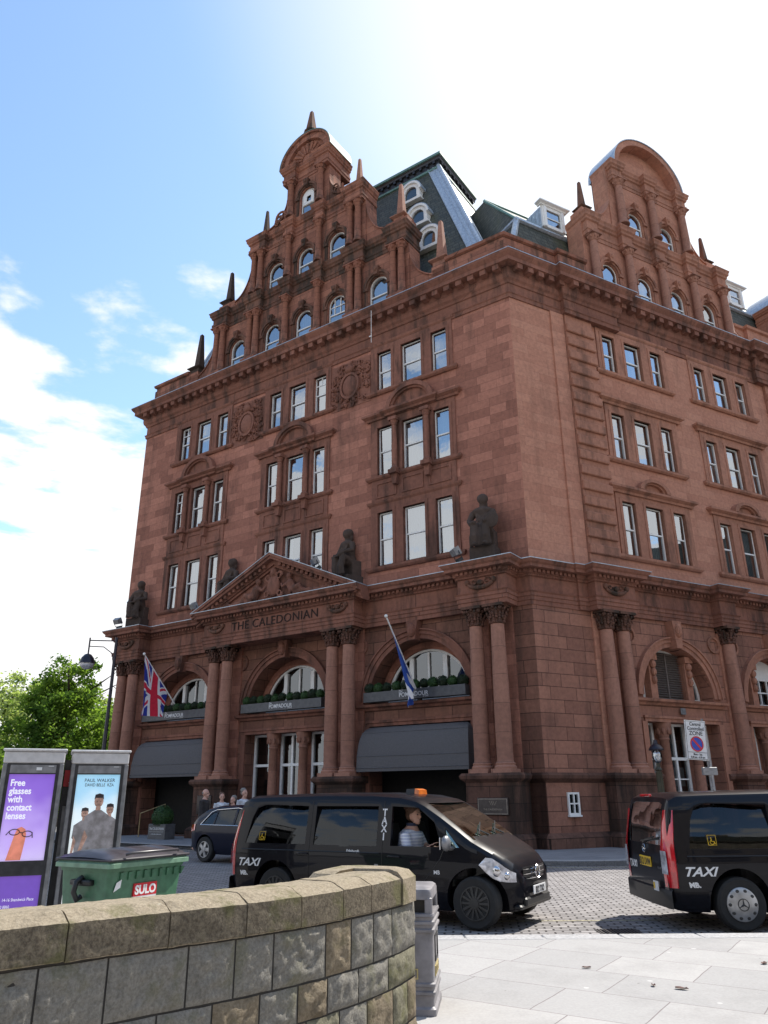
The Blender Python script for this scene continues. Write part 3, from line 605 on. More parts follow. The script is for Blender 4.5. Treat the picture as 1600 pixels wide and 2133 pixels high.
    b.arcband(0, 33.15, 1.28, 1.62, y-0.28, y+1.35, sz=0.98, n=26); b.arcband(0, 33.15, 1.62, 1.72, y-0.38, y+1.4, sz=0.98, n=26)
    b.prism([(1.3*math.cos(PI*i/18), 33.15+1.28*math.sin(PI*i/18)) for i in range(19)], y-0.1, y+1.3)
    for k in range(9): a = PI*(k+0.5)/9; b.tube([(0.35*math.cos(a), y-0.12, 33.3+0.35*math.sin(a)), (0.95*math.cos(a), y-0.12, 33.3+0.95*math.sin(a))], [0.05, 0.12], 6)
    part('gable_pediment', b, GB, smooth=40)
    b = MB(); b.arcband(0, 33.15, 1.72, 1.76, y-0.4, y+1.42, sz=0.98, n=26); part('pediment_flashing', b, COPP)
    o = MB(); o.lathe(0, 0, [(0.34, 0), (0.4, 0.12), (0.2, 0.2), (0.34, 0.36), (0.18, 0.5)], 10)
    for k in range(6): a = k*PI/3; curl(o, 0.26*math.cos(a), 0.3, 0.12, 0.8, 1, 0.26*math.sin(a), 0.04)
    o.loft([[(-r, -r, z), (r, -r, z), (r, r, z), (-r, r, z)] for r, z in ((0.2, 0.45), (0.17, 0.55), (0.06, 1.6), (0.02, 1.66))], True, True)
    part('finial', o, SOOT_SHADE, FA @ at(0, y+0.1, 34.80) @ Matrix.Scale(1.22, 4))
    for i, x in enumerate((-4.45, -2.05, 0, 2.05, 4.45)): window(FA, x, 22.0, 0.98, 1.84, y=y+0.1, head=2 if i == 3 else 1, kind=(2, 4, 1, 0, 1)[i])
    for x in (-2.0, 0, 2.0): window(FA, x, 25.85, 0.98, 1.71, y=y+0.1, head=1, kind=3)
    window(FA, 0, 29.65, 0.9, 1.75, y=y+0.1, head=1, kind=0)
    b = MB(); b.plate([arch(0, 0.36, 30.45, 30.95, 12), rect(-0.12, 0.16, 30.6, 30.95)], y+0.07, 0.03); part('window_board', b, WHT)
gable_front()
def gable_side(cx, tiers=2, wins=True):
    y = 0.15; G = FB
    if tiers == 2:
        t1 = [arch(cx+x, 0.45, 22.0, 23.3, 14) for x in (-3.17, -1.05, 1.05, 3.17)]; t2 = [arch(cx+x, 0.45, 26.05, 27.0, 14) for x in (-1.05, 1.05)]
        out = [(-4.6, 21.9), (4.6, 21.9), (4.6, 25.9), (2.6, 25.9), (2.6, 29.8), (-2.6, 29.8), (-2.6, 25.9), (-4.6, 25.9)]
        part('gable_wall', MB().plate([[(cx+x, z) for x, z in out]]+t1+t2, y, 0.9), STB, G)
        for x, z0, zs in [(x, 22.0, 23.3) for x in (-3.17, -1.05, 1.05, 3.17)]+[(x, 26.05, 27.0) for x in (-1.05, 1.05)]:
            b = MB(); archrow(b, cx+x, 0.45, z0, zs, y); part('gable_arch', b, TRB, G)
        for xs, z0, z1 in (((-4.2, -2.1, 0, 2.1, 4.2), 22.05, 24.75), ((-2.1, 0, 2.1), 26.15, 28.75)):
            c = MB(); smallcol(c, 0, 0, 0, z1-z0, 0.19); me = c.mesh('gable_column', COL, 50)
            for x in xs: put('gable_column', me, H, G @ at(cx+x, y-0.22, z0))
        b = MB(); ent(b, cx-4.5, cx+4.5, 24.75, 25.95, y, [(cx+x-0.3, cx+x+0.3) for x in (-4.2, -2.1, 0, 2.1, 4.2)]); part('gable_cornice', b, TRB, G)
        b = MB(); ent(b, cx-2.45, cx+2.45, 28.75, 29.8, y, [(cx+x-0.3, cx+x+0.3) for x in (-2.15, 0, 2.15)], deep=0.95); part('gable_cornice', b, TRB, G)
        for s in (-1, 1):
            b = MB()
            wing(b, cx, s, 2.5, 28.4, 3.7, 26.3, 25.85, y+0.05, 0.7); wing(b, cx, s, 4.5, 24.4, 5.3, 22.6, 21.95, y+0.05, 0.7)
            b.box(cx+s*4.05-0.38, cx+s*4.05+0.38, y, y+0.75, 25.9, 26.45)
            part('gable_shoulder', b, STB, G)
        for s in (-1, 1):
            o = MB(); obelisk(o, 0, 0, 0, 0.8); part('obelisk', o, SOOT_SHADE, G @ at(cx+s*4.05, y+0.35, 26.45))  # dark stone here paints in the shade on the unlit obelisks
        b = MB(); b.arcband(cx, 29.7, 2.0, 2.3, y-0.35, y+1.3, sz=0.96, n=30); b.prism([(cx+2.05*math.cos(PI*i/22), 29.7+1.96*math.sin(PI*i/22)) for i in range(23)], y+0.15, y+1.25)
        part('gable_pediment', b, STB, G, smooth=40)
        b = MB(); b.arcband(cx, 29.7, 2.3, 2.34, y-0.40, y+1.35, sz=0.96, n=30); part('pediment_flashing', b, LEAD, G)
        for i, x in enumerate((-3.17, -1.05, 1.05, 3.17)): window(G, cx+x, 22.0, 0.9, 1.75, y=y+0.1, head=1, kind=(3, 4, 4, 0)[i])
        for i, x in enumerate((-1.05, 1.05)): window(G, cx+x, 26.05, 0.9, 1.4, y=y+0.1, head=1, kind=0)
    else:
        b = MB(); b.plate([[(cx-2.6, 21.9), (cx+2.6, 21.9), (cx+2.6, 25.1), (cx-2.6, 25.1)], rect(cx-1.2, cx-0.4, 22.4, 24), rect(cx+0.4, cx+1.2, 22.4, 24)], y, 0.9); part('gable_wall', b, STB, G)
        b = MB(); ent(b, cx-2.6, cx+2.6, 24.6, 25.3, y, [(cx-2.6, cx-1.9), (cx+1.9, cx+2.6)]); b.arcband(cx, 25.2, 1.7, 2.1, y-0.3, y+1.2); b.prism([(cx+1.75*math.cos(PI*i/18), 25.2+1.75*math.sin(PI*i/18)) for i in range(19)], y+0.1, y+1.1)
        for s in (-1, 1): wing(b, cx, s, 2.6, 24.5, 3.6, 22.5, 21.95, y, 0.7)
        part('gable_cornice', b, TRB, G); b = MB(); b.arcband(cx, 25.2, 2.1, 2.16, y-0.36, y+1.8); part('pediment_flashing', b, LEAD, G)
        for x in (-0.8, 0.8): window(G, cx+x, 22.4, 0.8, 1.6, y=y+0.1, kind=1)
gable_side(9.1); gable_side(19.9, 1)

# --- roofs
def quad(b, *p): return b.add(p, [tuple(range(len(p)))])
b = MB(); lo = [(-9.95, 1.0), (9.95, 1.0), (9.95, 11), (-9.95, 11)]; hi = [(-5.5, 4.35), (5.5, 4.35), (5.5, 8.2), (-5.5, 8.2)]
b.loft([[(x, y, 22.0) for x, y in lo], [(x, y, 33.1) for x, y in hi]], True, True)
tower = part('tower_roof', b, SLATE)
for sx in (-1, 1):
    b = MB(); p0 = Vector((sx*9.95, 1.0, 22.0)); p1 = Vector((sx*5.5, 4.35, 33.1)); 
    for d, w_ in ((Vector((-sx, 0, 0)), 0.62), (Vector((0, 1, 0)), 0.62)):
        nrm = (p1-p0).cross(d).normalized(); nrm = nrm if nrm.y*(-1)+nrm.x*sx > 0 else -nrm
        a0, a1, c0, c1 = p0+nrm*0.05, p1+nrm*0.05, p0+d*w_+nrm*0.05, p1+d*w_+nrm*0.05
        quad(b, a0, a1, c1, c0)
        b.tube([p0+d*w_+nrm*0.05, p1+d*w_+nrm*0.05], 0.04, 6); b.tube([p0+d*w_*0.5+nrm*0.05, p1+d*w_*0.5+nrm*0.05], 0.035, 6)
    b.tube([p0, p1], 0.13, 8); part('hip_flashing', b, LEAD)
b = MB(); hp = [(5.5, 8.2), (-5.5, 8.2), (-5.5, 4.35), (5.5, 4.35)]; hp = hp[::1]
b.sweep([(-5.5, 8.2), (-5.5, 4.35), (5.5, 4.35), (5.5, 8.2)], [(-0.5, 32.95), (0.04, 32.95), (0.08, 33.08), (0.03, 33.12), (0.03, 33.42), (0.14, 33.46), (0.16, 33.56), (0.22, 33.64), (0.22, 33.72), (-0.5, 33.85)])
along(b, [(-5.5, 8.2), (-5.5, 4.35), (5.5, 4.35), (5.5, 8.2)], 0.42, lambda t: t.box(-0.07, 0.07, -0.14, 0, 33.3, 33.45))
part('roof_crown', b, DGREY)
b = MB(); b.sweep([(-5.5, 8.2), (-5.5, 4.35), (5.5, 4.35), (5.5, 8.2)], [(0.20, 33.62), (0.27, 33.64), (0.27, 33.78), (-0.4, 33.92), (-0.4, 33.82)]); b.box(-5.4, 5.4, 4.5, 8.1, 33.7, 33.84); b.sweep([(-5.5, 8.2), (-5.5, 4.35), (5.5, 4.35), (5.5, 8.2)], [(0.05, 32.82), (0.16, 32.86), (0.16, 32.98), (0.05, 33.0)]); part('copper_eaves', b, COPP)
for x, z in ((4.3, 31.2), (5.15, 28.7), (6.15, 26.4), (-4.3, 31.2), (-5.15, 28.7)):
    y = 1+3.35*(z-22)/11.1
    b = MB(); o = arch(0, 0.55, -0.55, 0.0, 14); b.plate([o, arch(0, 0.36, -0.4, 0.0, 14)], -0.38, 0.9); b.arcband(0, 0, 0.55, 0.66, -0.46, 0.6, n=14); b.box(-0.66, 0.66, -0.48, 0.2, -0.66, -0.55)
    d = part('dormer', b, WHT, FA @ at(x, y, z)); q = MB(); q.plate([arch(0, 0.36, -0.4, 0.0, 12)], -0.28, 0.01); part('pane', q, GLD, FA @ at(x, y, z), parent=d)
    q = MB(); q.arcband(0, 0, 0.66, 0.70, -0.46, 0.9, n=14); part('dormer_roof', q, LEAD, FA @ at(x, y, z), parent=d)
# wing roof along the side facade
def wing_roof(x0, x1, hip=True):
    b = MB(); quad(b, (x0-0.6 if hip else x0, 0.55, 22.0), (x1, 0.55, 22.0), (x1, 1.25, 25.3), (x0+0.6 if hip else x0, 1.25, 25.3))
    quad(b, (x0+0.6, 1.25, 25.32), (x1, 1.25, 25.32), (x1, 4.6, 29.5), (x0+1.5, 4.6, 29.5))
    quad(b, (x0-0.6, 0.55, 22.0), (x0+0.6, 1.25, 25.3), (x0+0.6, 9, 25.3), (x0-0.6, 9, 22.0)); quad(b, (x0+0.6, 1.25, 25.32), (x0+1.5, 4.6, 29.5), (x0+1.5, 9, 29.5), (x0+0.6, 9, 25.32))
    quad(b, (x0+1.5, 4.6, 29.5), (x1, 4.6, 29.5), (x1, 12, 29.5), (x0+1.5, 12, 29.5))
    part('wing_roof', b, SLATE, FB)
    b = MB(); b.sweep([(x0+0.6, 6), (x0+0.6, 1.25), (x1, 1.25)], [(-0.1, 25.22), (0.06, 25.2), (0.16, 25.26), (0.16, 25.36), (-0.1, 25.4)]); b.tube([(x0+0.6, 1.25, 25.35), (x0-0.6, 0.55, 22.1)], 0.14, 6); part('roof_flashing', b, LEAD, FB)
    b = MB(); b.tube([(x0+1.5, 4.6, 29.52), (x1, 4.6, 29.52)], 0.1, 6); b.tube([(x0+0.6, 1.25, 25.4), (x0+1.5, 4.6, 29.52)], 0.07, 6); part('roof_ridge', b, COPP, FB)
wing_roof(1.2, 40)
def box_dormer(x, z=25.4):
    m = FB @ at(x, 1.0, z) @ Matrix.Scale(0.86, 4); b = MB(); b.plate([rect(-0.75, 0.75, 0, 1.35), rect(-0.45, 0.45, 0.18, 1.15)], 0, 0.12); b.box(-0.66, -0.5, -0.06, 0, 0, 1.3); b.box(0.5, 0.66, -0.06, 0, 0, 1.3)
    mould(b, -0.8, 0.8, 1.35, HOOD, zs=0.7); b.box(-0.8, 0.8, 0, 0.1, 1.34, 1.5); b.box(-0.47, 0.47, 0.03, 0.06, 0.62, 0.68); b.box(-0.6, 0.6, 0.1, 2.2, 1.15, 1.45)
    d = part('dormer', b, WHT, m); q = MB(); q.plate([rect(-0.45, 0.45, 0.18, 1.15)], 0.07, 0.01); part('pane', q, GL, m, parent=d)
    q = MB(); q.box(-0.72, -0.66, 0.05, 2.5, 0, 1.36); q.box(0.66, 0.72, 0.05, 2.5, 0, 1.36)
    for k in range(6): q.box(-0.74, -0.72, 0.3+k*0.3, 0.33+k*0.3, 0, 1.36)
    part('dormer_cheek', q, LEAD, m, parent=d)
box_dormer(3.75); box_dormer(15.9)
b = MB(); b.box(-0.8, 0.8, -0.5, 0.5, 0, 5.6); mould(b, -0.85, 0.85, 5.3, HOOD, y=-0.5, ret=1.0); part('chimney', b, STB, FB @ at(12.9, 3.2, 24.5))

# --- lower storey: walls, arches, columns, entablature
AY = 0.0
def lowwall(fr, x0, x1, bays, hw, name, mat, extra=()):
    hs = []
    for bx in bays: hs += [arch(bx, hw, 4.8, 4.9, 26), rect(bx-hw, bx+hw, 0.13, 4.0)]
    part(name, MB().plate([rect(x0, x1, 0.05, 8.95)]+hs+list(extra), 0, 0.75), mat, fr)
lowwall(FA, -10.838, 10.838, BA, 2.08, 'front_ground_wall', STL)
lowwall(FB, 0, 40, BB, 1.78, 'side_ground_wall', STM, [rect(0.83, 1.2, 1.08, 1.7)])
def low_arch(fr, bx, hw, m, wide=0.36):
    b = MB(); b.arcband(bx, 4.9, hw, hw+wide*0.45, -0.06, 0.1, n=30); b.arcband(bx, 4.9, hw+wide*0.45, hw+wide*0.85, -0.11, 0.1, n=30); b.arcband(bx, 4.9, hw+wide*0.85, hw+wide, -0.17, 0.1, n=30)
    b.prism([(bx-0.14, 4.9+hw-0.08), (bx+0.14, 4.9+hw-0.08), (bx+0.24, 7.6), (bx-0.24, 7.6)], -0.34, 0.05); b.ell((bx, -0.36, 7.25), (0.17, 0.14, 0.26), 8, 6)
    mould(b, bx-hw-0.3, bx+hw+0.3, 4.56, [(-0.02, 0), (0.06, 0), (0.1, 0.07), (0.22, 0.12), (0.24, 0.2), (-0.02, 0.25)])
    mould(b, bx-hw-0.05, bx+hw+0.05, 4.0, [(-0.02, 0), (0.05, 0), (0.05, 0.1), (0.09, 0.12), (0.09, 0.2), (-0.02, 0.22)])
    for s in (-1, 1):
        b.box(bx+s*(hw+0.02)-0.12+s*0.12, bx+s*(hw+0.02)+0.12+s*0.12, -0.06, 0.1, 0.5, 4.0)
        b.arcband(bx+s*(hw+0.42), 6.95, 0.24, 0.33, -0.07, 0.05, 0, 2*PI, 20)
    part('arch_moulding', b, m, fr)
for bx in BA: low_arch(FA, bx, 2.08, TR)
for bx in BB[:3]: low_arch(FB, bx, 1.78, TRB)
# arched windows of the front
for bx in BA:
    part('window_recess', MB().plate([arch(bx, 2.2, 4.8, 4.9, 26), arch(bx, 1.82, 4.82, 4.9, 26)], 0.72, 0.2), ST)
    m = FA @ at(bx, 0.8, 0); b = MB(); b.plate([arch(0, 1.82, 4.82, 4.9, 26), arch(0, 1.68, 4.95, 4.96, 26)], 0, 0.12)
    for x in (-0.72, 0.72): b.box(x-0.09, x+0.09, -0.05, 0.1, 4.9, 4.9+math.sqrt(1.7**2-0.72**2))
    b.box(-0.035, 0.035, -0.01, 0.08, 4.9, 6.6)
    o = part('arched_window', b, WHT, m); q = MB(); q.plate([arch(0, 1.7, 4.9, 4.94, 20)], 0.06, 0.01); part('pane', q, GLD, m, parent=o)
# triple windows with colonnettes, centre bay of the front and all side bays
def triple(fr, bx, hw, m, z0=0.5, side=False):
    for s in (-1, 1):
        c = MB(); c.lathe(0, 0, [(0.24, 0.12), (0.24, 0.9), (0.27, 0.92), (0.27, 1.0), (0.2, 1.04), (0.19, 1.2), (0.165, 3.4), (0.2, 3.43), (0.17, 3.5), (0.22, 3.7), (0.3, 3.92), (0.3, 4.0)], 16)
        for k in range(8): a = k*PI/4; c.ell((0.23*math.cos(a), 0.23*math.sin(a), 3.72), (0.06, 0.06, 0.14), 6, 4)
        part('window_column', c, COL, fr @ at(bx+s*0.78, 0.25, 0), smooth=50)
    for x0, x1, k in ((-hw, -0.98, 0), (-0.62, 0.62, 1), (0.98, hw, 0)):
        w_ = x1-x0; mm = fr @ at(bx+(x0+x1)/2, 0.5, z0); b = MB(); h = 4.0-z0
        b.plate([rect(-w_/2, w_/2, 0, h), rect(-w_/2+0.1, w_/2-0.1, 0.1, h-0.08)], 0, 0.12); b.box(-w_/2+0.1, w_/2-0.1, -0.02, 0.1, h*0.66-0.05, h*0.66+0.05)
        if k: b.box(-0.045, 0.045, -0.01, 0.1, 0.1, h-0.08)
        if side and k: b.box(-w_/2+0.1, w_/2-0.1, 0.01, 0.08, h*0.3, h*0.3+0.05); b.box(-w_/2+0.1, w_/2-0.1, 0.01, 0.08, h*0.46, h*0.46+0.04)
        o = part('window', b, WHT, mm); q = MB(); q.plate([rect(-w_/2+0.1, w_/2-0.1, 0.1, h-0.08)], 0.07, 0.01); part('pane', q, GLD, mm, parent=o)
        if side: c = MB(); c.box(-w_/2+0.12, w_/2-0.12, 0.2, 0.22, h*0.40, h*0.58); part('blind', c, CURT, mm, parent=o)
    b = MB(); b.box(bx-0.98, bx-0.62, 0.55, 0.8, 0.1, 4.0); b.box(bx+0.62, bx+0.98, 0.55, 0.8, 0.1, 4.0); b.box(bx-hw, bx+hw, 0.05, 0.75, 0.1, z0); part('window_pier', b, m, fr)
triple(FA, 0, 2.08, ST)
for bx in BB[:3]: triple(FB, bx, 1.78, STB, side=True)
# entrance bays under the awnings
DOORW = plain('dark_door_wood', (0.05, 0.032, 0.022), 0.5)
for bx in (-6.24, 6.24):
    b = MB(); b.box(bx-2.1, bx+2.1, 1.3, 1.4, 0.1, 4.1); part('entrance_wall', b, DARK)
    b = MB()
    for s in (-1, 1): b.plate([rect(min(bx, bx+s*0.95), max(bx, bx+s*0.95), 0.15, 2.9), rect(min(bx+s*0.12, bx+s*0.83), max(bx+s*0.12, bx+s*0.83), 1.0, 2.7)], 1.15, 0.08); b.plate([rect(min(bx+s*1.1, bx+s*1.9), max(bx+s*1.1, bx+s*1.9), 0.15, 3.4)], 1.2, 0.05)
    part('door', b, DOORW)
# arched windows of the side: louvre in the first bay, blind in the next
for i, bx in enumerate(BB[:3]):
    m = FB @ at(bx, 0, 0); b = MB(); b.plate([arch(0, 1.9, 4.8, 4.9, 26), arch(0, 1.76, 4.81, 4.9, 26)], 0.5, 0.2)
    for s in (-1, 1):
        b.box(s*0.92-0.16, s*0.92+0.16, 0.25, 0.72, 4.8, 6.35); b.box(s*0.92-0.2, s*0.92+0.2, 0.15, 0.72, 6.2, 6.42)
        for k in range(3): b.ell((s*0.92, 0.2, 6.05-0.28*k), (0.13-0.02*k, 0.12, 0.15), 8, 6)
    part('window_recess', b, TRB, m)
    b = MB(); b.plate([arch(0, 1.76, 4.81, 4.9, 26), arch(0, 1.64, 4.93, 4.95, 26)], 0.58, 0.1)
    for s in (-1, 1): b.box(s*1.16-0.06, s*1.16+0.06, 0.54, 0.68, 4.9, 6.1); b.box(min(s*1.16, s*1.6), max(s*1.16, s*1.6), 0.58, 0.66, 5.45, 5.5)
    o = part('arched_window', b, WHT, m); q = MB(); q.plate([arch(0, 1.66, 4.9, 4.94, 20)], 0.64, 0.01); part('pane', q, GLD, m, parent=o)
    if i == 0:
        b = MB(); b.box(-0.78, 0.78, 0.56, 0.6, 4.84, 6.55)
        for k in range(20): z = 4.88+k*0.083; b.add([(-0.74, 0.44, z), (0.74, 0.44, z), (0.74, 0.54, z+0.05), (-0.74, 0.54, z+0.05), (-0.74, 0.44, z+0.012), (0.74, 0.44, z+0.012), (0.74, 0.54, z+0.062), (-0.74, 0.54, z+0.062)], [(0, 1, 5, 4), (1, 2, 6, 5), (4, 5, 6, 7), (3, 2, 1, 0)])
        b.box(-0.02, 0.02, 0.42, 0.46, 4.84, 6.5); part('louvre', b, plain('louvre_grey_brown', (0.17, 0.14, 0.125), 0.6), m)
    else:
        b = MB(); b.plate([arch(0, 0.74, 5.85, 5.9, 16)], 0.5, 0.06); b.box(-0.74, 0.74, 0.5, 0.56, 4.84, 4.92)
        for x in (-0.71, -0.26, 0.2, 0.66): b.box(x, x+0.05, 0.5, 0.56, 4.9, 5.9)
        b.box(-0.74, 0.74, 0.505, 0.55, 5.35, 5.4); part('window_frame', b, WHT, m)
b = MB(); b.plate([rect(0.78, 1.24, 1.06, 1.72), rect(0.84, 1.18, 1.12, 1.66)], -0.06, 0.06); b.box(0.995, 1.035, -0.065, 0.0, 1.12, 1.66); b.box(0.84, 1.18, -0.063, 0.0, 1.37, 1.41); b.box(0.76, 1.26, -0.1, 0.0, 1.01, 1.06)
o = part('small_window', b, WHT, FB); q = MB(); q.box(0.84, 1.18, -0.02, -0.01, 1.12, 1.66); part('pane', q, GLD, FB, parent=o)
# the great entablature and the pedestal course share one plan
lowA = [(-10.838, 6), (-10.838, -0.04), (-10.32, -0.04), (-10.32, -0.86), (-8.5, -0.86), (-8.5, -0.2), (-4.05, -0.2), (-4.05, -0.92), (4.05, -0.92), (4.05, -0.2), (8.5, -0.2), (8.5, -0.86), (10.32, -0.86), (10.32, -0.04), (10.838, -0.04)]
lowB = [(2.0, -0.04), (2.0, -0.12), (2.42, -0.12), (2.42, -0.5), (4.3, -0.5), (4.3, -0.1), (8.72, -0.1), (8.72, -0.5), (9.64, -0.5), (9.64, -0.1), (14.4, -0.1), (14.4, -0.5), (16.3, -0.5), (16.3, -0.1), (40, -0.1)]
LP = wpath(lowA, lowB)
b = MB(); b.sweep(LP, [(-0.8, 7.62), (0.0, 7.62), (0.0, 7.76), (0.03, 7.78), (0.03, 7.90), (0.06, 7.92), (0.06, 8.02), (0.1, 8.07), (0.0, 8.09), (0.0, 8.58), (0.05, 8.6), (0.05, 8.66), (0.12, 8.7), (0.12, 8.82), (0.34, 8.84), (0.34, 8.94), (0.4, 8.99), (0.45, 9.07), (0.45, 9.10), (-0.8, 9.2)])
along(b, LP, 0.19, lambda t: t.box(-0.055, 0.055, -0.2, -0.05, 8.71, 8.81))
along(b, LP, 0.07, lambda t: t.box(-0.022, 0.022, -0.075, -0.02, 8.6, 8.665))
part('lower_cornice', b, TR, FI)
b = MB(); b.sweep(LP, [(0.43, 9.09), (0.465, 9.09), (0.465, 9.115), (-0.5, 9.215)]); part('cornice_lead_edge', b, LEAD, FI)
def plinth(path):
    b = MB(); b.sweep(path, [(-0.75, 0.05), (0.16, 0.05), (0.16, 0.42), (0.1, 0.5), (0.04, 0.54), (0.0, 0.56), (0.0, 2.02), (0.05, 2.06), (0.14, 2.13), (0.16, 2.22), (0.1, 2.3), (-0.75, 2.32)]); return b
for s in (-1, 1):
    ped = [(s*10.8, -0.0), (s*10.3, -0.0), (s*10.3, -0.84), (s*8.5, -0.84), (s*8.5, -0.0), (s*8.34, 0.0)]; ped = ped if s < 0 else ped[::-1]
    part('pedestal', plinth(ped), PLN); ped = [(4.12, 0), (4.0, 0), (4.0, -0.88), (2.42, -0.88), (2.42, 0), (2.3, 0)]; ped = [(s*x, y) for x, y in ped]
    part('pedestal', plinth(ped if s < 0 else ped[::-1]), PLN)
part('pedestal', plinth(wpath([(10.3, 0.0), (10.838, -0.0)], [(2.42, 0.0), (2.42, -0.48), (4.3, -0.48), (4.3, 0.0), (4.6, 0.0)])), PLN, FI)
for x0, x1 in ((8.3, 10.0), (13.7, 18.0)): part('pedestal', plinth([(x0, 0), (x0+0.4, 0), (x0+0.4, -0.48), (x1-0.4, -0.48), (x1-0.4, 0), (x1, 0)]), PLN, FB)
# columns with leafy capitals
sh = MB(); sh.box(-0.34, 0.34, -0.34, 0.34, 2.3, 2.42); sh.lathe(0, 0, [(0.34, 2.42), (0.35, 2.48), (0.3, 2.53), (0.32, 2.58), (0.27, 2.63), (0.258, 2.7), (0.26, 3.8), (0.25, 5.2), (0.222, 6.98)], 28)
shm = sh.mesh('column', COL, 45)
cp = MB(); cp.lathe(0, 0, [(0.23, 6.96), (0.265, 6.99), (0.23, 7.02), (0.215, 7.05), (0.23, 7.3), (0.3, 7.5)], 16)
for row, (zb, rr, hh) in enumerate(((7.03, 0.24, 0.26), (7.18, 0.26, 0.26))):
    for k in range(8):
        a = (k+0.5*row)*PI/4; ca, sa = math.cos(a), math.sin(a)
        for i in range(4):
            t = i/3; r_ = rr+0.02*t+0.09*t**3; cp.ell((ca*r_, sa*r_, zb+hh*t), (0.06*(1-0.4*t), 0.06*(1-0.4*t), 0.055), 7, 5)
for k in range(4):
    a = PI/4+k*PI/2
    for t in range(3): cp.ell((0.37*math.cos(a), 0.37*math.sin(a), 7.46), (0.075, 0.075, 0.08), 8, 6)
    cp.ell((0.30*math.cos(a+PI/4), 0.30*math.sin(a+PI/4), 7.5), (0.06, 0.06, 0.06), 7, 5)
cp.box(-0.36, 0.36, -0.36, 0.36, 7.53, 7.62); cpm = cp.mesh('capital', SOOT_SHADE, 60)
def column(fr, x, y):
    o = put('column', shm, H, fr @ at(x, y, 0)); put('capital', cpm, o, fr @ at(x, y, 0))
for x in (2.82, 3.6, 9.0, 9.8):
    for s in (-1, 1): column(FA, s*x, -0.6)
for x in (2.95, 3.74, 9.18, 14.95, 15.75): column(FB, x, -0.24)
for x in (2.75, 3.68, 8.95, 9.88):
    for s in (-1, 1): b = MB(); b.box(s*x-0.24, s*x+0.24, -0.1, 0.05, 2.3, 7.62); part('wall_pilaster', b, ST)
for x in (2.85, 3.85, 9.18, 15.3): b = MB(); b.box(x-0.3, x+0.3, -0.06, 0.05, 2.3, 7.62); part('wall_pilaster', b, STB, FB)
# garlands on the entablature blocks
def garland(fr, cx, y, w_=0.5):
    b = MB(); b.tube([(cx+w_*math.cos(a), y-0.04, 8.45-0.22*math.sin(a)) for a in [PI*i/10 for i in range(11)]], [0.03+0.05*math.sin(PI*i/10) for i in range(11)], 7)
    for s in (-1, 1): b.ell((cx+s*w_, y-0.05, 8.45), (0.09, 0.08, 0.1), 8, 6); curl(b, cx+s*w_*0.5, 8.45, 0.12, 1, s, y-0.03, 0.03)
    b.ell((cx, y-0.05, 8.4), (0.12, 0.09, 0.1), 8, 6); part('garland', b, SOOT_SHADE, fr, smooth=60)
for x in (-9.4, 9.4): garland(FA, x, -0.86)
for x in (-3.3, 3.3): garland(FA, x, -0.92, 0.42)
garland(FB, 3.35, -0.5, 0.5)
# pediment with carved figures
YP = -0.92; AP = (0.0, 11.05); b = MB(); ex = 4.5
b.prism([(-3.95, 9.12), (3.95, 9.12), (0, 10.78)], YP+0.05, 0.0)
for s in (-1, 1):
    d = Vector((ex, 0, 1.98)).normalized()
    def raker(o0, o1, t0, t1):
        p = [(s*(ex), 9.08), (0, 11.06)]
        n_ = Vector((1.98*s, ex)).normalized()
        q = [(p[0][0]+0*t0, p[0][1]+t0), (p[1][0], p[1][1]+t0), (p[1][0], p[1][1]+t1), (p[0][0], p[0][1]+t1)]
        if s < 0: q = q[::-1]
        b.prism(q, YP-o1, YP+0.4)
    raker(0, 0.45, -0.10, 0.02); raker(0, 0.38, -0.22, -0.10); raker(0, 0.14, -0.42, -0.22); raker(0, 0.06, -0.52, -0.42)
    for k in range(17):
        t = (k+0.7)/18.5; x = s*ex*(1-t); z = 9.08+1.98*t-0.36; b.box(x-0.07, x+0.07, YP-0.28, YP-0.05, z, z+0.13)
part('pediment', b, TR)
b = MB()
for s in (-1, 1): b.add([(s*4.52, YP-0.47, 9.11), (0, YP-0.47, 11.1), (0, 0.1, 11.13), (s*4.52, 0.1, 9.14), (s*4.52, YP-0.47, 9.085), (0, YP-0.47, 11.075)], [(0, 1, 2, 3), (0, 1, 5, 4)])
part('pediment_flashing', b, LEAD)
def reclining(b, s):
    y = YP-0.1
    P = lambda x, z, dy=0: (s*x, y+dy, z)
    b.ell(P(0.85, 10.02), (0.13, 0.12, 0.15)); b.tube([P(0.88, 9.86), P(0.92, 9.72), P(1.0, 9.5), P(1.12, 9.36)], [0.08, 0.2, 0.17, 0.18], 10)
    b.tube([P(1.1, 9.38, -0.08), P(1.5, 9.52, -0.1), P(1.62, 9.3, -0.08), P(1.85, 9.26)], [0.15, 0.11, 0.09, 0.06], 9); b.tube([P(1.15, 9.3), P(1.7, 9.3), P(2.2, 9.24)], [0.15, 0.1, 0.06], 9)
    b.tube([P(0.76, 9.72), P(0.55, 9.6, -0.06), P(0.42, 9.78)], [0.09, 0.07, 0.05], 8); b.tube([P(1.02, 9.7), P(1.25, 9.5, -0.05), P(1.42, 9.56)], [0.09, 0.06, 0.05], 8)
    for k in range(5): b.tube([P(1.2+0.22*k, 9.46-0.03*k), P(1.35+0.25*k, 9.2)], [0.05, 0.09], 7)
b = MB(); reclining(b, -1); reclining(b, 1); b.ell((0, YP-0.08, 9.72), (0.34, 0.16, 0.42), 16, 10); b.ell((0, YP-0.12, 10.3), (0.16, 0.14, 0.2)); 
for s in (-1, 1): curl(b, s*0.3, 10.12, 0.2, 1.2, s, YP-0.1, 0.06); curl(b, s*0.36, 9.4, 0.18, 1.2, -s, YP-0.1, 0.06); curl(b, s*2.7, 9.35, 0.16, 1.3, s, YP-0.06, 0.05)
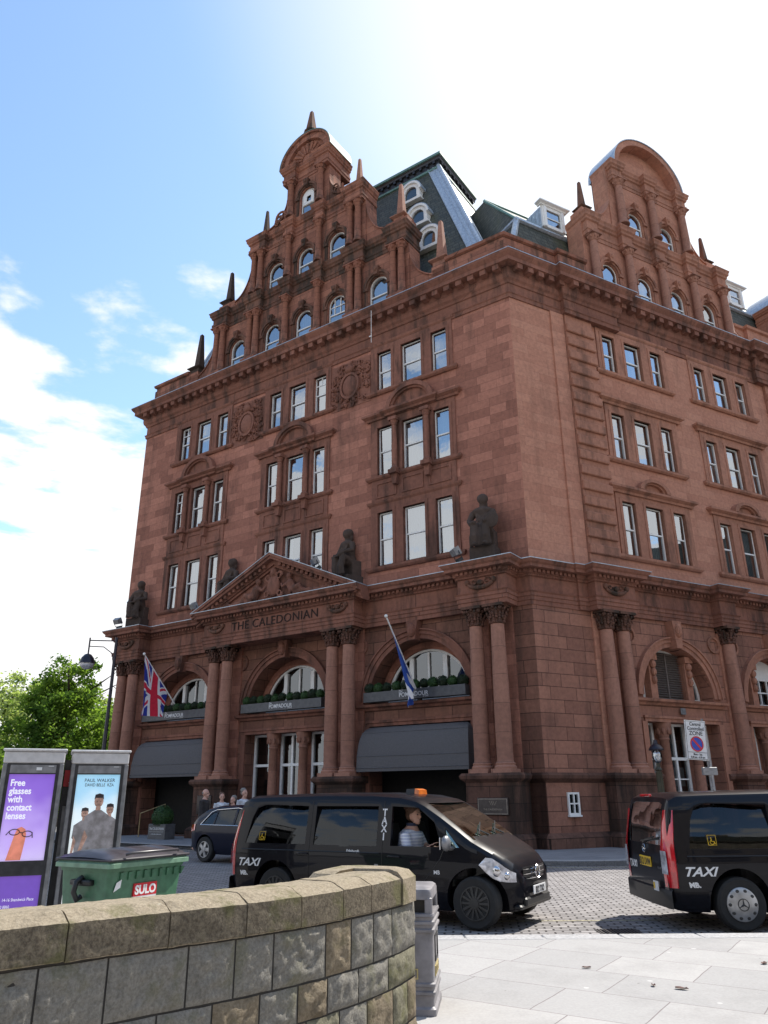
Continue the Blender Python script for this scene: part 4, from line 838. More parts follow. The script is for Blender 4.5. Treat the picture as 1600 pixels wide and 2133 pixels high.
for x in (-2.6, 2.6, -3.0, 3.0, 2.3, -2.3): b.ell((x, YP-0.05, 9.25), (0.2, 0.1, 0.09))
put('carved_figures', fuse(b, 0.035, TR, 2), H, FA)
put('carved_lettering', text_mb('THE CALEDONIAN', 0.50, 0.03, xs=1.06, spacing=1.06, bold=-0.004).mesh('carved_lettering', CARVE), H, FA @ at(0.0, -0.935, 8.16))
# awnings
def awning(bx):
    P = [(0.0, 3.97), (0.12, 3.95), (0.25, 3.88), (0.37, 3.75), (0.46, 3.56), (0.53, 3.3), (0.58, 2.95), (0.60, 2.44)]; b = MB(); hw = 2.26; n = 8
    rows = []
    for o, z in P:
        t = o/0.6; e = hw-0.50*(1-t**0.45)
        rows.append([(bx-e, -0.02, z)]+[(bx-e, -o*0.5, z)]+[(bx+e*(2*i/n-1), -o, z-0.0) for i in range(n+1)]+[(bx+e, -o*0.5, z), (bx+e, -0.02, z)])
    b.loft(rows, False)
    part('awning', b, GREY, smooth=50)
    b = MB()
    for o, z in (P[3], P[6], (0.605, 2.56)):
        t = o/0.6; e = hw-0.50*(1-t**0.45)+0.01; b.tube([(bx-e, 0.0, z), (bx-e, -o-0.01, z), (bx+e, -o-0.01, z), (bx+e, 0, z)], 0.009, 5)
    part('awning_seam', b, plain('awning_seam_grey', (0.12, 0.125, 0.14), 0.8))
for bx in (-6.24, 6.24): awning(bx)
# plaque beside the right-hand entrance
b = MB(); b.bbox(8.9, 9.95, -0.9, -0.84, 1.08, 1.58, 0.015); o = part('hotel_plaque', b, plain('dark_bronze_plaque', (0.06, 0.048, 0.045), 0.35, 0.3))
b = MB(); b.plate([rect(8.93, 9.92, 1.11, 1.55), rect(8.945, 9.905, 1.125, 1.535)], -0.906, 0.005)
for k, x in enumerate((9.32, 9.38, 9.44)): b.add([(x, -0.907, 1.48), (x+0.012, -0.907, 1.48), (x+0.072, -0.907, 1.36), (x+0.06, -0.907, 1.36)], [(0, 1, 2, 3)])
b.add([(9.56, -0.907, 1.48), (9.57, -0.907, 1.48), (9.51, -0.907, 1.36), (9.50, -0.907, 1.36)], [(0, 1, 2, 3)])
b.join(text_mb('THE CALEDONIAN', 0.075), at(9.43, -0.906, 1.22)); b.obj('plaque_lettering', plain('pale_bronze', (0.35, 0.3, 0.25), 0.4, 0.3), o, FA)
b = MB(); b.bbox(-9.7, -8.9, -0.9, -0.84, 1.2, 1.65, 0.015); part('hotel_plaque', b, MATS['dark_bronze_plaque'])
b = MB(); b.bbox(-3.7, -2.9, -0.94, -0.88, 1.0, 1.7, 0.015); part('hotel_plaque', b, MATS['dark_bronze_plaque'])
b = MB(); b.bbox(6.25, 6.5, -0.12, -0.08, 4.28, 4.5, 0.01); part('alarm_box', b, ALU, FB)
b = MB(); b.tube([(0, 0, 0), (0, 0, -1.6)], 0.012, 6); b.box(-0.1, 0.02, -0.02, 0.02, -1.3, -1.26); part('lightning_rod', b, WHT, FA @ at(4.75, -0.75, 21.3))

# ------------------------------------------------------------------ statues, floodlights
def statue(seed, shield=False):
    b = MB(); rg = random.Random(seed)
    b.box(-0.42, 0.42, -0.3, 0.42, 0, 0.55); b.box(-0.34, 0.34, 0.0, 0.42, 0.5, 1.15)
    b.ell((0, -0.02, 1.18), (0.33, 0.3, 0.24))
    b.tube([(0, 0.1, 1.15), (0, 0.08, 1.45), (0.01, 0.05, 1.75), (0.0, 0.0, 1.95)], [0.27, 0.22, 0.27, 0.13], 12)
    b.ell((0.0, -0.05, 1.8), (0.35, 0.17, 0.15)); b.ell((0.02, -0.05, 2.2), (0.14, 0.165, 0.185)); b.ell((0.0, 0.05, 2.26), (0.19, 0.19, 0.17)); b.ell((0.0, 0.12, 2.08), (0.15, 0.12, 0.16)); b.tube([(0, 0, 1.85), (0.01, -0.02, 2.15)], 0.10, 8)
    b.ell((0.02, -0.19, 2.2), (0.025, 0.04, 0.03))
    for s in (-1, 1):
        k = rg.uniform(-0.06, 0.06)
        b.tube([(s*0.16, 0, 1.15), (s*0.2, -0.38+k, 1.2+k), (s*0.19, -0.42, 0.85), (s*0.17, -0.36, 0.58)], [0.17, 0.15, 0.13, 0.12], 10)
        b.ell((s*0.17, -0.48, 0.58), (0.07, 0.14, 0.06)); 
        b.tube([(s*0.31, 0, 1.78), (s*0.44, -0.10, 1.48), (s*0.32, -0.34, 1.3+0.12*(s > 0)), (s*0.14, -0.48, 1.32)], [0.12, 0.095, 0.075, 0.06], 9)
    for i in range(9): x = -0.26+i*0.065; b.tube([(x, -0.36, 1.15), (x*1.15+rg.uniform(-0.03, 0.03), -0.42, 0.85), (x*1.25, -0.38, 0.56)], [0.03, 0.04, 0.05], 6)
    for i in range(6): x = -0.2+i*0.08; b.tube([(x, -0.12, 1.8), (x*0.8, -0.2, 1.5), (x*1.2, -0.22, 1.25)], 0.025, 6)
    if shield: b.ell((0.42, -0.42, 1.35), (0.22, 0.07, 0.29)); b.tube([(-0.4, -0.1, 0.6), (-0.36, -0.05, 1.5)], 0.07, 8)
    else: b.box(-0.3, 0.14, -0.52, -0.34, 1.24, 1.3)
    return fuse(b, 0.022, BLK, 1, 'statue')
sm = [statue(1), statue(2, True)]
for x, y, me, sc, rz, lab in ((-9.4, -0.42, 0, 1.02, 0.25, 'blackened seated stone figure at the far left end of the hotel ledge'), (-3.25, -0.30, 0, 1.05, -0.15, 'dark seated stone figure peering over the left slope of the pediment'),
        (3.25, -0.30, 0, 1.08, -0.3, 'dark robed stone figure seated just right of the pediment'), (9.4, -0.42, 1, 1.1, 0.15, 'dark seated stone figure with a round shield above the corner columns')):
    o = put('stone_statue', sm[me], None, FA @ at(x, y, 9.12) @ Matrix.Rotation(rz, 4, 'Z') @ Matrix.Scale(sc, 4)); tag(o, lab, 'statue', 'statues on the hotel ledge')
def flood(fr, x, y, z, rz, lab):
    o = thing('floodlight', lab, 'floodlight', fr @ at(x, y, z) @ Matrix.Rotation(rz, 4, 'Z') @ Matrix.Rotation(R(-30), 4, 'X'), 'floodlights on the hotel ledge')
    b = MB(); b.loft([[(-0.2, -0.1, 0.1), (0.2, -0.1, 0.1), (0.2, -0.1, 0.4), (-0.2, -0.1, 0.4)], [(-0.15, 0.12, 0.14), (0.15, 0.12, 0.14), (0.15, 0.12, 0.36), (-0.15, 0.12, 0.36)]], True, True); b.obj('lamp_housing', ALU, o)
    b = MB(); b.box(-0.18, 0.18, -0.115, -0.105, 0.12, 0.38); b.obj('lens', LGL, o)
    b = MB(); b.tube([(-0.22, 0, 0.25), (-0.22, 0, 0.0), (0.22, 0, 0.0), (0.22, 0, 0.25)], 0.015, 6); b.box(-0.1, 0.1, -0.1, 0.1, -0.12, 0.0); b.obj('bracket', BLACKP, o)
flood(FA, 8.75, -1.15, 9.3, 2.6, 'grey floodlight at the feet of the corner statue with the shield')
flood(FA, 2.3, -1.0, 10.15, 2.6, 'grey floodlight on the pediment slope below the right robed statue')
flood(FA, -4.6, -1.0, 9.3, 2.9, 'grey floodlight near the foot of the left pediment slope')
flood(FA, -9.75, -1.15, 9.25, 3.3, 'floodlight on the far left corner of the hotel ledge')

# ------------------------------------------------------------------ planters on the arch sills
SHR = [plain('box_leaf_dark', (0.018, 0.04, 0.012), 0.6, scale=60, noise_amt=0.4), plain('box_leaf_green', (0.03, 0.09, 0.015), 0.6, scale=60, noise_amt=0.4)]
def ballmesh(r, seed, mat, nleaf=700):
    rg = random.Random(seed); b = MB(); b.ell((0, 0, 0), (r*0.86, r*0.86, r*0.86), 12, 8)
    for i in range(nleaf):
        u = Vector((rg.gauss(0, 1), rg.gauss(0, 1), rg.gauss(0, 1))).normalized(); p = u*r*rg.uniform(0.85, 1.04)
        a = Vector((rg.gauss(0, 1), rg.gauss(0, 1), rg.gauss(0, 1))).normalized()*0.022; c = u.cross(a).normalized()*0.02
        b.add([p-a, p+c, p+a, p-c], [(0, 1, 2, 3)])
    return b.mesh('topiary_ball', mat)
balls = [ballmesh(0.19, i, SHR[i % 2]) for i in range(4)]
for k, (bx, lab) in enumerate(((-6.24, 'long grey planter with clipped box balls behind the union flag'), (0, 'long grey planter with clipped box balls on the sill of the middle arch'), (6.24, 'long grey planter with clipped box balls behind the blue flag'))):
    o = thing('planter_box', lab, 'planter', FA @ at(bx, -0.2, 4.83), 'planters on the arch sills')
    b = MB(); b.box(-2.12, 2.12, -0.17, -0.15, 0, 0.34); b.box(-2.12, 2.12, 0.13, 0.15, 0, 0.34); b.box(-2.12, -2.10, -0.15, 0.13, 0, 0.34); b.box(2.10, 2.12, -0.15, 0.13, 0, 0.34); b.box(-2.1, 2.1, -0.15, 0.13, 0.02, 0.27); b.box(0.0, 0.006, -0.175, -0.17, 0, 0.34)
    b.obj('box', BOXG, o)
    b = text_mb('POMPADOUR', 0.215, 0.006, xs=0.92, bold=0.002); b.tf(at(0.05, -0.176, 0.09)); t = text_mb('The', 0.12, 0.006, shear=0.4, xs=0.9); b.join(t, at(-0.5, -0.177, 0.25)); b.join(text_mb('by Galvin', 0.06, 0.006, shear=0.3), at(0.55, -0.177, 0.04)); b.obj('lettering', TXTW, o)
    for i in range(11):
        rb = random.Random(k*50+i); q = put('topiary_ball', balls[(i*3+k) % 4], o, ABS[o.name] @ at(-1.95+i*0.39, rb.uniform(-0.03, 0.03), 0.50+rb.uniform(-0.03, 0.02)) @ Matrix.Scale(rb.uniform(0.88, 1.06), 4))

# ------------------------------------------------------------------ flags
UR = plain('flag_red', (0.62, 0.015, 0.05), 0.8, noise_amt=0.05); UB = plain('flag_blue', (0.02, 0.035, 0.30), 0.8, noise_amt=0.05); UWH = plain('flag_white', (0.75, 0.75, 0.78), 0.8, noise_amt=0.03); SB = plain('saltire_blue', (0.015, 0.06, 0.30), 0.8, noise_amt=0.05)
def union(u, v):  # u along the fly 0..2, v along the hoist 0..1 -> material index (0 blue, 1 white, 2 red)
    x, y = u-1, v-0.5
    if abs(x) < 0.1 or abs(y) < 0.1: return 2
    if abs(x) < 0.167 or abs(y) < 0.167: return 1
    d1 = (y-x/2)/math.sqrt(1.25); d2 = (y+x/2)/math.sqrt(1.25)
    for d, s in ((d1, 1 if x > 0 else -1), (d2, 1 if x > 0 else -1)):
        if -0.067 < d*s*(1 if d is d1 else -1) < 0.0: return 2
    return 1 if (abs(d1) < 0.1 or abs(d2) < 0.1) else 0
def saltire(u, v):
    x, y = u-1, v-0.5
    return 1 if min(abs(y-x/2), abs(y+x/2)) < 0.085 else 0
def flag(x, base, tip, lab, name, fn, mats, c4, fold, seed):
    o = thing(name, lab, 'flag', FA @ at(x, base[0], base[1]))
    B0 = Vector((0, 0, 0)); T = Vector((tip[0]-x, tip[1]-base[0], tip[2]-base[1])); m = ABS[o.name]
    b = MB(); b.tube([B0, T], [0.032, 0.024], 10); b.obj('flagpole', WHT, o, smooth=40); b = MB(); b.ell(T, (0.06, 0.06, 0.06)); b.obj('pole_finial', WHT, o, smooth=60)
    b = MB(); b.lathe(0, 0, [(0.09, -0.1), (0.09, 0.1), (0.05, 0.16)], 10); b.obj('pole_socket', DGREY, o)
    h0 = T*0.985; h1 = T*c4[0]; f0 = Vector(c4[1]); f1 = Vector(c4[2]); nu, nv = 110, 60; b = MB(); b.mi = 0; vs = []; fs = []; ms = []
    for i in range(nu+1):
        t = i/nu
        for j in range(nv+1):
            s_ = j/nv; p = (h0*(1-s_)+h1*s_)*(1-t)+(f0*(1-s_)+f1*s_)*t
            a = fold*(0.15+t)*math.sin(s_*9+t*2.2+seed)+0.4*fold*t*math.sin(s_*21+seed)
            vs.append(p+Vector((0.4*a, a, -0.35*t*(1-t)*abs(h0.y-h1.y)*0)))
    for i in range(nu):
        for j in range(nv): fs.append((i*(nv+1)+j, (i+1)*(nv+1)+j, (i+1)*(nv+1)+j+1, i*(nv+1)+j+1)); ms.append(fn(2*(i+0.5)/nu, (j+0.5)/nv))
    b.add(vs, fs); b.m = ms; b.obj('flag_cloth', mats, o, smooth=60)
flag(-6.35, (-0.1, 5.35), (-6.35, -2.15, 7.45), 'red white and blue union flag hanging from a white pole over the left awning', 'union_flag', union, [UB, UWH, UR], (0.30, (-0.25, -1.75, -0.45), (0.12, -0.75, -0.45)), 0.10, 0.3)
flag(6.38, (-0.1, 4.85), (6.38, -2.15, 7.42), 'limp blue and white saltire flag hanging close to its white pole', 'saltire_flag', saltire, [SB, UWH], (0.14, (0.40, -1.0, -0.12), (-0.14, -0.48, -0.38)), 0.085, 1.3)

# ------------------------------------------------------------------ vehicles
def interp(t, x):
    for i in range(len(t)-1):
        if x <= t[i+1][0]:
            a, b = t[i], t[i+1]; k = (x-a[0])/max(1e-9, b[0]-a[0]); return tuple(a[j]+(b[j]-a[j])*k for j in range(1, len(a))) if x > a[0] else tuple(a[1:])
    return tuple(t[-1][1:])
class Car:
    def __init__(s, prof, plan, belt, tum): s.prof, s.plan, s.belt, s.tum = prof, plan, belt, tum   # prof: x, z_top, z_bottom ; plan: x, half width
    def w(s, x): return interp(s.plan, x)[0]
    def zt(s, x): return interp(s.prof, x)[0]
    def sy(s, x, z):
        y = s.w(x)
        if z > s.belt: y -= s.tum*(z-s.belt)
        elif z < 0.55: y -= 0.05*(0.55-z)/0.3
        else: y += 0.012*math.sin(PI*(z-0.55)/(s.belt-0.55))
        return y
    def ring(s, x, zt, zb, ins=0.0):
        h = []; za, zz = zb+0.12, zt-0.10; n = 9
        for i in range(n):
            z = za+(zz-za)*i/(n-1); h.append((s.sy(x, z)-ins, z))
        yt = s.sy(x, zz)-ins; ct = min(0.10, (zt-zb)*0.2)
        h = [(h[0][0]-0.09, zb)]+h+[(yt-0.035, zt-0.045), (yt-0.10, zt-0.018), (yt-0.24, zt-0.004)]
        return [(x, y, z) for y, z in h]+[(x, 0, zt+0.008)]+[(x, -y, z) for y, z in reversed(h)]
    def body(s, ins=0, x0=None, x1=None, zb=None, dz=0):
        xs = sorted(set([p[0] for p in s.prof]+[s.prof[0][0]+0.12*i for i in range(60)])); x0 = s.prof[0][0] if x0 is None else x0; x1 = s.prof[-1][0] if x1 is None else x1
        xs = [x for x in xs if x0 < x < x1]; xs = [x0]+xs+[x1]
        xs = [x for i, x in enumerate(xs) if i == 0 or x-xs[i-1] > 0.012]
        b = MB(); b.loft([s.ring(x, s.zt(x)-dz, interp(s.prof, x)[1] if zb is None else zb, ins) for x in xs], True, True); return b
def boolean(me, cutters, name):
    o = bpy.data.objects.new('bo', me); C.objects.link(o); cs = []
    for c in cutters:
        cm = c.mesh('c', DARK, fix=True); co = bpy.data.objects.new('c', cm); C.objects.link(co); cs.append(co)
        md = o.modifiers.new('b', 'BOOLEAN'); md.operation = 'DIFFERENCE'; md.solver = 'EXACT'; md.object = co
    dg = bpy.context.evaluated_depsgraph_get(); dg.update(); out = bpy.data.meshes.new_from_object(o.evaluated_get(dg)); out.name = name
    for co in cs: bpy.data.objects.remove(co)
    bpy.data.objects.remove(o)
    out.polygons.foreach_set('use_smooth', [True]*len(out.polygons)); out.set_sharp_from_angle(angle=R(28)); return out
def densify(poly, d=0.08):
    o = []
    for i, p in enumerate(poly):
        q = poly[(i+1) % len(poly)]; n = max(1, int(math.hypot(q[0]-p[0], q[1]-p[1])/d))
        for k in range(n): o.append((p[0]+(q[0]-p[0])*k/n, p[1]+(q[1]-p[1])*k/n))
    return o
def sidepanel(car, poly, side, off, b=None):
    b = b or MB(); P = densify(poly); tri = tessellate_polygon([[Vector((x, z, 0)) for x, z in P]])
    b.add([(x, side*(car.sy(x, z)+off), z) for x, z in P], [tuple(t) for t in tri]); return b
def glasspanel(car, poly, side, off, curv=0.22, nr=9, nc=7):
    zs = [p[1] for p in poly]; z0, z1 = min(zs)+1e-4, max(zs)-1e-4; rows = []
    for i in range(nr+1):
        z = z0+(z1-z0)*i/nr; xs = []
        for k, p in enumerate(poly):
            q = poly[(k+1) % len(poly)]
            if (p[1]-z)*(q[1]-z) <= 0 and abs(p[1]-q[1]) > 1e-9: xs.append(p[0]+(q[0]-p[0])*(z-p[1])/(q[1]-p[1]))
        a, c = min(xs), max(xs); rows.append([(a+(c-a)*j/nc, side*(car.sy(a+(c-a)*j/nc, z)+off-curv*(z-z0)**2+0.012*math.sin(PI*j/nc)), z) for j in range(nc+1)])
    return MB().loft(rows, False)
def grow(poly, g):
    cx = sum(p[0] for p in poly)/len(poly); cz = sum(p[1] for p in poly)/len(poly)
    return [(x+g*(1 if x > cx else -1), z+g*(1 if z > cz else -1)) for x, z in poly]
def sidetext(car, txt, size, x, z, side, shear=0, xs=1.0, vertical=False, bold=0.004):
    b = MB()
    if vertical:
        for i, ch in enumerate(txt): t = text_mb(ch, size, 0.002, bold=bold, xs=xs); b.join(t, at(0, 0, -i*size*0.80))
    else: b = text_mb(txt, size, 0.002, 'LEFT', shear=shear, bold=bold, xs=xs)
    if side < 0: b.v = [(x+vx, -(car.sy(x+vx, z+vz)+0.004+vy*-1), z+vz) for vx, vy, vz in b.v]
    else: b.v = [(x-vx, car.sy(x-vx, z+vz)+0.004-vy, z+vz) for vx, vy, vz in b.v]
    return b
def wheelmeshes(r, w_, kind):
    ty = MB(); ty.loft([[(rr*math.cos(2*PI*j/32), y, rr*math.sin(2*PI*j/32)) for j in range(32)] for rr, y in ((r*0.62, -w_/2+0.01), (r*0.9, -w_/2), (r*0.985, -w_/2+0.02), (r, -w_/2+0.05), (r, w_/2-0.05), (r*0.985, w_/2-0.02), (r*0.9, w_/2), (r*0.62, w_/2-0.01))], True, True)
    hb = MB(); y0 = -w_/2-0.004; R_h = r*0.64
    if kind == 'silver':      # full cover with ten slots
        hb.loft([[(rr*math.cos(2*PI*j/40), y, rr*math.sin(2*PI*j/40)) for j in range(40)] for rr, y in ((R_h, y0+0.03), (R_h*0.97, y0), (R_h*0.9, y0-0.008), (R_h*0.55, y0-0.02), (R_h*0.3, y0-0.028), (0.004, y0-0.03))], True, True)
        hb.mi = 1
        for k in range(10):
            a = k*PI/5; hb.ell((R_h*0.78*math.cos(a), y0-0.006, R_h*0.78*math.sin(a)), (0.03, 0.012, 0.024), 8, 6)
        hb.loft([[(rr*math.cos(2*PI*j/32), y, rr*math.sin(2*PI*j/32)) for j in range(32)] for rr, y in ((R_h*0.36, y0-0.022), (R_h*0.36, y0-0.032), (R_h*0.31, y0-0.032), (R_h*0.31, y0-0.022))], True, False)
        for k in range(3): a = PI/2+k*2*PI/3; hb.tube([(0, y0-0.034, 0), (R_h*0.31*math.cos(a), y0-0.03, R_h*0.31*math.sin(a))], [0.012, 0.004], 6)
    else:                     # spoked rim
        n = 14 if kind == 'black' else 5; wd = 0.016 if kind == 'black' else 0.045
        hb.loft([[(rr*math.cos(2*PI*j/40), y, rr*math.sin(2*PI*j/40)) for j in range(40)] for rr, y in ((R_h, y0+0.06), (R_h, y0), (R_h*0.93, y0), (R_h*0.9, y0+0.05))], True, False)
        for k in range(n):
            a = 2*PI*k/n; ca, sa = math.cos(a), math.sin(a); q = []
            for rr, ww, yy in ((0.05, wd*0.9, y0-0.005), (R_h*0.92, wd, y0+0.004)): q.append([(ca*rr-sa*ww, yy, sa*rr+ca*ww), (ca*rr+sa*ww, yy, sa*rr-ca*ww), (ca*rr+sa*ww, yy+0.03, sa*rr-ca*ww), (ca*rr-sa*ww, yy+0.03, sa*rr+ca*ww)])
            hb.loft(q, True, True)
        hb.loft([[(rr*math.cos(2*PI*j/24), y, rr*math.sin(2*PI*j/24)) for j in range(24)] for rr, y in ((0.058, y0+0.01), (0.058, y0-0.014), (0.004, y0-0.016))], True, True)
        hb.mi = 1; hb.loft([[(R_h*0.93*math.cos(2*PI*j/24), y0+0.07, R_h*0.93*math.sin(2*PI*j/24)) for j in range(24)], [(0.01*math.cos(2*PI*j/24), y0+0.075, 0.01*math.sin(2*PI*j/24)) for j in range(24)]], True, True)
        hb.mi = 0; hb.loft([[(rr*math.cos(2*PI*j/24), y0-0.015, rr*math.sin(2*PI*j/24)) for j in range(24)] for rr in (0.06, 0.052)], True, False)
    return ty.mesh('tyre', RUB, 40), hb
def star(b, c, r, ax='x', th=0.012):
    n = 24
    if ax == 'x': P = lambda u, v: (c[0], c[1]+u, c[2]+v)
    b.tube([P(r*math.cos(2*PI*j/n), r*math.sin(2*PI*j/n)) for j in range(n+1)], th*0.7, 6)
    for k in range(3): a = PI/2+2*PI*k/3; b.tube([P(0, 0), P(r*math.cos(a), r*math.sin(a))], [th, th*0.3], 6)
VAN = Car([(0.0, 0.62, 0.36), (0.02, 1.06, 0.30), (0.05, 1.28, 0.27), (0.09, 1.5, 0.25), (0.14, 1.63, 0.24), (0.26, 1.685, 0.23), (0.6, 1.70, 0.22), (1.6, 1.72, 0.2), (2.6, 1.712, 0.2), (3.05, 1.685, 0.2), (3.3, 1.635, 0.2), (3.45, 1.57, 0.2), (3.7, 1.425, 0.2), (3.95, 1.265, 0.2), (4.16, 1.12, 0.2), (4.284, 1.055, 0.2), (4.452, 0.965, 0.2), (4.586, 0.875, 0.21), (4.67, 0.79, 0.22), (4.729, 0.68, 0.25), (4.763, 0.55, 0.3)],
    [(0, 0.82), (0.04, 0.87), (0.12, 0.905), (0.3, 0.925), (3.6, 0.925), (4.0, 0.91), (4.242, 0.88), (4.41, 0.84), (4.536, 0.79), (4.637, 0.72), (4.704, 0.64), (4.763, 0.54)], 0.98, 0.17)
VW = [[(0.30, 0.99), (1.45, 0.99), (1.45, 1.53), (0.62, 1.55), (0.46, 1.50), (0.38, 1.34)], [(1.60, 0.99), (2.70, 0.99), (2.70, 1.53), (1.60, 1.53)], [(2.93, 1.0), (3.74, 1.0), (3.62, 1.32), (3.36, 1.51), (2.93, 1.53)], [(3.83, 1.0), (4.0, 1.0), (3.80, 1.24), (3.79, 1.2)]]
_vm = {}
def van_meshes():
    if _vm: return _vm
    car = VAN; cut = []
    for x in (0.9, 4.20):
        for s in (-1, 1):
            c = MB(); c.loft([[(x+0.405*math.cos(2*PI*j/36), s*y, 0.35+0.405*math.sin(2*PI*j/36)) for j in range(36)] for y in (0.60, 1.3)], True, True); cut.append(c)
    cut.append(car.body(0.055, 0.16, 3.9, 0.5, 0.06))
    for wv in VW: c = MB(); c.prism(wv, -1.3, 1.3); cut.append(c)
    c = MB()   # windscreen opening
    ring = lambda x: [(x, -0.66, 1.57), (x, 0.66, 1.57), (x, 0.77, 1.16), (x, 0.70, 1.135), (x, -0.70, 1.135), (x, -0.77, 1.16)]
    c.loft([[(x, y, z+(x-3.7)*0.0) for x, y, z in ring(3.15)], ring(4.5)], True, True); cut.append(c)
    c = MB(); c.loft([[(x, y, z) for y, z in ((-0.66, 1.02), (0.66, 1.02), (0.69, 1.2), (0.62, 1.54), (0.5, 1.57), (-0.5, 1.57), (-0.62, 1.54), (-0.69, 1.2))] for x in (-0.2, 0.4)], True, True); cut.append(c)
    _vm['body'] = boolean(car.body().mesh('b', PAINT, fix=True), cut, 'body')
    b = MB(); xs = [3.30+0.88*i/8 for i in range(9)]
    b.loft([[(x, (0.66+0.12*(x-3.3)/0.88)*(j/5-1), car.zt(x)-0.012-0.03*abs(j/5-1)**2*0) for j in range(11)] for x in xs], False); _vm['ws'] = b.mesh('windscreen', WGL, 60)
    b = MB(); b.loft([[(xx, y*0.69*(1-0.12*(z > 1.4)), z) for y in (-1, -0.5, 0, 0.5, 1)] for xx, z in ((0.025, 1.0), (0.05, 1.2), (0.085, 1.42), (0.125, 1.58))], False); _vm['rw'] = b.mesh('rear_window', CGL, 60)
    return _vm
def plateobj(txt, mat, parent, m, w_=0.52, h=0.11):
    b = MB(); b.bbox(-w_/2, w_/2, -0.012, 0, 0, h, 0.004); o = b.obj('number_plate', mat, parent, m)
    t = text_mb(txt, h*0.98, 0.002, bold=0.003, xs=0.82); t.tf(at(0, -0.014, h*0.15)); t.obj('plate_lettering', TXTD, o, m)
def taxi(name, lab, pos, rz, hub, front_plate, rear_plate, tint_driver_open):
    o = thing(name, lab, 'taxi', None, 'black minivan taxis', pos, rz); car = VAN; vm = van_meshes(); m = ABS[o.name]
    body = put('body', vm['body'], o)
    for s in (-1, 1):
        for i, wv in enumerate(VW):
            if s < 0 and i == 2 and tint_driver_open: continue
            glasspanel(car, grow(wv, 0.015), s, -0.012).obj('side_window', CGL if i < 2 else WGL, o, smooth=60)
        b = MB()
        for x in (1.53, 2.80): 
            b.tube([(x, s*(car.sy(x, z)+0.001), z) for z in [0.3+0.13*k for k in range(11)]], 0.005, 5)
        b.tube([(0.25+0.25*k, s*(car.sy(0.25+0.25*k, 0.90)+0.002), 0.90) for k in range(11)], 0.008, 5)
        b.tube([(x, s*(car.sy(x, z)+0.001), z) for x, z in ((3.0, 0.3), (3.35, 0.42), (3.5, 0.6), (3.72, 0.85), (3.78, 0.98))], 0.005, 5)
        b.obj('door_gaps', BLACKP, o)
        for x in (1.42, 3.0): b = MB(); b.tube([(x-0.09, s*(car.sy(x, 0.86)+0.02), 0.86), (x-0.07, s*(car.sy(x, 0.86)+0.04), 0.865), (x+0.07, s*(car.sy(x, 0.86)+0.04), 0.865), (x+0.09, s*(car.sy(x, 0.86)+0.02), 0.86)], 0.014, 6); b.obj('door_handle', PAINT, o, smooth=60)
        b = MB()   # headlight wrapped round the corner
        XS = [4.28, 4.365, 4.45, 4.535, 4.60, 4.66, 4.71]; zt_ = [0.80, 0.885, 0.875, 0.82, 0.765, 0.72, 0.69]; zb_ = [0.785, 0.70, 0.63, 0.595, 0.585, 0.58, 0.58]
        b.loft([[(x+0.004, s*(car.sy(x, zb_[i]+(zt_[i]-zb_[i])*k/4)+0.012+0.012*math.sin(PI*k/4)), zb_[i]+(zt_[i]-zb_[i])*k/4) for k in range(5)] for i, x in enumerate(XS)], False)
        hl = b.obj('headlight', CLRL, o, smooth=60)
        b = MB(); b.ell((4.495, s*(car.sy(4.495, 0.7)+0.012), 0.72), (0.07, 0.03, 0.07)); b.ell((4.61, s*(car.sy(4.61, 0.7)+0.008), 0.66), (0.055, 0.03, 0.05)); b.obj('reflector', CHR, hl, smooth=60)
        b = MB()   # tail light
        def tl(z0, z1, mat, nm):
            q = MB(); rows = []
            for k in range(7):
                z = z0+(z1-z0)*k/6; xr = 0.02+0.105*max(0, (z-1.0)/0.6); e = 0.012*math.sin(PI*k/6)
                rows.append([(xr-0.022-e, s*0.70, z), (xr-0.022-e, s*0.78, z), (xr-0.006-e*0.6, s*(car.sy(0.04, z)-0.012), z), (xr+0.025, s*(car.sy(0.06, z)+0.008+e), z), (xr+0.065, s*(car.sy(0.12, z)+0.010+e*0.6), z), (xr+0.085, s*(car.sy(0.14, z)-0.01), z)])
            q.loft(rows, False); return q.obj(nm, mat, o, smooth=60)
        tl(0.52, 1.47, REDL, 'tail_light')
        q = MB(); q.loft([[(0.02-0.046, s*0.705, z), (0.02-0.044, s*0.78, z), (0.02-0.03, s*(car.sy(0.04, z)-0.004), z)] for z in (0.68, 0.74, 0.8, 0.86, 0.92, 0.96)], False); q.obj('reversing_light', LGL if False else CLRL, o, smooth=60)
        b = MB(); b.bbox(-0.02, 0.0, s*0.6-0.07, s*0.6+0.07, 0.36, 0.41, 0.008); b.obj('reflector', REDL, o)
        b = MB(); b.ell((3.88, s*1.06, 1.06), (0.06, 0.10, 0.10), 14, 10); b.tube([(3.9, s*0.9, 0.99), (3.89, s*1.0, 1.0)], 0.03, 8); mr = b.obj('wing_mirror', PAINT if not tint_driver_open else ALU, o, smooth=60)
        b = MB(); b.bbox(3.815, 3.83, s*1.06-0.085, s*1.06+0.085, 0.98, 1.14, 0.006); b.obj('mirror_glass', CHR, mr)
        sidetext(car, 'TAXI', 0.155, 0.17 if s < 0 else 0.75, 0.665, s, shear=0.35, xs=1.25).obj('taxi_lettering', TXTW, o)
        sidetext(car, 'MB.', 0.085, 0.24 if s < 0 else 0.5, 0.53, s, shear=-0.2, xs=1.1).obj('operator_lettering', TXTW, o)
        sidetext(car, 'MB', 0.07, 3.62 if s < 0 else 3.8, 0.66, s, bold=0.001).obj('operator_lettering', TXTW, o)
        sidetext(car, 'TAXI', 0.135, 2.815, 1.40, s, vertical=True, xs=0.9).obj('taxi_lettering', TXTW, o)
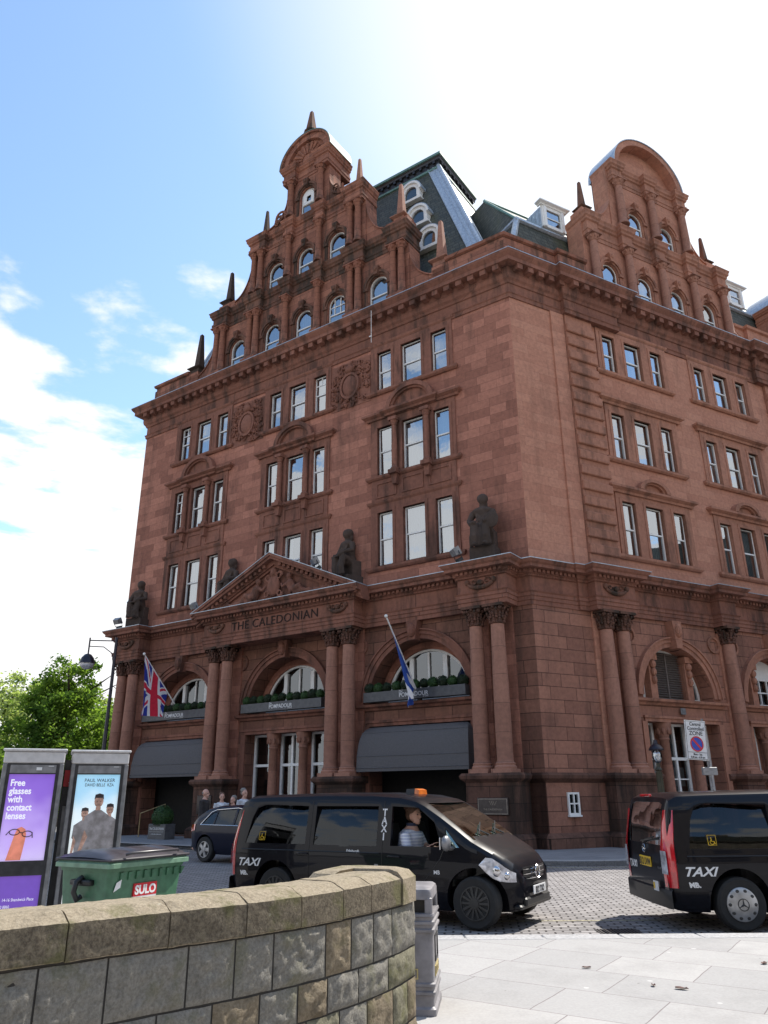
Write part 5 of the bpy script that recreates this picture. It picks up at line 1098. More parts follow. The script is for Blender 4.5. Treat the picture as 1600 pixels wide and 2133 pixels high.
        sidetext(car, 'Edinburgh', 0.055, 2.2, 0.90, s, bold=0.001).obj('door_lettering', TXTW, o)
        b = MB()
        for zz in (0.70, 0.735): b.join(sidetext(car, 'AAAA', 0.035, 2.68, zz, s, bold=0.001)) if False else sidepanel(car, rect(2.68, 2.74, zz, zz+0.022), s, 0.004, b)
        b.obj('door_sticker', ALU, o)
    ty, hb = wheelmeshes(0.325, 0.215, hub)
    hm = hb.mesh('hub_cover', [HUB, HUBD] if hub == 'silver' else [HUBD, BLACKP], 35)
    for x in (0.9, 4.20):
        for s in (-1, 1):
            mm = m @ at(x, s*0.80, 0.325) @ (Matrix.Rotation(PI, 4, 'Z') if s > 0 else FI); w_ = put('wheel', ty, o, mm); put('hub_cover', hm, w_, mm)
    put('windscreen', vm['ws'], o); put('rear_window', vm['rw'], o)
    b = MB(); b.loft([[(4.738+0.03*(1-abs(y)), y*0.44, z) for y in (-1, -0.5, 0, 0.5, 1)] for z in (0.56, 0.75)], False); g_ = b.obj('grille', BLACKP, o)
    b = MB(); [b.tube([(4.733+0.04*(1-abs(y))-0.03*(z-0.56), y*0.43, z) for y in (-1, -0.5, 0, 0.5, 1)], 0.013, 6) for z in (0.60, 0.66, 0.72)]; b.obj('grille_bars', CHR, g_)
    b = MB(); star(b, (4.793, 0, 0.67), 0.085); b.obj('badge', CHR, g_)
    b = MB(); b.bbox(4.70, 4.79, -0.5, 0.5, 0.27, 0.38, 0.02); b.bbox(4.64, 4.765, -0.64, 0.64, 0.24, 0.30, 0.02); b.obj('bumper_lip', BLACKP, o)
    b = MB(); b.loft([[(-0.0-0.035*(1-(y/0.9)**4), y, z) for y in (-0.9, -0.8, -0.4, 0, 0.4, 0.8, 0.9)] for z in (0.27, 0.34)]+[[(-0.045*(1-(y/0.9)**4), y, 0.48) for y in (-0.9, -0.8, -0.4, 0, 0.4, 0.8, 0.9)], [(0.02, y, 0.50) for y in (-0.9, -0.8, -0.4, 0, 0.4, 0.8, 0.9)]], False); b.obj('rear_bumper', BLACKP, o, smooth=60)
    plateobj(front_plate, SIGNW, o, m @ at(4.80, 0, 0.40) @ Matrix.Rotation(PI/2, 4, 'Z'))
    plateobj(rear_plate, YEL, o, m @ at(0.005, 0.0, 0.72) @ Matrix.Rotation(-PI/2, 4, 'Z'), 0.46, 0.13)
    RM = m @ Matrix.Rotation(-PI/2, 4, 'Z')
    b = text_mb('TAXI', 0.15, 0.003, bold=0.004); b.obj('taxi_lettering', TXTW, o, RM @ at(-0.56, 0.004, 0.66)); b = text_mb('MB.', 0.075, 0.003); b.obj('operator_lettering', TXTW, o, RM @ at(-0.56, 0.004, 0.55))
    b = text_mb('113 CDI', 0.04, 0.003); b.obj('model_lettering', ALU, o, RM @ at(0.52, 0.004, 0.72))
    b = MB(); star(b, (-0.005, 0.0, 0.955), 0.055, th=0.009); b.obj('badge', CHR, o)
    b = MB(); b.box(-0.004, 0.0, -0.55, -0.36, 0.52, 0.40); q = b.obj('licence_plate', SIGNW, o, m @ at(-0.042, 0, 0.05)); b = MB(); b.box(-0.008, -0.004, -0.42, -0.37, 0.50, 0.42); b.obj('licence_mark', YEL, q, m @ at(-0.042, 0, 0.05))
    b = MB(); b.tube([(0.01, 0.05, 1.03), (-0.005, -0.1, 1.07), (0.0, -0.45, 1.12)], 0.012, 6); b.tube([(0.0, 0.1, 1.045), (-0.01, -0.42, 1.10)], 0.01, 6); b.obj('rear_wiper', BLACKP, o)
    b = MB(); b.bbox(0.09, 0.13, -0.2, 0.2, 1.64, 1.675, 0.008); b.obj('high_brake_light', REDL, o)
    b = MB()
    for s_, y0 in ((1, -0.1), (1, 0.5)): b.tube([(4.15, y0-0.42, 1.155), (4.0, y0-0.02, 1.255), (3.93, y0+0.16, 1.295)], 0.01, 6); b.tube([(4.17, y0-0.1, 1.14), (4.06, y0-0.25, 1.215)], 0.012, 6)
    b.obj('windscreen_wipers', BLACKP, o)
    # wheelchair sticker
    sx = 0.62; q = sidepanel(car, rect(sx-0.07, sx+0.07, 1.02, 1.17), -1, -0.008); st = q.obj('wheelchair_sticker', TXTD, o)
    b = MB(); Y = lambda x, z: (x, -(car.sy(x, z)-0.002), z)
    b.tube([Y(sx-0.055, 1.035), Y(sx+0.055, 1.035), Y(sx+0.055, 1.155), Y(sx-0.055, 1.155), Y(sx-0.055, 1.035)], 0.004, 4); b.tube([Y(sx-0.01, 1.13), Y(sx-0.005, 1.08), Y(sx+0.025, 1.08), Y(sx+0.04, 1.05)], 0.005, 4)
    b.tube([Y(sx+0.028*math.cos(a*0.5), 1.07+0.026*math.sin(a*0.5)) for a in range(4, 14)], 0.004, 4); b.obj('wheelchair_symbol', YEL, st)
    # roof sign
    rs = MB(); rs.loft([[(2.80, y, z) for y, z in ((-0.15, 1.70), (0.15, 1.70), (0.13, 1.77), (-0.13, 1.77))], [(2.95, y, z) for y, z in ((-0.16, 1.70), (0.16, 1.70), (0.14, 1.775), (-0.14, 1.775))]], True, True); rso = rs.obj('roof_sign', BLACKP, o)
    b = MB(); b.loft([[(2.952, y, z) for y, z in ((-0.16, 1.70), (0.16, 1.70), (0.14, 1.775), (-0.14, 1.775))], [(3.02, y, z) for y, z in ((-0.15, 1.69), (0.15, 1.69), (0.13, 1.755), (-0.13, 1.755))]], True, True); b.obj('roof_sign_lamp', ORG, rso)
    MATS.get('dark_seat_cloth') or plain('dark_seat_cloth', (0.03, 0.03, 0.035), 0.9)
    for x, y in ((2.72, -0.42), (2.75, 0.42), (1.1, -0.4), (1.1, 0.4), (0.45, 0)):
        b = MB(); b.bbox(x-0.02, x+0.5, y-0.24, y+0.24, 0.5, 0.82, 0.05); b.loft([[(x+dx-0.08, y-w2, z), (x+dx+0.06, y-w2, z), (x+dx+0.06, y+w2, z), (x+dx-0.08, y+w2, z)] for dx, z, w2 in ((0, 0.75, 0.24), (-0.05, 1.1, 0.24), (-0.08, 1.28, 0.19))], True, True); b.bbox(x-0.16, x-0.06, y-0.12, y+0.12, 1.25, 1.46, 0.03); b.obj('seat', MATS['dark_seat_cloth'], o)
    b = MB(); b.bbox(3.72, 4.05, -0.8, 0.8, 0.6, 1.04, 0.04); b.obj('dashboard', MATS['dark_seat_cloth'], o)
    b = MB(); b.tube([(3.58+0.06*math.sin(a*PI/10), -0.42+0.19*math.cos(a*PI/10), 0.99+0.16*math.sin(a*PI/10)) for a in range(21)], 0.014, 8); b.tube([(3.58, -0.42, 0.99), (3.75, -0.42, 0.9)], 0.03, 8); b.tube([(3.58, -0.60, 0.99), (3.58, -0.24, 0.99)], 0.014, 6); b.obj('steering_wheel', BLACKP, o)
    return o
def place(wx, wy, lx, ly, deg):
    a = R(deg); return (wx-(lx*math.cos(a)-ly*math.sin(a)), wy-(lx*math.sin(a)+ly*math.cos(a)), 0.004), a
p, a = place(1.17, 11.25, 4.20, -0.91, -29)
T1 = taxi('taxi_minivan', 'black taxi minivan pulling in at an angle with its driver at the open window', p, a, 'black', 'SJ12 TXO', 'SJ12 TXO', True)
T1P = Matrix.Translation(p) @ Matrix.Rotation(a, 4, 'Z')
p, a = place(4.62, 10.98, 0.9, -0.91, 1.0)
T2 = taxi('taxi_minivan', 'black taxi minivan seen from behind with yellow rear plate and silver wheel covers', p, a, 'silver', 'SJ12 UVW', 'SJ12 UVW', False)

# parked hatchback behind
HB = Car([(0, 0.60, 0.36), (0.03, 0.92, 0.3), (0.10, 1.0, 0.26), (0.32, 1.19, 0.22), (0.6, 1.36, 0.2), (1.0, 1.43, 0.2), (1.7, 1.45, 0.2), (2.2, 1.40, 0.2), (2.6, 1.27, 0.2), (3.1, 1.03, 0.2), (3.5, 0.95, 0.2), (3.9, 0.86, 0.21), (4.15, 0.74, 0.24), (4.28, 0.56, 0.3)],
    [(0, 0.72), (0.08, 0.80), (0.3, 0.87), (0.9, 0.89), (3.3, 0.89), (3.8, 0.85), (4.1, 0.74), (4.28, 0.58)], 0.92, 0.42)
def hatch():
    pos, a = place(-4.95, 22.5, 0.72, -0.86, -36); car = HB
    o = thing('parked_car', 'small dark blue hatchback with chrome window line half hidden behind the angled taxi', 'car', None, None, pos, a); m = ABS[o.name]; cut = []
    for x in (0.72, 3.35):
        for s in (-1, 1): c = MB(); c.loft([[(x+0.37*math.cos(2*PI*j/32), s*y, 0.33+0.37*math.sin(2*PI*j/32)) for j in range(32)] for y in (0.58, 1.2)], True, True); cut.append(c)
    SW = [[(0.52, 0.98), (1.0, 0.95), (1.0, 1.28), (0.85, 1.24)], [(1.05, 0.95), (1.75, 0.95), (1.75, 1.34), (1.05, 1.30)], [(1.83, 0.95), (2.85, 0.95), (2.35, 1.26), (1.83, 1.34)]]
    cut.append(car.body(0.06, 0.34, 2.9, 0.5, 0.06))
    for wv in SW: c = MB(); c.prism(wv, -1.2, 1.2); cut.append(c)
    put('body', boolean(car.body().mesh('b', NAVY, fix=True), cut, 'body'), o)
    for me_ in [bpy.data.meshes[-1]]: pass
    for s in (-1, 1):
        for wv in SW: sidepanel(car, grow(wv, 0.02), s, -0.015).obj('side_window', CGL, o)
        b = MB(); P = densify([(0.5, 0.94), (2.9, 0.93), (2.36, 1.29), (1.8, 1.37), (0.98, 1.32), (0.8, 1.26)], 0.1); b.tube([(x, s*(car.sy(x, z)+0.006), z) for x, z in P+P[:1]], 0.012, 6); b.obj('chrome_trim', CHR, o)
        b = MB(); b.loft([[(0.03, s*0.62, z), (0.0, s*0.72, z), (0.08, s*(car.sy(0.08, z)+0.012), z), (0.3, s*(car.sy(0.3, z)+0.012), z+0.03)] for z in (0.76, 0.84, 0.93)], False); b.obj('tail_light', REDL, o, smooth=50)
        b = MB(); b.loft([[(x, s*(car.sy(x, z)+0.01), z) for z in (0.62, 0.7, 0.78)] for x in (3.75, 3.95, 4.15)], False); b.obj('headlight', CLRL, o)
    ty, hb = wheelmeshes(0.32, 0.2, 'alloy'); hm = hb.mesh('alloy_rim', [HUB, BLACKP], 35)
    for x in (0.72, 3.35):
        for s in (-1, 1): mm = m @ at(x, s*0.79, 0.32) @ (Matrix.Rotation(PI, 4, 'Z') if s > 0 else FI); w_ = put('wheel', ty, o, mm); put('alloy_rim', hm, w_, mm)
    b = MB(); b.loft([[(0.14, y, 1.03) for y in (-0.6, 0.6)], [(0.45, y, 1.275) for y in (-0.55, 0.55)]], False); b.tf(at(-0.03, 0, 0.03)); b.obj('rear_window', CGL, o)
hatch()

# ------------------------------------------------------------------ people
SKIN = plain('skin', (0.58, 0.33, 0.25), 0.55, noise_amt=0.06); HAIRB = plain('brown_hair', (0.10, 0.05, 0.03), 0.7, scale=60); HAIRG = plain('grey_hair', (0.24, 0.22, 0.20), 0.7, scale=60)
CLW = plain('white_cloth', (0.62, 0.64, 0.68), 0.85); CLD = plain('dark_cloth', (0.035, 0.03, 0.03), 0.85); CLN = plain('navy_cloth', (0.03, 0.04, 0.08), 0.85)
def stripes():
    m, t, p = newmat('striped_polo_cloth'); tcn = N(t, 'ShaderNodeTexCoord'); wv = N(t, 'ShaderNodeTexWave', bands_direction='Z'); wv.inputs['Scale'].default_value = 7.5; wv.inputs['Distortion'].default_value = 0.6
    t.links.new(tcn.outputs['Object'], wv.inputs[0]); t.links.new(mixc(t, maprange(t, wv.outputs['Fac'], 0.72, 0.86), (0.5, 0.52, 0.62), (0.8, 0.8, 0.82)), p.inputs['Base Color']); p.inputs['Roughness'].default_value = 0.85; return m
STR = stripes()
def head(b, c, yaw=0.0, s=1.0):   # face looks along +x turned by yaw
    rot = Matrix.Rotation(yaw, 3, 'Z'); P = lambda x, y, z: tuple(Vector(c)+rot @ Vector((x*s, y*s, z*s)))
    b.ell(P(-0.01, 0, 0.02), (0.098*s, 0.078*s, 0.105*s), 16, 12, rot); b.ell(P(0.03, 0, -0.05), (0.062*s, 0.055*s, 0.065*s), 14, 10, rot); b.ell(P(0.065, 0, -0.095), (0.022*s, 0.025*s, 0.02*s), 10, 8, rot)
    b.ell(P(0.103, 0, -0.018), (0.02*s, 0.013*s, 0.022*s), 8, 8, rot); b.tube([P(0.088, 0, 0.03), P(0.108, 0, -0.018)], [0.01*s, 0.014*s], 8); b.ell(P(0.088, 0, -0.06), (0.014*s, 0.026*s, 0.008*s), 8, 6, rot); b.ell(P(0.087, 0, -0.073), (0.013*s, 0.022*s, 0.007*s), 8, 6, rot)
    for q in (-1, 1): b.ell(P(-0.005, q*0.08, -0.005), (0.018*s, 0.012*s, 0.032*s), 8, 6, rot); b.ell(P(0.08, q*0.03, 0.032), (0.016*s, 0.022*s, 0.006*s), 8, 6, rot)
def eyes(b, c, yaw=0.0, s=1.0):
    rot = Matrix.Rotation(yaw, 3, 'Z')
    for q in (-1, 1): b.ell(tuple(Vector(c)+rot @ Vector((0.083*s, q*0.03*s, 0.012*s))), (0.012*s, 0.013*s, 0.009*s), 8, 6)
def hairmesh(b, c, yaw=0.0, s=1.0, full=1.0, rg=None):
    rot = Matrix.Rotation(yaw, 3, 'Z'); rg = rg or random.Random(1)
    b.ell(tuple(Vector(c)+rot @ Vector((-0.03*s, 0, 0.055*s))), (0.100*s*full, 0.094*s*full, 0.092*s), 16, 10, rot); b.ell(tuple(Vector(c)+rot @ Vector((-0.06*s, 0, -0.0))), (0.062*s, 0.086*s*full, 0.09*s), 12, 8, rot)
    for i in range(34):
        a = rg.uniform(0, 2*PI); e = rg.uniform(0.15, 1.4); d = Vector((math.cos(a)*math.cos(e)-0.25, math.sin(a)*math.cos(e), math.sin(e))); p = Vector(c)+rot @ (Vector((-0.03, 0, 0.05))*s+d*0.088*s); b.ell(tuple(p), (0.026*s, 0.026*s, 0.02*s), 6, 5)
def hand(b, w0, dirv, up, s=1.0, curl_=0.5, side=1):
    d = Vector(dirv).normalized(); u = Vector(up).normalized(); v = d.cross(u).normalized(); w0 = Vector(w0)
    for k in (-0.024, -0.008, 0.008, 0.024): b.tube([w0+v*k*0.6, w0+d*0.05+v*k, w0+d*0.085+v*k], [0.017, 0.016, 0.012], 8)
    for i, L in enumerate((0.066, 0.078, 0.072, 0.056)):
        k = -0.03+0.02*i; p = w0+d*0.085+v*k; dd = (d-u*0.15*curl_).normalized(); p1 = p+dd*L*0.42; dd = (d-u*0.7*curl_).normalized(); p2 = p1+dd*L*0.32; dd = (d-u*1.3*curl_).normalized(); p3 = p2+dd*L*0.26
        b.tube([p-d*0.02, p1, p2, p3], [0.0095, 0.009, 0.0082, 0.007], 8)
    p = w0+d*0.025-v*0.028*side; b.tube([w0+d*0.01-v*0.01*side, p, p+(d*0.7-v*0.7*side)*0.035, p+(d*1.0-v*0.6*side)*0.06-u*0.01*curl_], [0.014, 0.013, 0.011, 0.008], 8)
# driver of the angled taxi: origin on the seat, facing +x (the windscreen)
dm = T1P @ at(3.03, -0.50, 0.71)
o = thing('person', 'driver with short brown hair and striped polo shirt sitting at the open taxi window', 'person', dm)
b = MB(); b.tube([(0.0, 0, 0.02), (0.0, 0, 0.2), (0.03, 0, 0.42), (0.04, 0, 0.50), (0.05, 0, 0.58)], [0.17, 0.165, 0.17, 0.11, 0.06], 16); b.ell((0.03, 0, 0.42), (0.12, 0.2, 0.09)); b.ell((0.07, 0, 0.15), (0.15, 0.17, 0.14))
head(b, (0.09, 0, 0.69), -0.25, 1.08)
for s in (-1, 1):
    b.tube([(0.02, s*0.09, 0.02), (0.25, s*0.12, 0.06), (0.46, s*0.13, 0.05)], [0.11, 0.09, 0.065], 12); b.tube([(0.46, s*0.13, 0.05), (0.50, s*0.13, -0.25)], [0.06, 0.045], 10)
b.tube([(0.03, -0.2, 0.42), (0.10, -0.26, 0.26), (0.16, -0.29, 0.19), (0.30, -0.30, 0.21), (0.45, -0.27, 0.27)], [0.065, 0.055, 0.045, 0.04, 0.027], 12)
b.tube([(0.03, 0.2, 0.42), (0.14, 0.25, 0.25), (0.35, 0.2, 0.22), (0.5, 0.12, 0.27)], [0.065, 0.052, 0.04, 0.027], 12)
hand(b, (0.45, -0.27, 0.27), (0.85, 0.05, 0.5), (-0.5, 0.1, 0.85), 1, 0.2, -1); hand(b, (0.5, 0.12, 0.27), (0.9, -0.1, 0.35), (-0.3, 0, 0.9), 1, 0.8, 1)
put('body', fuse(b, 0.0075, SKIN, 1), o)
b = MB(); b.tube([(0.0, 0, 0.0), (0.0, 0, 0.2), (0.03, 0, 0.42), (0.04, 0, 0.49)], [0.19, 0.185, 0.185, 0.125], 18); b.ell((0.03, 0, 0.42), (0.135, 0.215, 0.1)); b.ell((0.07, 0, 0.15), (0.17, 0.185, 0.15))
for s in (-1, 1): b.tube([(0.03, s*0.2, 0.43), (0.07, s*0.235, 0.33), (0.10, s*0.262, 0.25)], [0.085, 0.08, 0.075], 14)
put('polo_shirt', fuse(b, 0.012, STR, 3), o)
b = MB(); b.arcband(0, 0, 0.065, 0.085, -0.02, 0.02, 0, 2*PI, 18); b.tf(at(0.045, 0, 0.565) @ Matrix.Rotation(PI/2, 4, 'X')); b.obj('collar', CLN, o)
b = MB(); hairmesh(b, (0.085, 0, 0.70), -0.25, 1.12, 1.02); put('hair', fuse(b, 0.008, HAIRB, 1), o); b = MB(); eyes(b, (0.09, 0, 0.69), -0.25, 1.08); b.obj('eyes', TXTD, o)
b = MB()
for s in (-1, 1): b.tube([(0.0, s*0.09, 0.02), (0.25, s*0.12, 0.06), (0.47, s*0.13, 0.05), (0.51, s*0.13, -0.25)], [0.125, 0.102, 0.078, 0.06], 12)
put('trousers', fuse(b, 0.015, CLN, 2), o)
def stander(x, y, yaw, h, top, bottom, hair, lab, z=0.12, stride=0.0, sleeve=True, bald=False):
    o = thing('person', lab, 'person', Matrix.Translation((x, y, z)) @ Matrix.Rotation(yaw, 4, 'Z') @ Matrix.Scale(h/1.75, 4), 'people outside the hotel'); st = stride
    b = MB(); b.tube([(0, 0, 0.92), (0, 0, 1.15), (0.0, 0, 1.38), (0.01, 0, 1.47), (0.02, 0, 1.55)], [0.15, 0.14, 0.16, 0.09, 0.055], 14); b.ell((0, 0, 1.4), (0.1, 0.2, 0.07)); head(b, (0.03, 0, 1.64), 0, 1.12)
    for s in (-1, 1):
        q = st*s; b.tube([(0, s*0.09, 0.95), (0.04+q*0.25, s*0.1, 0.5), (q*0.42-0.02, s*0.1, 0.09)], [0.1, 0.065, 0.042], 12); b.ell((q*0.42+0.05, s*0.1, 0.045), (0.13, 0.05, 0.045), 10, 6)
        b.tube([(0, s*0.2, 1.42), (-0.02-q*0.1, s*0.25, 1.12), (0.08-q*0.15, s*0.25, 0.88)], [0.055, 0.045, 0.03], 10); hand(b, (0.08-q*0.15, s*0.25, 0.88), (0.2, 0, -1), (0, s, 0), 1, 0.6, s)
    put('body', fuse(b, 0.011, SKIN, 1), o)
    b = MB(); b.tube([(0, 0, 0.88), (0, 0, 1.15), (0, 0, 1.38), (0.01, 0, 1.47)], [0.18, 0.165, 0.175, 0.1], 16); b.ell((0, 0, 1.4), (0.12, 0.215, 0.085))
    for s in (-1, 1): q = st*s; b.tube([(0, s*0.2, 1.43), (-0.02-q*0.1, s*0.25, 1.12), (0.06-q*0.13, s*0.25, 0.93 if sleeve else 1.1)][:3 if sleeve else 2], [0.075, 0.065, 0.05][:3 if sleeve else 2], 12)
    put('jacket' if sleeve else 'shirt', fuse(b, 0.015, top, 2), o); b = MB()
    for s in (-1, 1): q = st*s; b.tube([(0, s*0.085, 0.98), (0.04+q*0.25, s*0.1, 0.5), (q*0.42-0.02, s*0.1, 0.1)], [0.13, 0.085, 0.07], 12)
    put('trousers', fuse(b, 0.015, bottom, 2), o)
    if not bald: b = MB(); hairmesh(b, (-0.002, 0, 1.668), 0, 1.06, 1.0); put('hair', fuse(b, 0.012, hair, 1), o)
    else: b = MB(); b.ell((-0.02, 0, 1.66), (0.085, 0.088, 0.06)); put('hair', fuse(b, 0.012, hair, 1), o)
    b = MB(); eyes(b, (0.03, 0, 1.64), 0, 1.05); b.obj('eyes', TXTD, o); return o
def grd(px, Y):  # helper used once to lay people out on the pavement
    return (px-800)/1575.3*(0.937*Y-0.35*0.4)
stander(grd(421, 25.6), 25.6, -0.3, 1.74, CLD, CLD, HAIRG, 'balding man in a dark coat walking left of the parked car', stride=0.5, bald=True)
stander(grd(457, 27.5), 27.5, -1.2, 1.62, CLW, CLN, HAIRB, 'person in a white top behind the rear of the parked car', sleeve=False)
stander(grd(481, 26.6), 26.6, -2.0, 1.52, CLN, CLD, HAIRG, 'short grey haired person between two people in white behind the car')
stander(grd(503, 27.2), 27.2, -0.7, 1.74, CLW, CLN, HAIRG, 'tall grey haired person in pale shirt beside the taxi tail', sleeve=False)

# ------------------------------------------------------------------ phone kiosks with advertising panels
def postermat(name, cols, horizontal=False):   # printed artwork, backlit
    m, t, p = newmat(name); tcn = N(t, 'ShaderNodeTexCoord'); s = N(t, 'ShaderNodeSeparateXYZ'); t.links.new(tcn.outputs['Object'], s.inputs[0])
    r = N(t, 'ShaderNodeValToRGB'); r.color_ramp.interpolation = 'EASE'
    while len(r.color_ramp.elements) < len(cols): r.color_ramp.elements.new(0.5)
    for e, (pp, c) in zip(r.color_ramp.elements, cols): e.position = pp; e.color = (*c, 1)
    nz = N(t, 'ShaderNodeTexNoise'); nz.inputs['Scale'].default_value = 2.2; t.links.new(tcn.outputs['Object'], nz.inputs[0])
    v = maprange(t, s.outputs[2], 0.55, 2.15, 0, 1, False); v = math_(t, 'ADD', v, math_(t, 'MULTIPLY', math_(t, 'SUBTRACT', nz.outputs[0], 0.5), 0.45)); t.links.new(v, r.inputs[0])
    t.links.new(r.outputs[0], p.inputs['Base Color']); t.links.new(r.outputs[0], p.inputs['Emission Color']); p.inputs['Emission Strength'].default_value = 0.42; p.inputs['Roughness'].default_value = 0.25; return m
PUR = postermat('purple_poster', [(0.0, (0.62, 0.52, 0.80)), (0.35, (0.50, 0.36, 0.78)), (0.7, (0.25, 0.13, 0.58)), (1.0, (0.16, 0.07, 0.46))]); PUR2 = plain('purple_poster_foot', (0.17, 0.08, 0.45), 0.3, emit=((0.17, 0.08, 0.45), 0.35), noise_amt=0.03)
SKYP = postermat('pale_blue_poster', [(0.0, (0.7, 0.72, 0.7)), (0.45, (0.75, 0.84, 0.86)), (0.75, (0.35, 0.62, 0.8)), (1.0, (0.12, 0.42, 0.66))])
LITW = plain('backlit_white', (0.75, 0.75, 0.78), 0.3, emit=((0.8, 0.8, 0.85), 0.4), noise_amt=0.02)
FLESHP = plain('poster_flesh', (0.40, 0.25, 0.20), 0.3, emit=((0.4, 0.25, 0.2), 0.3), scale=14, noise_amt=0.35); CLOP = plain('poster_cloth', (0.20, 0.19, 0.20), 0.3, emit=((0.2, 0.19, 0.2), 0.3), scale=9, noise_amt=0.3); DKP = plain('poster_dark', (0.05, 0.04, 0.045), 0.3)
FING = plain('poster_finger', (0.72, 0.24, 0.16), 0.3, emit=((0.72, 0.24, 0.16), 0.35), scale=4, noise_amt=0.25)
def kiosk(x, y, rz, lab, which):
    W_, D, HT = 0.78, 0.84, 2.17
    o = thing('phone_kiosk', lab, 'phone kiosk', None, 'phone kiosks behind the stone wall', (x, y, 0.12), rz); m = ABS[o.name]
    b = MB(); b.bbox(0, W_, 0, D, HT-0.16, HT, 0.015); b.bbox(-0.02, W_+0.02, -0.02, D+0.02, HT, HT+0.035, 0.01); b.obj('roof', STEEL, o)
    if which == 0:
        b = MB(); b.box(W_+0.01, W_+0.30, 0.30, 0.36, 0.1, HT-0.10); lk = b.obj('dark_gap_panel', DGREY, o); b = MB(); b.box(W_+0.02, W_+0.29, 0.27, 0.30, HT-0.46, HT-0.24); b.obj('phone_sign', RED, lk, m); b = MB(); b.tube([(W_+0.10, 0.262, HT-0.42), (W_+0.13, 0.262, HT-0.37), (W_+0.18, 0.262, HT-0.32), (W_+0.21, 0.262, HT-0.29)], [0.022, 0.012, 0.012, 0.022], 6); b.obj('handset_symbol', TXTW, lk, m); b = MB(); b.box(W_+0.05, W_+0.26, 0.28, 0.30, 0.75, 1.45); b.obj('notice', ALU, lk, m)  # added dark panel stands in for the darkness between the booths
    for i, (px, py) in enumerate(((0.0, 0.0), (W_-0.06, 0.0), (0.0, D-0.06), (W_-0.06, D-0.06))): b = MB(); b.bbox(px, px+0.06, py, py+0.06, 0, HT-0.16, 0.01); b.obj('post', ALU, o)
    b = MB(); b.plate([rect(0.06, W_-0.06, 0.0, HT-0.16), rect(0.10, W_-0.10, 0.78, HT-0.30), rect(0.10, W_-0.10, 0.12, 0.60)], 0.005, 0.05); fr = b.obj('poster_frame', DGREY, o)
    b = MB(); b.box(0.1, W_-0.1, -0.0, 0.004, HT-0.285, HT-0.18); b.obj('header_strip', ALU, fr, m); b = MB(); b.box(W_-0.2, W_-0.13, -0.004, 0.0, HT-0.2, HT-0.192); b.obj('header_mark', TXTW, fr, m)
    z0, z1, x0, x1 = 0.78, HT-0.30, 0.10, W_-0.10
    b = MB(); b.box(x0, x1, 0.03, 0.04, z0, z1); ps = b.obj('poster', PUR if which == 0 else SKYP, o)
    b = MB(); b.box(x0, x1, 0.03, 0.04, 0.12, 0.6); pf = b.obj('poster', PUR2 if which == 0 else SKYP, o)
    if which == 0:
        b = MB()
        for i, t in enumerate(('Free', 'glasses', 'with', 'contact', 'lenses')): b.join(text_mb(t, 0.118, 0.002, 'LEFT', xs=0.86, bold=0.003), at(x0+0.03, 0.026, z1-0.15-i*0.105))
        b.obj('poster_lettering', LITW, ps, m)
        b = MB(); b.prism([(0.21, z0+0.01), (0.39, z0+0.01), (0.41, 0.98), (0.42, 1.10), (0.40, 1.17), (0.35, 1.20), (0.30, 1.18), (0.275, 1.10), (0.25, 0.98)], 0.024, 0.028); b.obj('poster_finger', FING, ps, m)
        b = MB()
        for cx in (0.27, 0.43): b.tube([(cx+0.062*math.cos(a*PI/8), 0.02, 1.135-0.025*(cx > 0.3)+0.036*math.sin(a*PI/8)) for a in range(17)], 0.006, 5)
        b.tube([(0.33, 0.02, 1.13), (0.37, 0.02, 1.125)], 0.006, 5); b.tube([(0.21, 0.02, 1.15), (0.17, 0.02, 1.10)], 0.006, 5); b.tube([(0.49, 0.02, 1.13), (0.50, 0.02, 1.06)], 0.006, 5); b.obj('poster_spectacles', DKP, ps, m)
        b = MB(); b.join(text_mb('14-16 Shandwick Place', 0.052, 0.002, 'LEFT', xs=0.8), at(0.24, 0.026, 0.30)); b.join(text_mb('Edinburgh', 0.056, 0.002, 'RIGHT', bold=0.002, xs=0.75), at(0.22, 0.026, 0.30)); b.join(text_mb('0131 240 8860', 0.05, 0.002, 'LEFT', xs=0.8), at(0.10, 0.026, 0.22)); b.obj('poster_lettering', LITW, pf, m)
        b = MB(); b.box(x0+0.33, x0+0.40, 0.0-0.006, 0.0, HT-0.25, HT-0.21); b.obj('header_mark', TXTW, fr, m)
    else:
        b = MB(); b.join(text_mb('PAUL WALKER', 0.066, 0.002, xs=0.95), at(W_/2+0.02, 0.026, z1-0.10)); b.join(text_mb('DAVID BELLE  RZA', 0.060, 0.002, xs=0.78), at(W_/2+0.02, 0.026, z1-0.16)); b.obj('poster_lettering', DKP, ps, m)
        def fig(cx, top, s, y, hairc, lean=0):
            q = MB(); q.mi = 0; q.add([(cx+0.055*s*math.cos(a*PI/8), y, top-0.08*s+0.075*s*math.sin(a*PI/8)) for a in range(16)], [tuple(range(16))])
            q.prism([(cx-0.03*s, top-0.15*s), (cx+0.03*s, top-0.15*s), (cx+0.03*s, top-0.19*s), (cx-0.03*s, top-0.19*s)][::-1], y, y+0.002)
            q.prism([(cx-0.135*s, top-0.42*s), (cx-0.16*s+lean, top-0.75*s), (cx-0.13*s+lean, max(z0+0.02, top-0.85*s)), (cx-0.09*s, top-0.5*s)], y-0.0012, y+0.002)
            q.mi = 1; q.prism([(cx-0.15*s, top-0.26*s), (cx-0.04*s, top-0.185*s), (cx+0.04*s, top-0.185*s), (cx+0.15*s, top-0.26*s), (cx+0.17*s, top-0.5*s), (cx+0.11*s, max(z0+0.01, top-0.85*s)), (cx-0.1*s, max(z0+0.01, top-0.85*s)), (cx-0.11*s, top-0.5*s), (cx-0.16*s, top-0.45*s)], y, y+0.002)
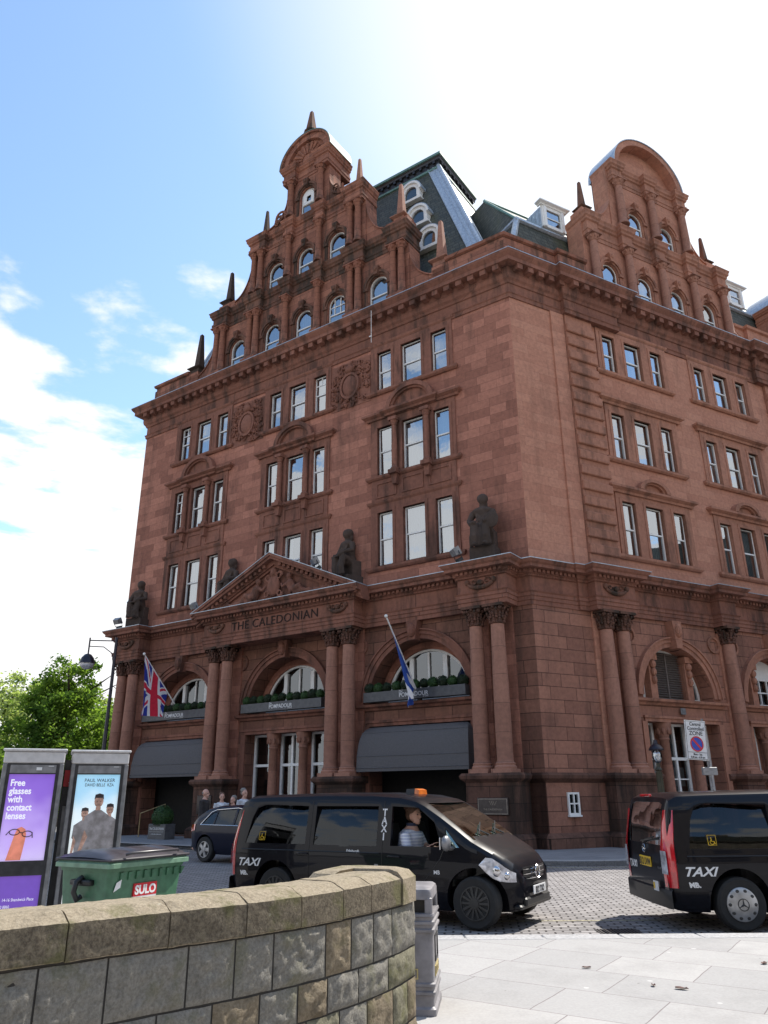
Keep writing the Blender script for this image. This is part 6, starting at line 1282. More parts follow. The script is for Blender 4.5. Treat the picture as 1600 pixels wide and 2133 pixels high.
            q.mi = 2; q.prism([(cx-0.058*s, top-0.06*s), (cx-0.05*s, top), (cx, top+0.015*s), (cx+0.05*s, top), (cx+0.058*s, top-0.06*s), (cx+0.04*s, top-0.04*s), (cx-0.04*s, top-0.04*s)], y-0.001, y+0.0015)
            for e in (-0.02, 0.02): q.box(cx+e*s-0.008*s, cx+e*s+0.008*s, y-0.002, y, top-0.085*s, top-0.078*s)
            q.box(cx-0.015*s, cx+0.015*s, y-0.002, y, top-0.128*s, top-0.122*s)
            q.obj('poster_figure', [FLESHP, CLOP, DKP], ps, m)
        fig(0.26, 1.42, 0.85, 0.0275, 0); fig(0.59, 1.47, 0.88, 0.0270, 0); fig(0.43, 1.60, 1.1, 0.0240, 0, -0.05)
    b = MB()
    for xx in (0.02, W_-0.02): b.box(xx-0.004, xx+0.004, 0.06, D-0.06, 0.25, HT-0.55)
    b.obj('side_glass', LGL, o)
    b = MB(); b.box(W_-0.045, W_-0.01, 0.06, D-0.06, HT-0.52, HT-0.24); q = b.obj('phone_sign', DGREY, o); b = MB(); b.box(0.01, 0.045, 0.06, D-0.06, HT-0.52, HT-0.24); b.obj('phone_sign', DGREY, o)
    b = MB(); b.tube([(W_-0.008, D*0.5-0.06, HT-0.46), (W_-0.008, D*0.5-0.04, HT-0.40), (W_-0.008, D*0.5+0.05, HT-0.32), (W_-0.008, D*0.5+0.09, HT-0.30)], [0.02, 0.012, 0.012, 0.02], 6); b.obj('handset_symbol', TXTW, q, m)
    b = MB(); b.bbox(0.2, W_-0.2, D-0.18, D-0.02, 0.8, 1.7, 0.02); t_ = b.obj('telephone', ALU, o); b = MB(); b.bbox(0.28, 0.34, D-0.22, D-0.18, 1.25, 1.5, 0.015); b.obj('handset', BLACKP, t_, m)
    b = MB(); b.bbox(0.0, W_, 0.0, D, 0.0, 0.1, 0.01); b.obj('base_plinth', DGREY, o)
    b = MB(); b.box(0.07, W_-0.07, 0.06, 0.09, 0.1, HT-0.2); b.obj('inner_panel', DGREY, o); b = MB(); b.box(W_-0.03, W_-0.015, 0.06, D-0.06, 0.1, 0.75); b.box(W_-0.035, W_-0.01, 0.06, D-0.06, 1.15, 1.19); b.obj('side_panel', DGREY, o)
kiosk(-5.22, 10.85, R(22), 'phone kiosk with purple poster offering free glasses, nearer the left edge', 0)
kiosk(-4.47, 11.32, R(22), 'phone kiosk with pale blue film poster, beside the green wheeled bin', 1)
# paving bulges out to carry the kiosks
struct('pavement', slab([(-40, KY-0.3), (-40, 13.2), (-4.2, 13.0), (-3.4, 12.4), (-2.4, 11.2), (-2.1, KY-0.34), (-2.0, KY-0.36)][::-1], 0, 0.114), FLAG)

# ------------------------------------------------------------------ green wheeled bin
GRN = plain('green_bin_plastic', (0.055, 0.15, 0.085), 0.45, noise_amt=0.1); GRNL = plain('pale_green_rim', (0.16, 0.28, 0.19), 0.45); LIDM = plain('dark_bin_lid', (0.04, 0.036, 0.044), 0.35, noise_amt=0.15)
def rrect(x0, x1, y0, y1, z, r=0.05):
    o = []
    for cx, cy, a in ((x1-r, y0+r, -PI/2), (x1-r, y1-r, 0), (x0+r, y1-r, PI/2), (x0+r, y0+r, PI)):
        for k in range(4): o.append((cx+r*math.cos(a+k*PI/6), cy+r*math.sin(a+k*PI/6), z))
    return o
o = thing('wheeled_bin', 'large green four wheeled rubbish container with dark lid and red sticker', 'bin', None, None, (-3.0, 9.05, 0.12), R(60)); L, Wd = 1.1, 0.8
b = MB(); b.loft([rrect(0.05, L-0.05, 0.05, Wd-0.05, 0.13), rrect(0, L, 0, Wd, 0.80), rrect(-0.012, L+0.012, -0.012, Wd+0.012, 0.80), rrect(-0.02, L+0.02, -0.02, Wd+0.02, 0.84)], True, True)
for k in range(9): x = 0.14+k*0.115; b.prism([(x, 0.79), (x+0.055, 0.79), (x, 0.71)], -0.02, 0.02)
b.obj('body', GRN, o, smooth=30)
b = MB(); b.loft([rrect(-0.06, L+0.06, -0.06, Wd+0.06, 0.84), rrect(-0.06, L+0.06, -0.06, Wd+0.06, 0.885), rrect(-0.035, L+0.035, -0.035, Wd+0.035, 0.90), rrect(-0.045, L+0.045, -0.045, Wd+0.045, 0.925)], True, True); b.obj('rim', GRNL, o)
b = MB(); prof = [(-0.05, 0.92), (0.02, 0.965), (0.2, 1.005), (0.4, 1.02), (0.6, 1.005), (0.78, 0.965), (0.85, 0.92)]
b.loft([[(x, y, 0.92+(z-0.92)*f) for y, z in prof] for x, f in ((-0.05, 0.25), (0.0, 0.8), (0.08, 1.0), (0.3, 1.0), (0.32, 0.86), (0.42, 0.86), (0.44, 1.0), (0.76, 1.0), (0.78, 0.86), (0.88, 0.86), (0.9, 1.0), (1.02, 1.0), (1.1, 0.8), (1.15, 0.25))], False); b.bbox(-0.055, 1.155, -0.06, 0.86, 0.905, 0.935, 0.01); b.obj('lid', LIDM, o, smooth=35)
b = MB(); b.tube([(0.15, -0.05, 0.97), (0.2, -0.09, 0.985), (0.9, -0.09, 0.985), (0.95, -0.05, 0.97)], 0.016, 8); b.obj('lid_handle', LIDM, o, smooth=60)
b = MB(); b.bbox(-0.06, 0.02, Wd*0.5-0.16, Wd*0.5+0.16, 0.66, 0.72, 0.01); b.tube([(-0.02, Wd*0.5, 0.74), (-0.10, Wd*0.5, 0.70), (-0.12, Wd*0.5, 0.60), (-0.07, Wd*0.5, 0.52), (-0.02, Wd*0.5, 0.55)], 0.03, 10); b.obj('lifting_arm', BLACKP, o, smooth=50)
for x in (0.12, L-0.12):
    for y in (0.1, Wd-0.1): b = MB(); b.tube([(x, y-0.02, 0.08), (x, y+0.02, 0.08)], 0.08, 16); b.box(x-0.02, x+0.02, y-0.03, y+0.03, 0.1, 0.15); b.obj('caster', RUB, o)
b = MB(); b.box(0.36, 0.70, -0.006, 0.02, 0.53, 0.66); st = b.obj('maker_sticker', RED, o); b = MB(); b.box(0.36, 0.70, -0.004, 0.02, 0.38, 0.53); b.obj('sticker_panel', SIGNW, st)
text_mb('SULO', 0.125, 0.002, xs=1.0, bold=0.005).tf(at(0.53, -0.008, 0.552)).obj('sticker_lettering', TXTW, st); b = MB(); b.arcband(0.53, 0.41, 0.07, 0.085, -0.007, -0.004, 0.4, 2.6, 12); b.obj('sticker_mark', YEL, st)
b = MB(); b.add([(0.07, -0.006, 0.60), (0.16, -0.007, 0.64), (0.17, -0.008, 0.72), (0.10, -0.008, 0.69)], [(0, 1, 2, 3)]); b.obj('torn_label', SIGNW, o)

# ------------------------------------------------------------------ curved stone wall in the foreground
def wallmat(name, c, c2, moss=0.35):
    m, t, p = newmat(name); tcn = N(t, 'ShaderNodeTexCoord'); a = N(t, 'ShaderNodeTexNoise'); a.inputs['Scale'].default_value = 55; a.inputs['Detail'].default_value = 8; a.inputs['Roughness'].default_value = 0.7; t.links.new(tcn.outputs['Object'], a.inputs[0])
    g = N(t, 'ShaderNodeTexNoise'); g.inputs['Scale'].default_value = 4.5; g.inputs['Detail'].default_value = 8; g.inputs['Roughness'].default_value = 0.65; t.links.new(tcn.outputs['Object'], g.inputs[0])
    f = N(t, 'ShaderNodeTexNoise'); f.inputs['Scale'].default_value = 16; f.inputs['Detail'].default_value = 4; mpn = N(t, 'ShaderNodeMapping'); mpn.inputs['Location'].default_value = (9, 2, 4); t.links.new(tcn.outputs['Object'], mpn.inputs[0]); t.links.new(mpn.outputs[0], f.inputs[0])
    col = mixc(t, maprange(t, a.outputs[0], 0.3, 0.7), c2, c); col = mixc(t, math_(t, 'MULTIPLY', maprange(t, g.outputs[0], 0.5, 0.66), moss), col, (0.10, 0.10, 0.035)); col = mixc(t, math_(t, 'MULTIPLY', maprange(t, g.outputs[0], 0.46, 0.30), 0.55), col, tuple(q*0.4 for q in c2))
    col = mixc(t, math_(t, 'MULTIPLY', maprange(t, f.outputs[0], 0.68, 0.76), 0.5), col, (0.40, 0.38, 0.30))
    t.links.new(col, p.inputs['Base Color']); p.inputs['Roughness'].default_value = 0.95; p.inputs['Specular IOR Level'].default_value = 0.2
    b = N(t, 'ShaderNodeBump'); b.inputs['Strength'].default_value = 0.7; b.inputs['Distance'].default_value = 0.012; t.links.new(a.outputs[0], b.inputs['Height']); t.links.new(b.outputs[0], p.inputs['Normal']); return m
WM = [wallmat('wall_grey_stone', (0.255, 0.24, 0.21), (0.15, 0.14, 0.12)), wallmat('wall_tan_stone', (0.25, 0.205, 0.145), (0.15, 0.12, 0.082)), wallmat('wall_mossy_stone', (0.23, 0.215, 0.155), (0.14, 0.13, 0.09), 0.7)]
COPE = wallmat('wall_coping_stone', (0.35, 0.295, 0.215), (0.21, 0.172, 0.12), 0.6); GRIME_SHADE = wallmat('coping_grime_and_shade', (0.20, 0.168, 0.12), (0.08, 0.064, 0.047), 0.6); MORT = plain('wall_mortar', (0.045, 0.04, 0.035), 0.95)
WP = [Vector(q) for q in ((-3.4, 2.3), (-2.85, 2.72), (-2.3, 3.17), (-1.72, 3.66), (-1.42, 3.93), (-1.14, 4.19), (-0.86, 4.43), (-0.60, 4.68), (-0.36, 4.96), (-0.12, 5.30), (0.08, 5.66), (0.215, 6.0))]
def catm(P, t):
    n = len(P)-1; i = min(int(t), n-1); f = t-i; p0, p1, p2, p3 = P[max(i-1, 0)], P[i], P[i+1], P[min(i+2, n)]
    return 0.5*((2*p1)+(-p0+p2)*f+(2*p0-5*p1+4*p2-p3)*f*f+(-p0+3*p1-3*p2+p3)*f**3)
SP = [catm(WP, i*(len(WP)-1)/400) for i in range(401)]; SL = [0]
for i in range(400): SL.append(SL[-1]+(SP[i+1]-SP[i]).length)
WLEN = SL[-1]
def wpt(s, out=0.0):
    s = max(0, min(WLEN-1e-6, s)); import bisect
    i = min(399, bisect.bisect_right(SL, s)-1); f = (s-SL[i])/(SL[i+1]-SL[i]); p = SP[i].lerp(SP[i+1], f); a = max(0, i-6); c = min(400, i+7); d = (SP[c]-SP[a]).normalized(); n = Vector((d.y, -d.x)); return p+n*out
rg = random.Random(11)
wallT = thing('stone_wall', 'curved low stone wall with mossy sloping coping in the foreground', 'wall', None, None, (0, 0, 0))
def gridface(b, f, nu, nv):
    b.add([f(i/nu, j/nv) for i in range(nu+1) for j in range(nv+1)], [(i*(nv+1)+j, (i+1)*(nv+1)+j, (i+1)*(nv+1)+j+1, i*(nv+1)+j+1) for i in range(nu) for j in range(nv)])
ZT, ZB = 1.155, 0.998
b = MB(); zc = ZB-0.008; rows = [0.275, 0.185, 0.24, 0.2, 0.2]
for ri, h in enumerate(rows):
    s = -rg.uniform(0, 0.3)
    while s < WLEN-0.02:
        l = rg.uniform(0.2, 0.36)*(1.15 if ri == 0 else 1.0); e = min(WLEN, s+l)
        if WLEN-e < 0.16: e = WLEN
        s0 = max(0, s); b.mi = rg.choice((0, 0, 0, 1, 2)); sd_ = rg.uniform(0, 99); g_ = 0.005; amp = rg.uniform(0.010, 0.022)
        if e-s0 > 0.03:
            def F(u, v, s0=s0, e=e, zc=zc, h=h, sd_=sd_, amp=amp):
                ss = s0+g_+(e-s0-2*g_)*u; z = zc-h+g_+(h-2*g_)*v; edge = min(u, 1-u)*(e-s0)/0.03, min(v, 1-v)*h/0.03; k = min(1, edge[0])*min(1, edge[1])
                q = wpt(ss, -0.02+k*(0.013+amp*noise.noise(Vector((ss*16+sd_, z*16, sd_)))+amp*0.7*noise.noise(Vector((ss*45+sd_, z*45, sd_))))); jz = 0.004*noise.noise(Vector((ss*9, sd_, ri)))
                return (q.x, q.y, z+jz)
            nu = max(4, int((e-s0)/0.018)); gridface(b, F, nu, int(h/0.018))
        s = e
    zc -= h
b.obj('stonework', WM, wallT, smooth=50)
b = MB()
def MF(u, v): q = wpt(u*WLEN, -0.024); return (q.x, q.y, ZB*v)
gridface(b, MF, 120, 2); b.obj('mortar_bed', MORT, wallT)
b = MB()
def MB2(u, v): q = wpt(u*WLEN, -0.36); return (q.x, q.y, ZB*v)
gridface(b, MB2, 120, 2); q0, q1 = wpt(WLEN, -0.022), wpt(WLEN, -0.36); b.add([(q0.x, q0.y, 0), (q1.x, q1.y, 0), (q1.x, q1.y, ZB), (q0.x, q0.y, ZB)], [(0, 1, 2, 3)]); b.obj('rear_face', WM[0], wallT)
cuts = [-0.01, 0.45, 0.95, 1.5, 1.98, 2.38, 2.86, 3.28, 3.64, 3.98, 4.26, WLEN-0.32]; cuts = [c*WLEN/4.95 if i < 11 else c for i, c in enumerate(cuts)]
prof = [(-0.42, ZB), (-0.42, 1.165), (-0.36, 1.195), (-0.12, 1.2), (-0.09, 1.195), (0.0, ZT), (0.002, ZB+0.07), (0.002, ZB+0.008), (-0.004, ZB)]
for i in range(len(cuts)-1):
    b = MB(); a, e = cuts[i]+0.004, cuts[i+1]-0.004; n = max(6, int((e-a)/0.025)); jit = rg.uniform(-0.004, 0.004); rings = []
    for k in range(n+1):
        ss = a+(e-a)*k/n; ring = []
        for j in range(len(prof)):
            o1, z1 = prof[j]; o2, z2 = prof[(j+1) % len(prof)]; m_ = 5 if j in (3, 4, 5, 6) else 2
            for q in range(m_):
                o_, z_ = o1+(o2-o1)*q/m_, z1+(z2-z1)*q/m_; d_ = 0.004*noise.noise(Vector((ss*12, o_*12, z_*12+i*7)))+0.0025*noise.noise(Vector((ss*40, o_*40, z_*40))); p = wpt(ss, o_+d_); ring.append((p.x, p.y, z_+jit+d_))
        rings.append(ring)
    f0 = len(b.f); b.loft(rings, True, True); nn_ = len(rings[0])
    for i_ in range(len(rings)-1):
        for j_ in range(16, 27): b.m[f0+i_*nn_+j_] = 1  # coping fronts darker: grime, with the shade of that side painted in
    b.obj('coping_stone', [COPE, GRIME_SHADE], wallT, smooth=22)
# end pier cap, wider and running back
e0 = wpt(WLEN-0.31, 0.012); e1 = wpt(WLEN, 0.012); d = (e1-e0).normalized(); nn = Vector((d.y, -d.x)); b = MB()
def EP(s_, o_): p = e0+d*s_+nn*o_; return (p.x, p.y)
pl = [EP(0.0, 0), EP(0.26, 0), EP(0.31, -0.05), EP(0.34, -0.48), EP(0.24, -0.62), EP(-0.22, -0.62), EP(-0.3, -0.55), EP(-0.3, -0.40), EP(0.0, -0.38)]
n = len(pl); cxm = sum(p[0] for p in pl)/n; cym = sum(p[1] for p in pl)/n
def inset(f): return [(cxm+(x-cxm)*f, cym+(y-cym)*f) for x, y in pl]
rs_ = [[(x, y, z) for x, y in inset(f)] for z, f in ((ZB, 1.0), (ZT, 1.0), (1.20, 0.88), (1.215, 0.7))]; vs = [p for r in rs_ for p in r]; fs = []
for i in range(3):
    for j in range(n): k = (j+1) % n; fs.append((i*n+j, i*n+k, (i+1)*n+k, (i+1)*n+j))
tri = tessellate_polygon([[Vector((x, y, 0)) for x, y, z in rs_[3]]]); fs += [tuple(3*n+i for i in t) for t in tri]; b.add(vs, fs); b.obj('coping_stone', COPE, wallT)
b = MB(); pb = [EP(0.0, -0.04), EP(0.30, -0.04), EP(0.31, -0.56), EP(-0.26, -0.56)]; b.loft([[(x, y, 0) for x, y in pb], [(x, y, ZB-0.002) for x, y in pb]], True, True); b.obj('end_pier', WM[0], wallT)

# ------------------------------------------------------------------ litter bin beyond the wall end
LB = plain('litter_bin_grey', (0.21, 0.20, 0.21), 0.5, noise_amt=0.12); GOLD = plain('gold_letters', (0.55, 0.45, 0.2), 0.4, 0.3)
o = thing('litter_bin', 'grey ribbed litter bin standing beyond the end of the stone wall', 'litter bin', Matrix.Translation((0.13, 7.02, 0.12)) @ Matrix.Rotation(R(-8), 4, 'Z') @ Matrix.Diagonal((1, 1, 0.84, 1))); w2 = 0.27
b = MB(); rr = []
for z, g in ((0, 1.06), (0.05, 1.06), (0.07, 1.0), (0.155, 1.0), (0.165, 1.05), (0.185, 1.05), (0.195, 1.0), (0.22, 1.0), (0.23, 1.05), (0.25, 1.05), (0.26, 1.0), (0.66, 1.0), (0.67, 1.05), (0.69, 1.05), (0.70, 1.0), (0.725, 1.0), (0.735, 1.05), (0.755, 1.05), (0.765, 1.0), (0.79, 1.0), (0.80, 1.05), (0.82, 1.04), (0.825, 0.94)):
    rr.append(rrect(-w2*g, w2*g, -w2*g, w2*g, z, 0.03))
b.loft(rr, True, True); b.obj('bin_body', LB, o, smooth=30)
b = MB(); b.loft([rrect(-w2*g, w2*g, -w2*g, w2*g, z, 0.04) for z, g in ((0.94, 1.0), (1.0, 1.0), (1.025, 0.97), (1.04, 0.90), (1.045, 0.7))], True, True)
for sx in (-1, 1):
    for sy_ in (-1, 1): b.bbox(sx*(w2-0.03)-0.03, sx*(w2-0.03)+0.03, sy_*(w2-0.03)-0.03, sy_*(w2-0.03)+0.03, 0.8, 0.96, 0.01)
b.obj('hood', LB, o, smooth=30); b = MB(); b.box(-w2*0.8, w2*0.8, -w2*0.8, w2*0.8, 0.8, 0.95); b.obj('liner', BLACKP, o)
for rot in (0, PI/2):
    m = ABS[o.name] @ Matrix.Rotation(rot, 4, 'Z'); b = MB(); b.plate([rect(-0.12, 0.12, 0.40, 0.62), rect(-0.10, 0.10, 0.42, 0.60)], -w2-0.008, 0.01); pn = b.obj('panel_frame', BLACKP, o, m)
    b = MB(); b.plate([rect(-0.15, 0.15, 0.285, 0.37), rect(-0.14, 0.14, 0.295, 0.36)], -w2-0.008, 0.01); b.join(text_mb('LITTER', 0.085, 0.004, xs=0.78), at(0, -w2-0.008, 0.298)); b.obj('litter_lettering', GOLD, o, m)

# ------------------------------------------------------------------ street lamps and sign
LPM = plain('black_lamp_post', (0.02, 0.018, 0.03), 0.35, 0.3)
o = thing('street_lamp', 'tall dark street lamp with hanging globe at the left corner of the hotel', 'street lamp', None, None, (-10.05, 28.2, 0.12), 0)
b = MB(); b.tube([(0, 0, 0), (0, 0, 1.2), (0, 0, 1.3), (0, 0, 7.15)], [0.11, 0.10, 0.075, 0.055], 12); b.obj('pole', LPM, o, smooth=40)
b = MB(); b.tube([(0, 0, 7.02), (-1.0, 0, 7.05)], 0.022, 6); b.tube([(-0.02, 0, 6.1), (-0.1, 0, 6.55), (-0.45, 0, 6.8), (-1.0, 0, 6.83)], 0.018, 6); b.tube([(-1.0, 0, 7.15), (-1.0, 0, 6.5)], 0.03, 8); b.obj('arm', LPM, o)
b = MB(); b.lathe(-1.0, 0, [(0.04, 6.55), (0.12, 6.52), (0.22, 6.40), (0.28, 6.23), (0.29, 6.19)], 20); b.obj('lamp_hood', LPM, o, smooth=60); b = MB(); b.ell((-1.0, 0, 6.19), (0.26, 0.26, 0.22), 20, 12); b.obj('lamp_globe', LITW if False else CLRL, o, smooth=60)
LPG = plain('green_brown_lamp_post', (0.06, 0.055, 0.035), 0.5, 0.2)
o = thing('lantern_post', 'old fluted lantern post with small glass globe left of the zone sign', 'lamp post', None, None, (7.72, 22.6, 0.12), 0)
b = MB(); b.lathe(0, 0, [(0.19, 0), (0.19, 0.5), (0.12, 0.6), (0.11, 1.0), (0.07, 2.15), (0.11, 2.18), (0.06, 2.25), (0.05, 2.35)], 14)
for k in range(8): a = k*PI/4; b.tube([(0.115*math.cos(a), 0.115*math.sin(a), 0.6), (0.075*math.cos(a), 0.075*math.sin(a), 2.12)], 0.014, 5)
b.obj('pole', LPG, o); b = MB(); b.ell((0, 0, 2.55), (0.14, 0.14, 0.2), 16, 10); b.obj('lantern_globe', LGL, o, smooth=60); b = MB(); b.lathe(0, 0, [(0.2, 2.70), (0.21, 2.74), (0.14, 2.84), (0.07, 2.88), (0.05, 2.98), (0.01, 3.0)], 14); b.obj('lantern_cap', LPM, o, smooth=40)
b = MB(); b.ell((0, 0, 2.5), (0.05, 0.05, 0.09), 10, 8); b.obj('bulb', CLRL, o)
ZSm = Matrix.Translation((8.62, 21.3, 0.12)) @ Matrix.Rotation(R(14), 4, 'Z')
o = thing('zone_sign', 'white parking zone sign with a blue and red roundel on a grey pole', 'sign', ZSm)
b = MB(); b.tube([(0, 0, 0), (0, 0, 3.45)], 0.035, 10); b.obj('pole', ALU, o)
pm = ZSm @ at(-0.32, -0.05, 2.38) @ Matrix.Rotation(R(3), 4, 'Y')
b = MB(); b.bbox(-0.32, 0.32, 0, 0.02, 0, 1.02, 0.008); pn = b.obj('sign_panel', SIGNW, o, pm)
b = MB(); b.plate([rect(-0.30, 0.30, 0.02, 1.0), rect(-0.29, 0.29, 0.03, 0.99)], -0.003, 0.003); b.box(-0.3, 0.3, -0.003, 0, 0.19, 0.2)
for t, s, z in (('Central', 0.13, 0.88), ('Controlled', 0.13, 0.765), ('ZONE', 0.15, 0.635), ('Mon - Sat', 0.075, 0.12), ('8.30 am - 6.30 pm', 0.066, 0.05)): b.join(text_mb(t, s, 0.003, xs=0.88 if t != 'ZONE' else 1.0, bold=0.002), at(0, -0.002, z))
b.obj('sign_lettering', TXTD, pn, pm)
b = MB(); b.add([(0.2*math.cos(2*PI*i/32), -0.003, 0.41+0.2*math.sin(2*PI*i/32)) for i in range(32)], [tuple(range(32))]); ro = b.obj('roundel', BLUE, pn, pm)
b = MB(); b.arcband(0, 0.41, 0.165, 0.2, -0.008, -0.004, 0, 2*PI, 32); b.add([(-0.14, -0.007, 0.51), (-0.10, -0.007, 0.55), (0.14, -0.007, 0.31), (0.10, -0.007, 0.27)], [(0, 1, 2, 3)]); b.obj('roundel_ring', RED, ro, pm)
b = MB(); b.bbox(-0.22, 0.22, -0.05, 0.03, 2.0, 2.2, 0.01); b.obj('bracket_plate', ALU, o)
# hotel entrance details: handrail, box planter with sign, hedge
b = MB(); b.tube([(0, 0, 0), (0, 0, 0.9), (0.9, 0.5, 1.25), (0.9, 0.5, 0.2)], 0.022, 8); tag(b.obj('handrail', plain('brass_rail', (0.35, 0.27, 0.14), 0.35, 0.6), None, FA @ at(-6.75, -1.2, 0.12)), 'thin brass handrail rising to the left hand hotel entrance', 'handrail')
o = thing('planter_box', 'small grey planter with a round shrub and hotel name beside the left entrance', 'planter', FA @ at(-4.5, -1.9, 0.12), None)
b = MB(); b.bbox(-0.5, 0.5, -0.25, 0.25, 0, 0.55, 0.01); b.obj('box', BOXG, o); b = MB(); b.join(text_mb('The CALEDONIAN', 0.13, 0.004, xs=0.78), at(0, -0.255, 0.34)); b.join(text_mb('A WALDORF ASTORIA HOTEL', 0.05, 0.004, xs=0.9), at(0, -0.255, 0.17)); b.box(-0.4, 0.4, -0.257, -0.252, 0.27, 0.276); b.obj('lettering', TXTW, o)
put('shrub', ballmesh(0.42, 77, SHR[1], 2600), o, ABS[o.name] @ at(0, 0, 0.8))

# ------------------------------------------------------------------ trees
def leafmat(name, c1, c2):
    m = bpy.data.materials.new(name); m.use_nodes = True; t = m.node_tree; t.nodes.clear(); o = N(t, 'ShaderNodeOutputMaterial'); oi = N(t, 'ShaderNodeTexCoord'); nz = N(t, 'ShaderNodeTexNoise'); nz.inputs['Scale'].default_value = 0.9; nz.inputs['Detail'].default_value = 5
    t.links.new(oi.outputs['Object'], nz.inputs[0]); col = mixc(t, maprange(t, nz.outputs[0], 0.35, 0.65), c1, c2)
    d = N(t, 'ShaderNodeBsdfDiffuse'); tr = N(t, 'ShaderNodeBsdfTranslucent'); t.links.new(col, d.inputs[0]); t.links.new(mixc(t, 1.0, col, (1.7, 1.8, 0.7), 'MULTIPLY'), tr.inputs[0]); a = N(t, 'ShaderNodeMixShader'); a.inputs[0].default_value = 0.55
    t.links.new(d.outputs[0], a.inputs[1]); t.links.new(tr.outputs[0], a.inputs[2]); t.links.new(a.outputs[0], o.inputs[0]); return m
BARK = plain('bark', (0.07, 0.055, 0.04), 0.9, scale=12, noise_amt=0.3, bump=0.5)
LEAF = [leafmat('leaf_mid_green', (0.06, 0.115, 0.035), (0.17, 0.25, 0.065)), leafmat('leaf_lime_green', (0.12, 0.18, 0.05), (0.22, 0.29, 0.08)), leafmat('leaf_pale_green', (0.2, 0.25, 0.13), (0.31, 0.36, 0.2))]
def tree(x, y, h, r, lm, seed, lab, nclump=150, leaves=70, ls=0.14, open_=0.8, trunk=0.35):
    rg = random.Random(seed); o = thing('broadleaf_tree', lab, 'tree', None, 'trees beyond the hotel corner', (x, y, 0), rg.uniform(0, 6))
    b = MB(); b.tube([(0, 0, 0), (0.1, 0, h*0.25), (0.05, 0.1, h*0.55), (0, 0, h*0.9)], [h*0.03, h*0.022, h*0.014, 0.02], 9)
    for k in range(14):
        a = rg.uniform(0, 2*PI); z = h*rg.uniform(0.25, 0.75); L_ = r*rg.uniform(0.5, 0.9); b.tube([(0, 0, z), (L_*0.5*math.cos(a), L_*0.5*math.sin(a), z+L_*0.3), (L_*math.cos(a), L_*math.sin(a), z+L_*0.6)], [h*0.009, h*0.006, 0.01], 6)
    b.obj('trunk', BARK, o, smooth=60)
    vs = []; fs = []; zc_, zr = h*(trunk+1)/2, h*(1-trunk)/2
    for c in range(nclump):
        while True:
            u = Vector((rg.uniform(-1, 1), rg.uniform(-1, 1), rg.uniform(-1, 1)))
            if 0.3 < u.length < 1 and noise.noise(u*2.3+Vector((seed, 0, 0))) > -0.28: break
        u *= 0.78+0.35*noise.noise(u.normalized()*1.7+Vector((seed*3, 0, 1)))+0.12
        wz = 1-0.35*max(0, u.z); p = Vector((u.x*r*wz, u.y*r*wz, zc_+u.z*zr)); cr = r*rg.uniform(0.09, 0.2)
        for l in range(leaves):
            q = p+Vector((rg.gauss(0, 1), rg.gauss(0, 1), rg.gauss(0, 0.6)))*cr*0.6; a = Vector((rg.gauss(0, 1), rg.gauss(0, 1), rg.gauss(0, 0.6))).normalized()*ls*rg.uniform(0.6, 1.2); n_ = a.cross(Vector((rg.gauss(0, 1), rg.gauss(0, 1), rg.gauss(0, 1)))).normalized()*ls*0.55
            k = len(vs); vs += [q-a, q+n_, q+a, q-n_]; fs.append((k, k+1, k+2, k+3))
    me = bpy.data.meshes.new('crown'); me.from_pydata(vs, [], fs); me.materials.append(lm); put('crown', me, o)
tree(-18.6, 45.5, 9.9, 3.5, LEAF[0], 4, 'full mid green maple-like tree between the street lamp and the picture edge', 260, 95, 0.13, trunk=0.02)
tree(-16.0, 52, 9.8, 3.2, LEAF[1], 9, 'lime green tree immediately behind the street lamp', 170, 80, 0.15, trunk=0.05)
tree(-27.0, 56, 10.6, 4.2, LEAF[2], 12, 'pale thin tree at the very left edge of the picture', 200, 80, 0.15, trunk=0.05)
tree(-22.3, 41, 6.4, 3.6, LEAF[0], 21, 'low dark green bushy tree above the purple poster kiosk', 150, 80, 0.13, trunk=0.0)
tree(-17.5, 62, 9.0, 4.0, LEAF[1], 31, 'farther lime green tree showing between the maple-like tree and the lamp', 150, 70, 0.18, trunk=0.0)
tree(-25.0, 66, 10.5, 4.5, LEAF[2], 41, 'pale green tree in the distance left of the maple-like tree', 130, 70, 0.18, trunk=0.0)
b = MB(); rg = random.Random(3)
vs = []; fs = []
for i in range(16000):
    q = Vector((rg.uniform(-60, -14), rg.uniform(76, 84), 0)); q.z = rg.uniform(0, 5.2+1.6*noise.noise(Vector((q.x*0.18, 0, 0))))
    a = Vector((rg.gauss(0, 1), rg.gauss(0, 1), rg.gauss(0, 1))).normalized()*0.32; n_ = a.cross(Vector((rg.gauss(0, 1), rg.gauss(0, 1), rg.gauss(0, 1)))).normalized()*0.2; k = len(vs); vs += [q-a, q+n_, q+a, q-n_]; fs.append((k, k+1, k+2, k+3))
me = bpy.data.meshes.new('far_foliage'); me.from_pydata(vs, [], fs); me.materials.append(LEAF[1]); tag(put('far_foliage', me), 'dense belt of far green foliage low behind the trees', 'foliage', None, 'stuff')

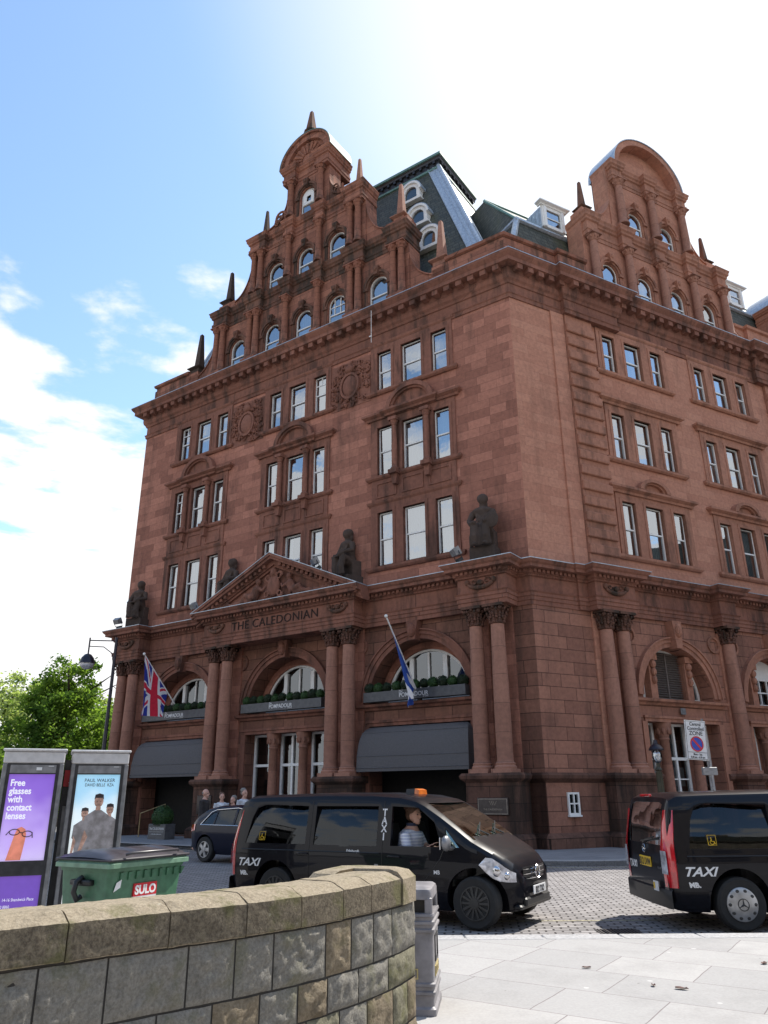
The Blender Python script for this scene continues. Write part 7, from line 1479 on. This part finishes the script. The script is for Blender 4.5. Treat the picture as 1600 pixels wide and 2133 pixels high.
# a few leaves on the flags
LEAFD = plain('fallen_leaf', (0.10, 0.045, 0.035), 0.8)
for i, (x, y, r_, lab) in enumerate(((1.92, 8.35, 0.04, 'brown fallen leaf on the paving, farthest of the scattered leaves'), (2.32, 7.62, 0.032, 'small brown leaf on the paving left of the biggest leaf'), (2.52, 7.5, 0.05, 'biggest brown fallen leaf lying on the pale paving'), (3.7, 8.5, 0.045, 'brown leaf on the paving nearest the right picture edge'))):
    b = MB(); n = 10; b.add([(r_*math.cos(2*PI*k/n)*(1.0+0.3*(k % 2)), 0.6*r_*math.sin(2*PI*k/n), 0.006+0.012*abs(math.sin(k*1.3))) for k in range(n)]+[(0, 0, 0.004)], [(k, (k+1) % n, n) for k in range(n)])
    tag(b.obj('fallen_leaf', LEAFD, None, Matrix.Translation((x, y, 0.12)) @ Matrix.Rotation(i*1.3, 4, 'Z')), lab, 'leaf', 'fallen leaves on the pavement')

# terrace across the street behind the camera: the hotel windows and the taxis mirror it
OPM = stone('pale_terrace_stone', (0.36, 0.31, 0.24), (0.26, 0.22, 0.17), stain=0.5)
def terrace(x, y, rz, L_, hh, lab, seed):
    o = thing('terrace_building', lab, 'building', Matrix.Translation((x, y, 0)) @ Matrix.Rotation(R(rz), 4, 'Z'), 'terraces across the street'); rg = random.Random(seed); m = ABS[o.name]
    hs = [rect(3+i*4.2, 4.3+i*4.2, z, z+2.1) for i in range(int((L_-4)/4.2)) for z in (5.0, 8.6, 12.0) if z+2.6 < hh]+[rect(2.6+i*4.2, 5.0+i*4.2, 0.6, 3.4) for i in range(int((L_-4)/4.2))]
    MB().plate([rect(0, L_, 0, hh)]+hs, 0, 0.4).obj('wall', OPM, o); b = MB(); b.box(0, L_, 0.5, 12, 0, hh); b.obj('rear_wall', DARK, o)
    b = MB(); b.sweep([(0, 12), (0, 0), (L_, 0), (L_, 12)], [(-0.2, hh-0.5), (0.1, hh-0.5), (0.5, hh-0.1), (0.5, hh), (-0.2, hh+0.1)]); b.obj('cornice', OPM, o)
    b = MB(); b.prism([(0, hh), (L_, hh), (L_-2, hh+3), (2, hh+3)], 1.0, 11); b.obj('roof', SLATE, o)
    for i in range(3): b = MB(); x_ = L_*(0.15+0.33*i); b.box(x_, x_+2.4, 4, 5.2, hh+1, hh+5); b.obj('chimney', OPM, o)
    for h_ in hs:
        b = MB(); x0, x1, z0, z1 = h_[0][0], h_[1][0], h_[0][1], h_[2][1]; b.plate([rect(x0, x1, z0, z1), rect(x0+0.09, x1-0.09, z0+0.09, z1-0.09)], 0.2, 0.08); b.box(x0, x1, 0.21, 0.27, (z0+z1)/2-0.04, (z0+z1)/2+0.04); q = b.obj('window', WHT, o); b = MB(); b.box(x0+0.09, x1-0.09, 0.29, 0.3, z0+0.09, z1-0.09); b.obj('pane', GLD, q)
terrace(45, -24, 180, 44, 14.5, 'pale stone terrace behind the viewer, right of the street axis', 1)
terrace(-2, -30, 190, 50, 12.0, 'lower pale stone terrace behind the viewer, left of the street axis', 2)
terrace(52, 14, 112, 34, 15, 'pale stone terrace across the side street to the right of the hotel', 3)
terrace(-38, -16, 240, 40, 13.0, 'pale stone terrace behind the viewer, far left of the junction', 4)
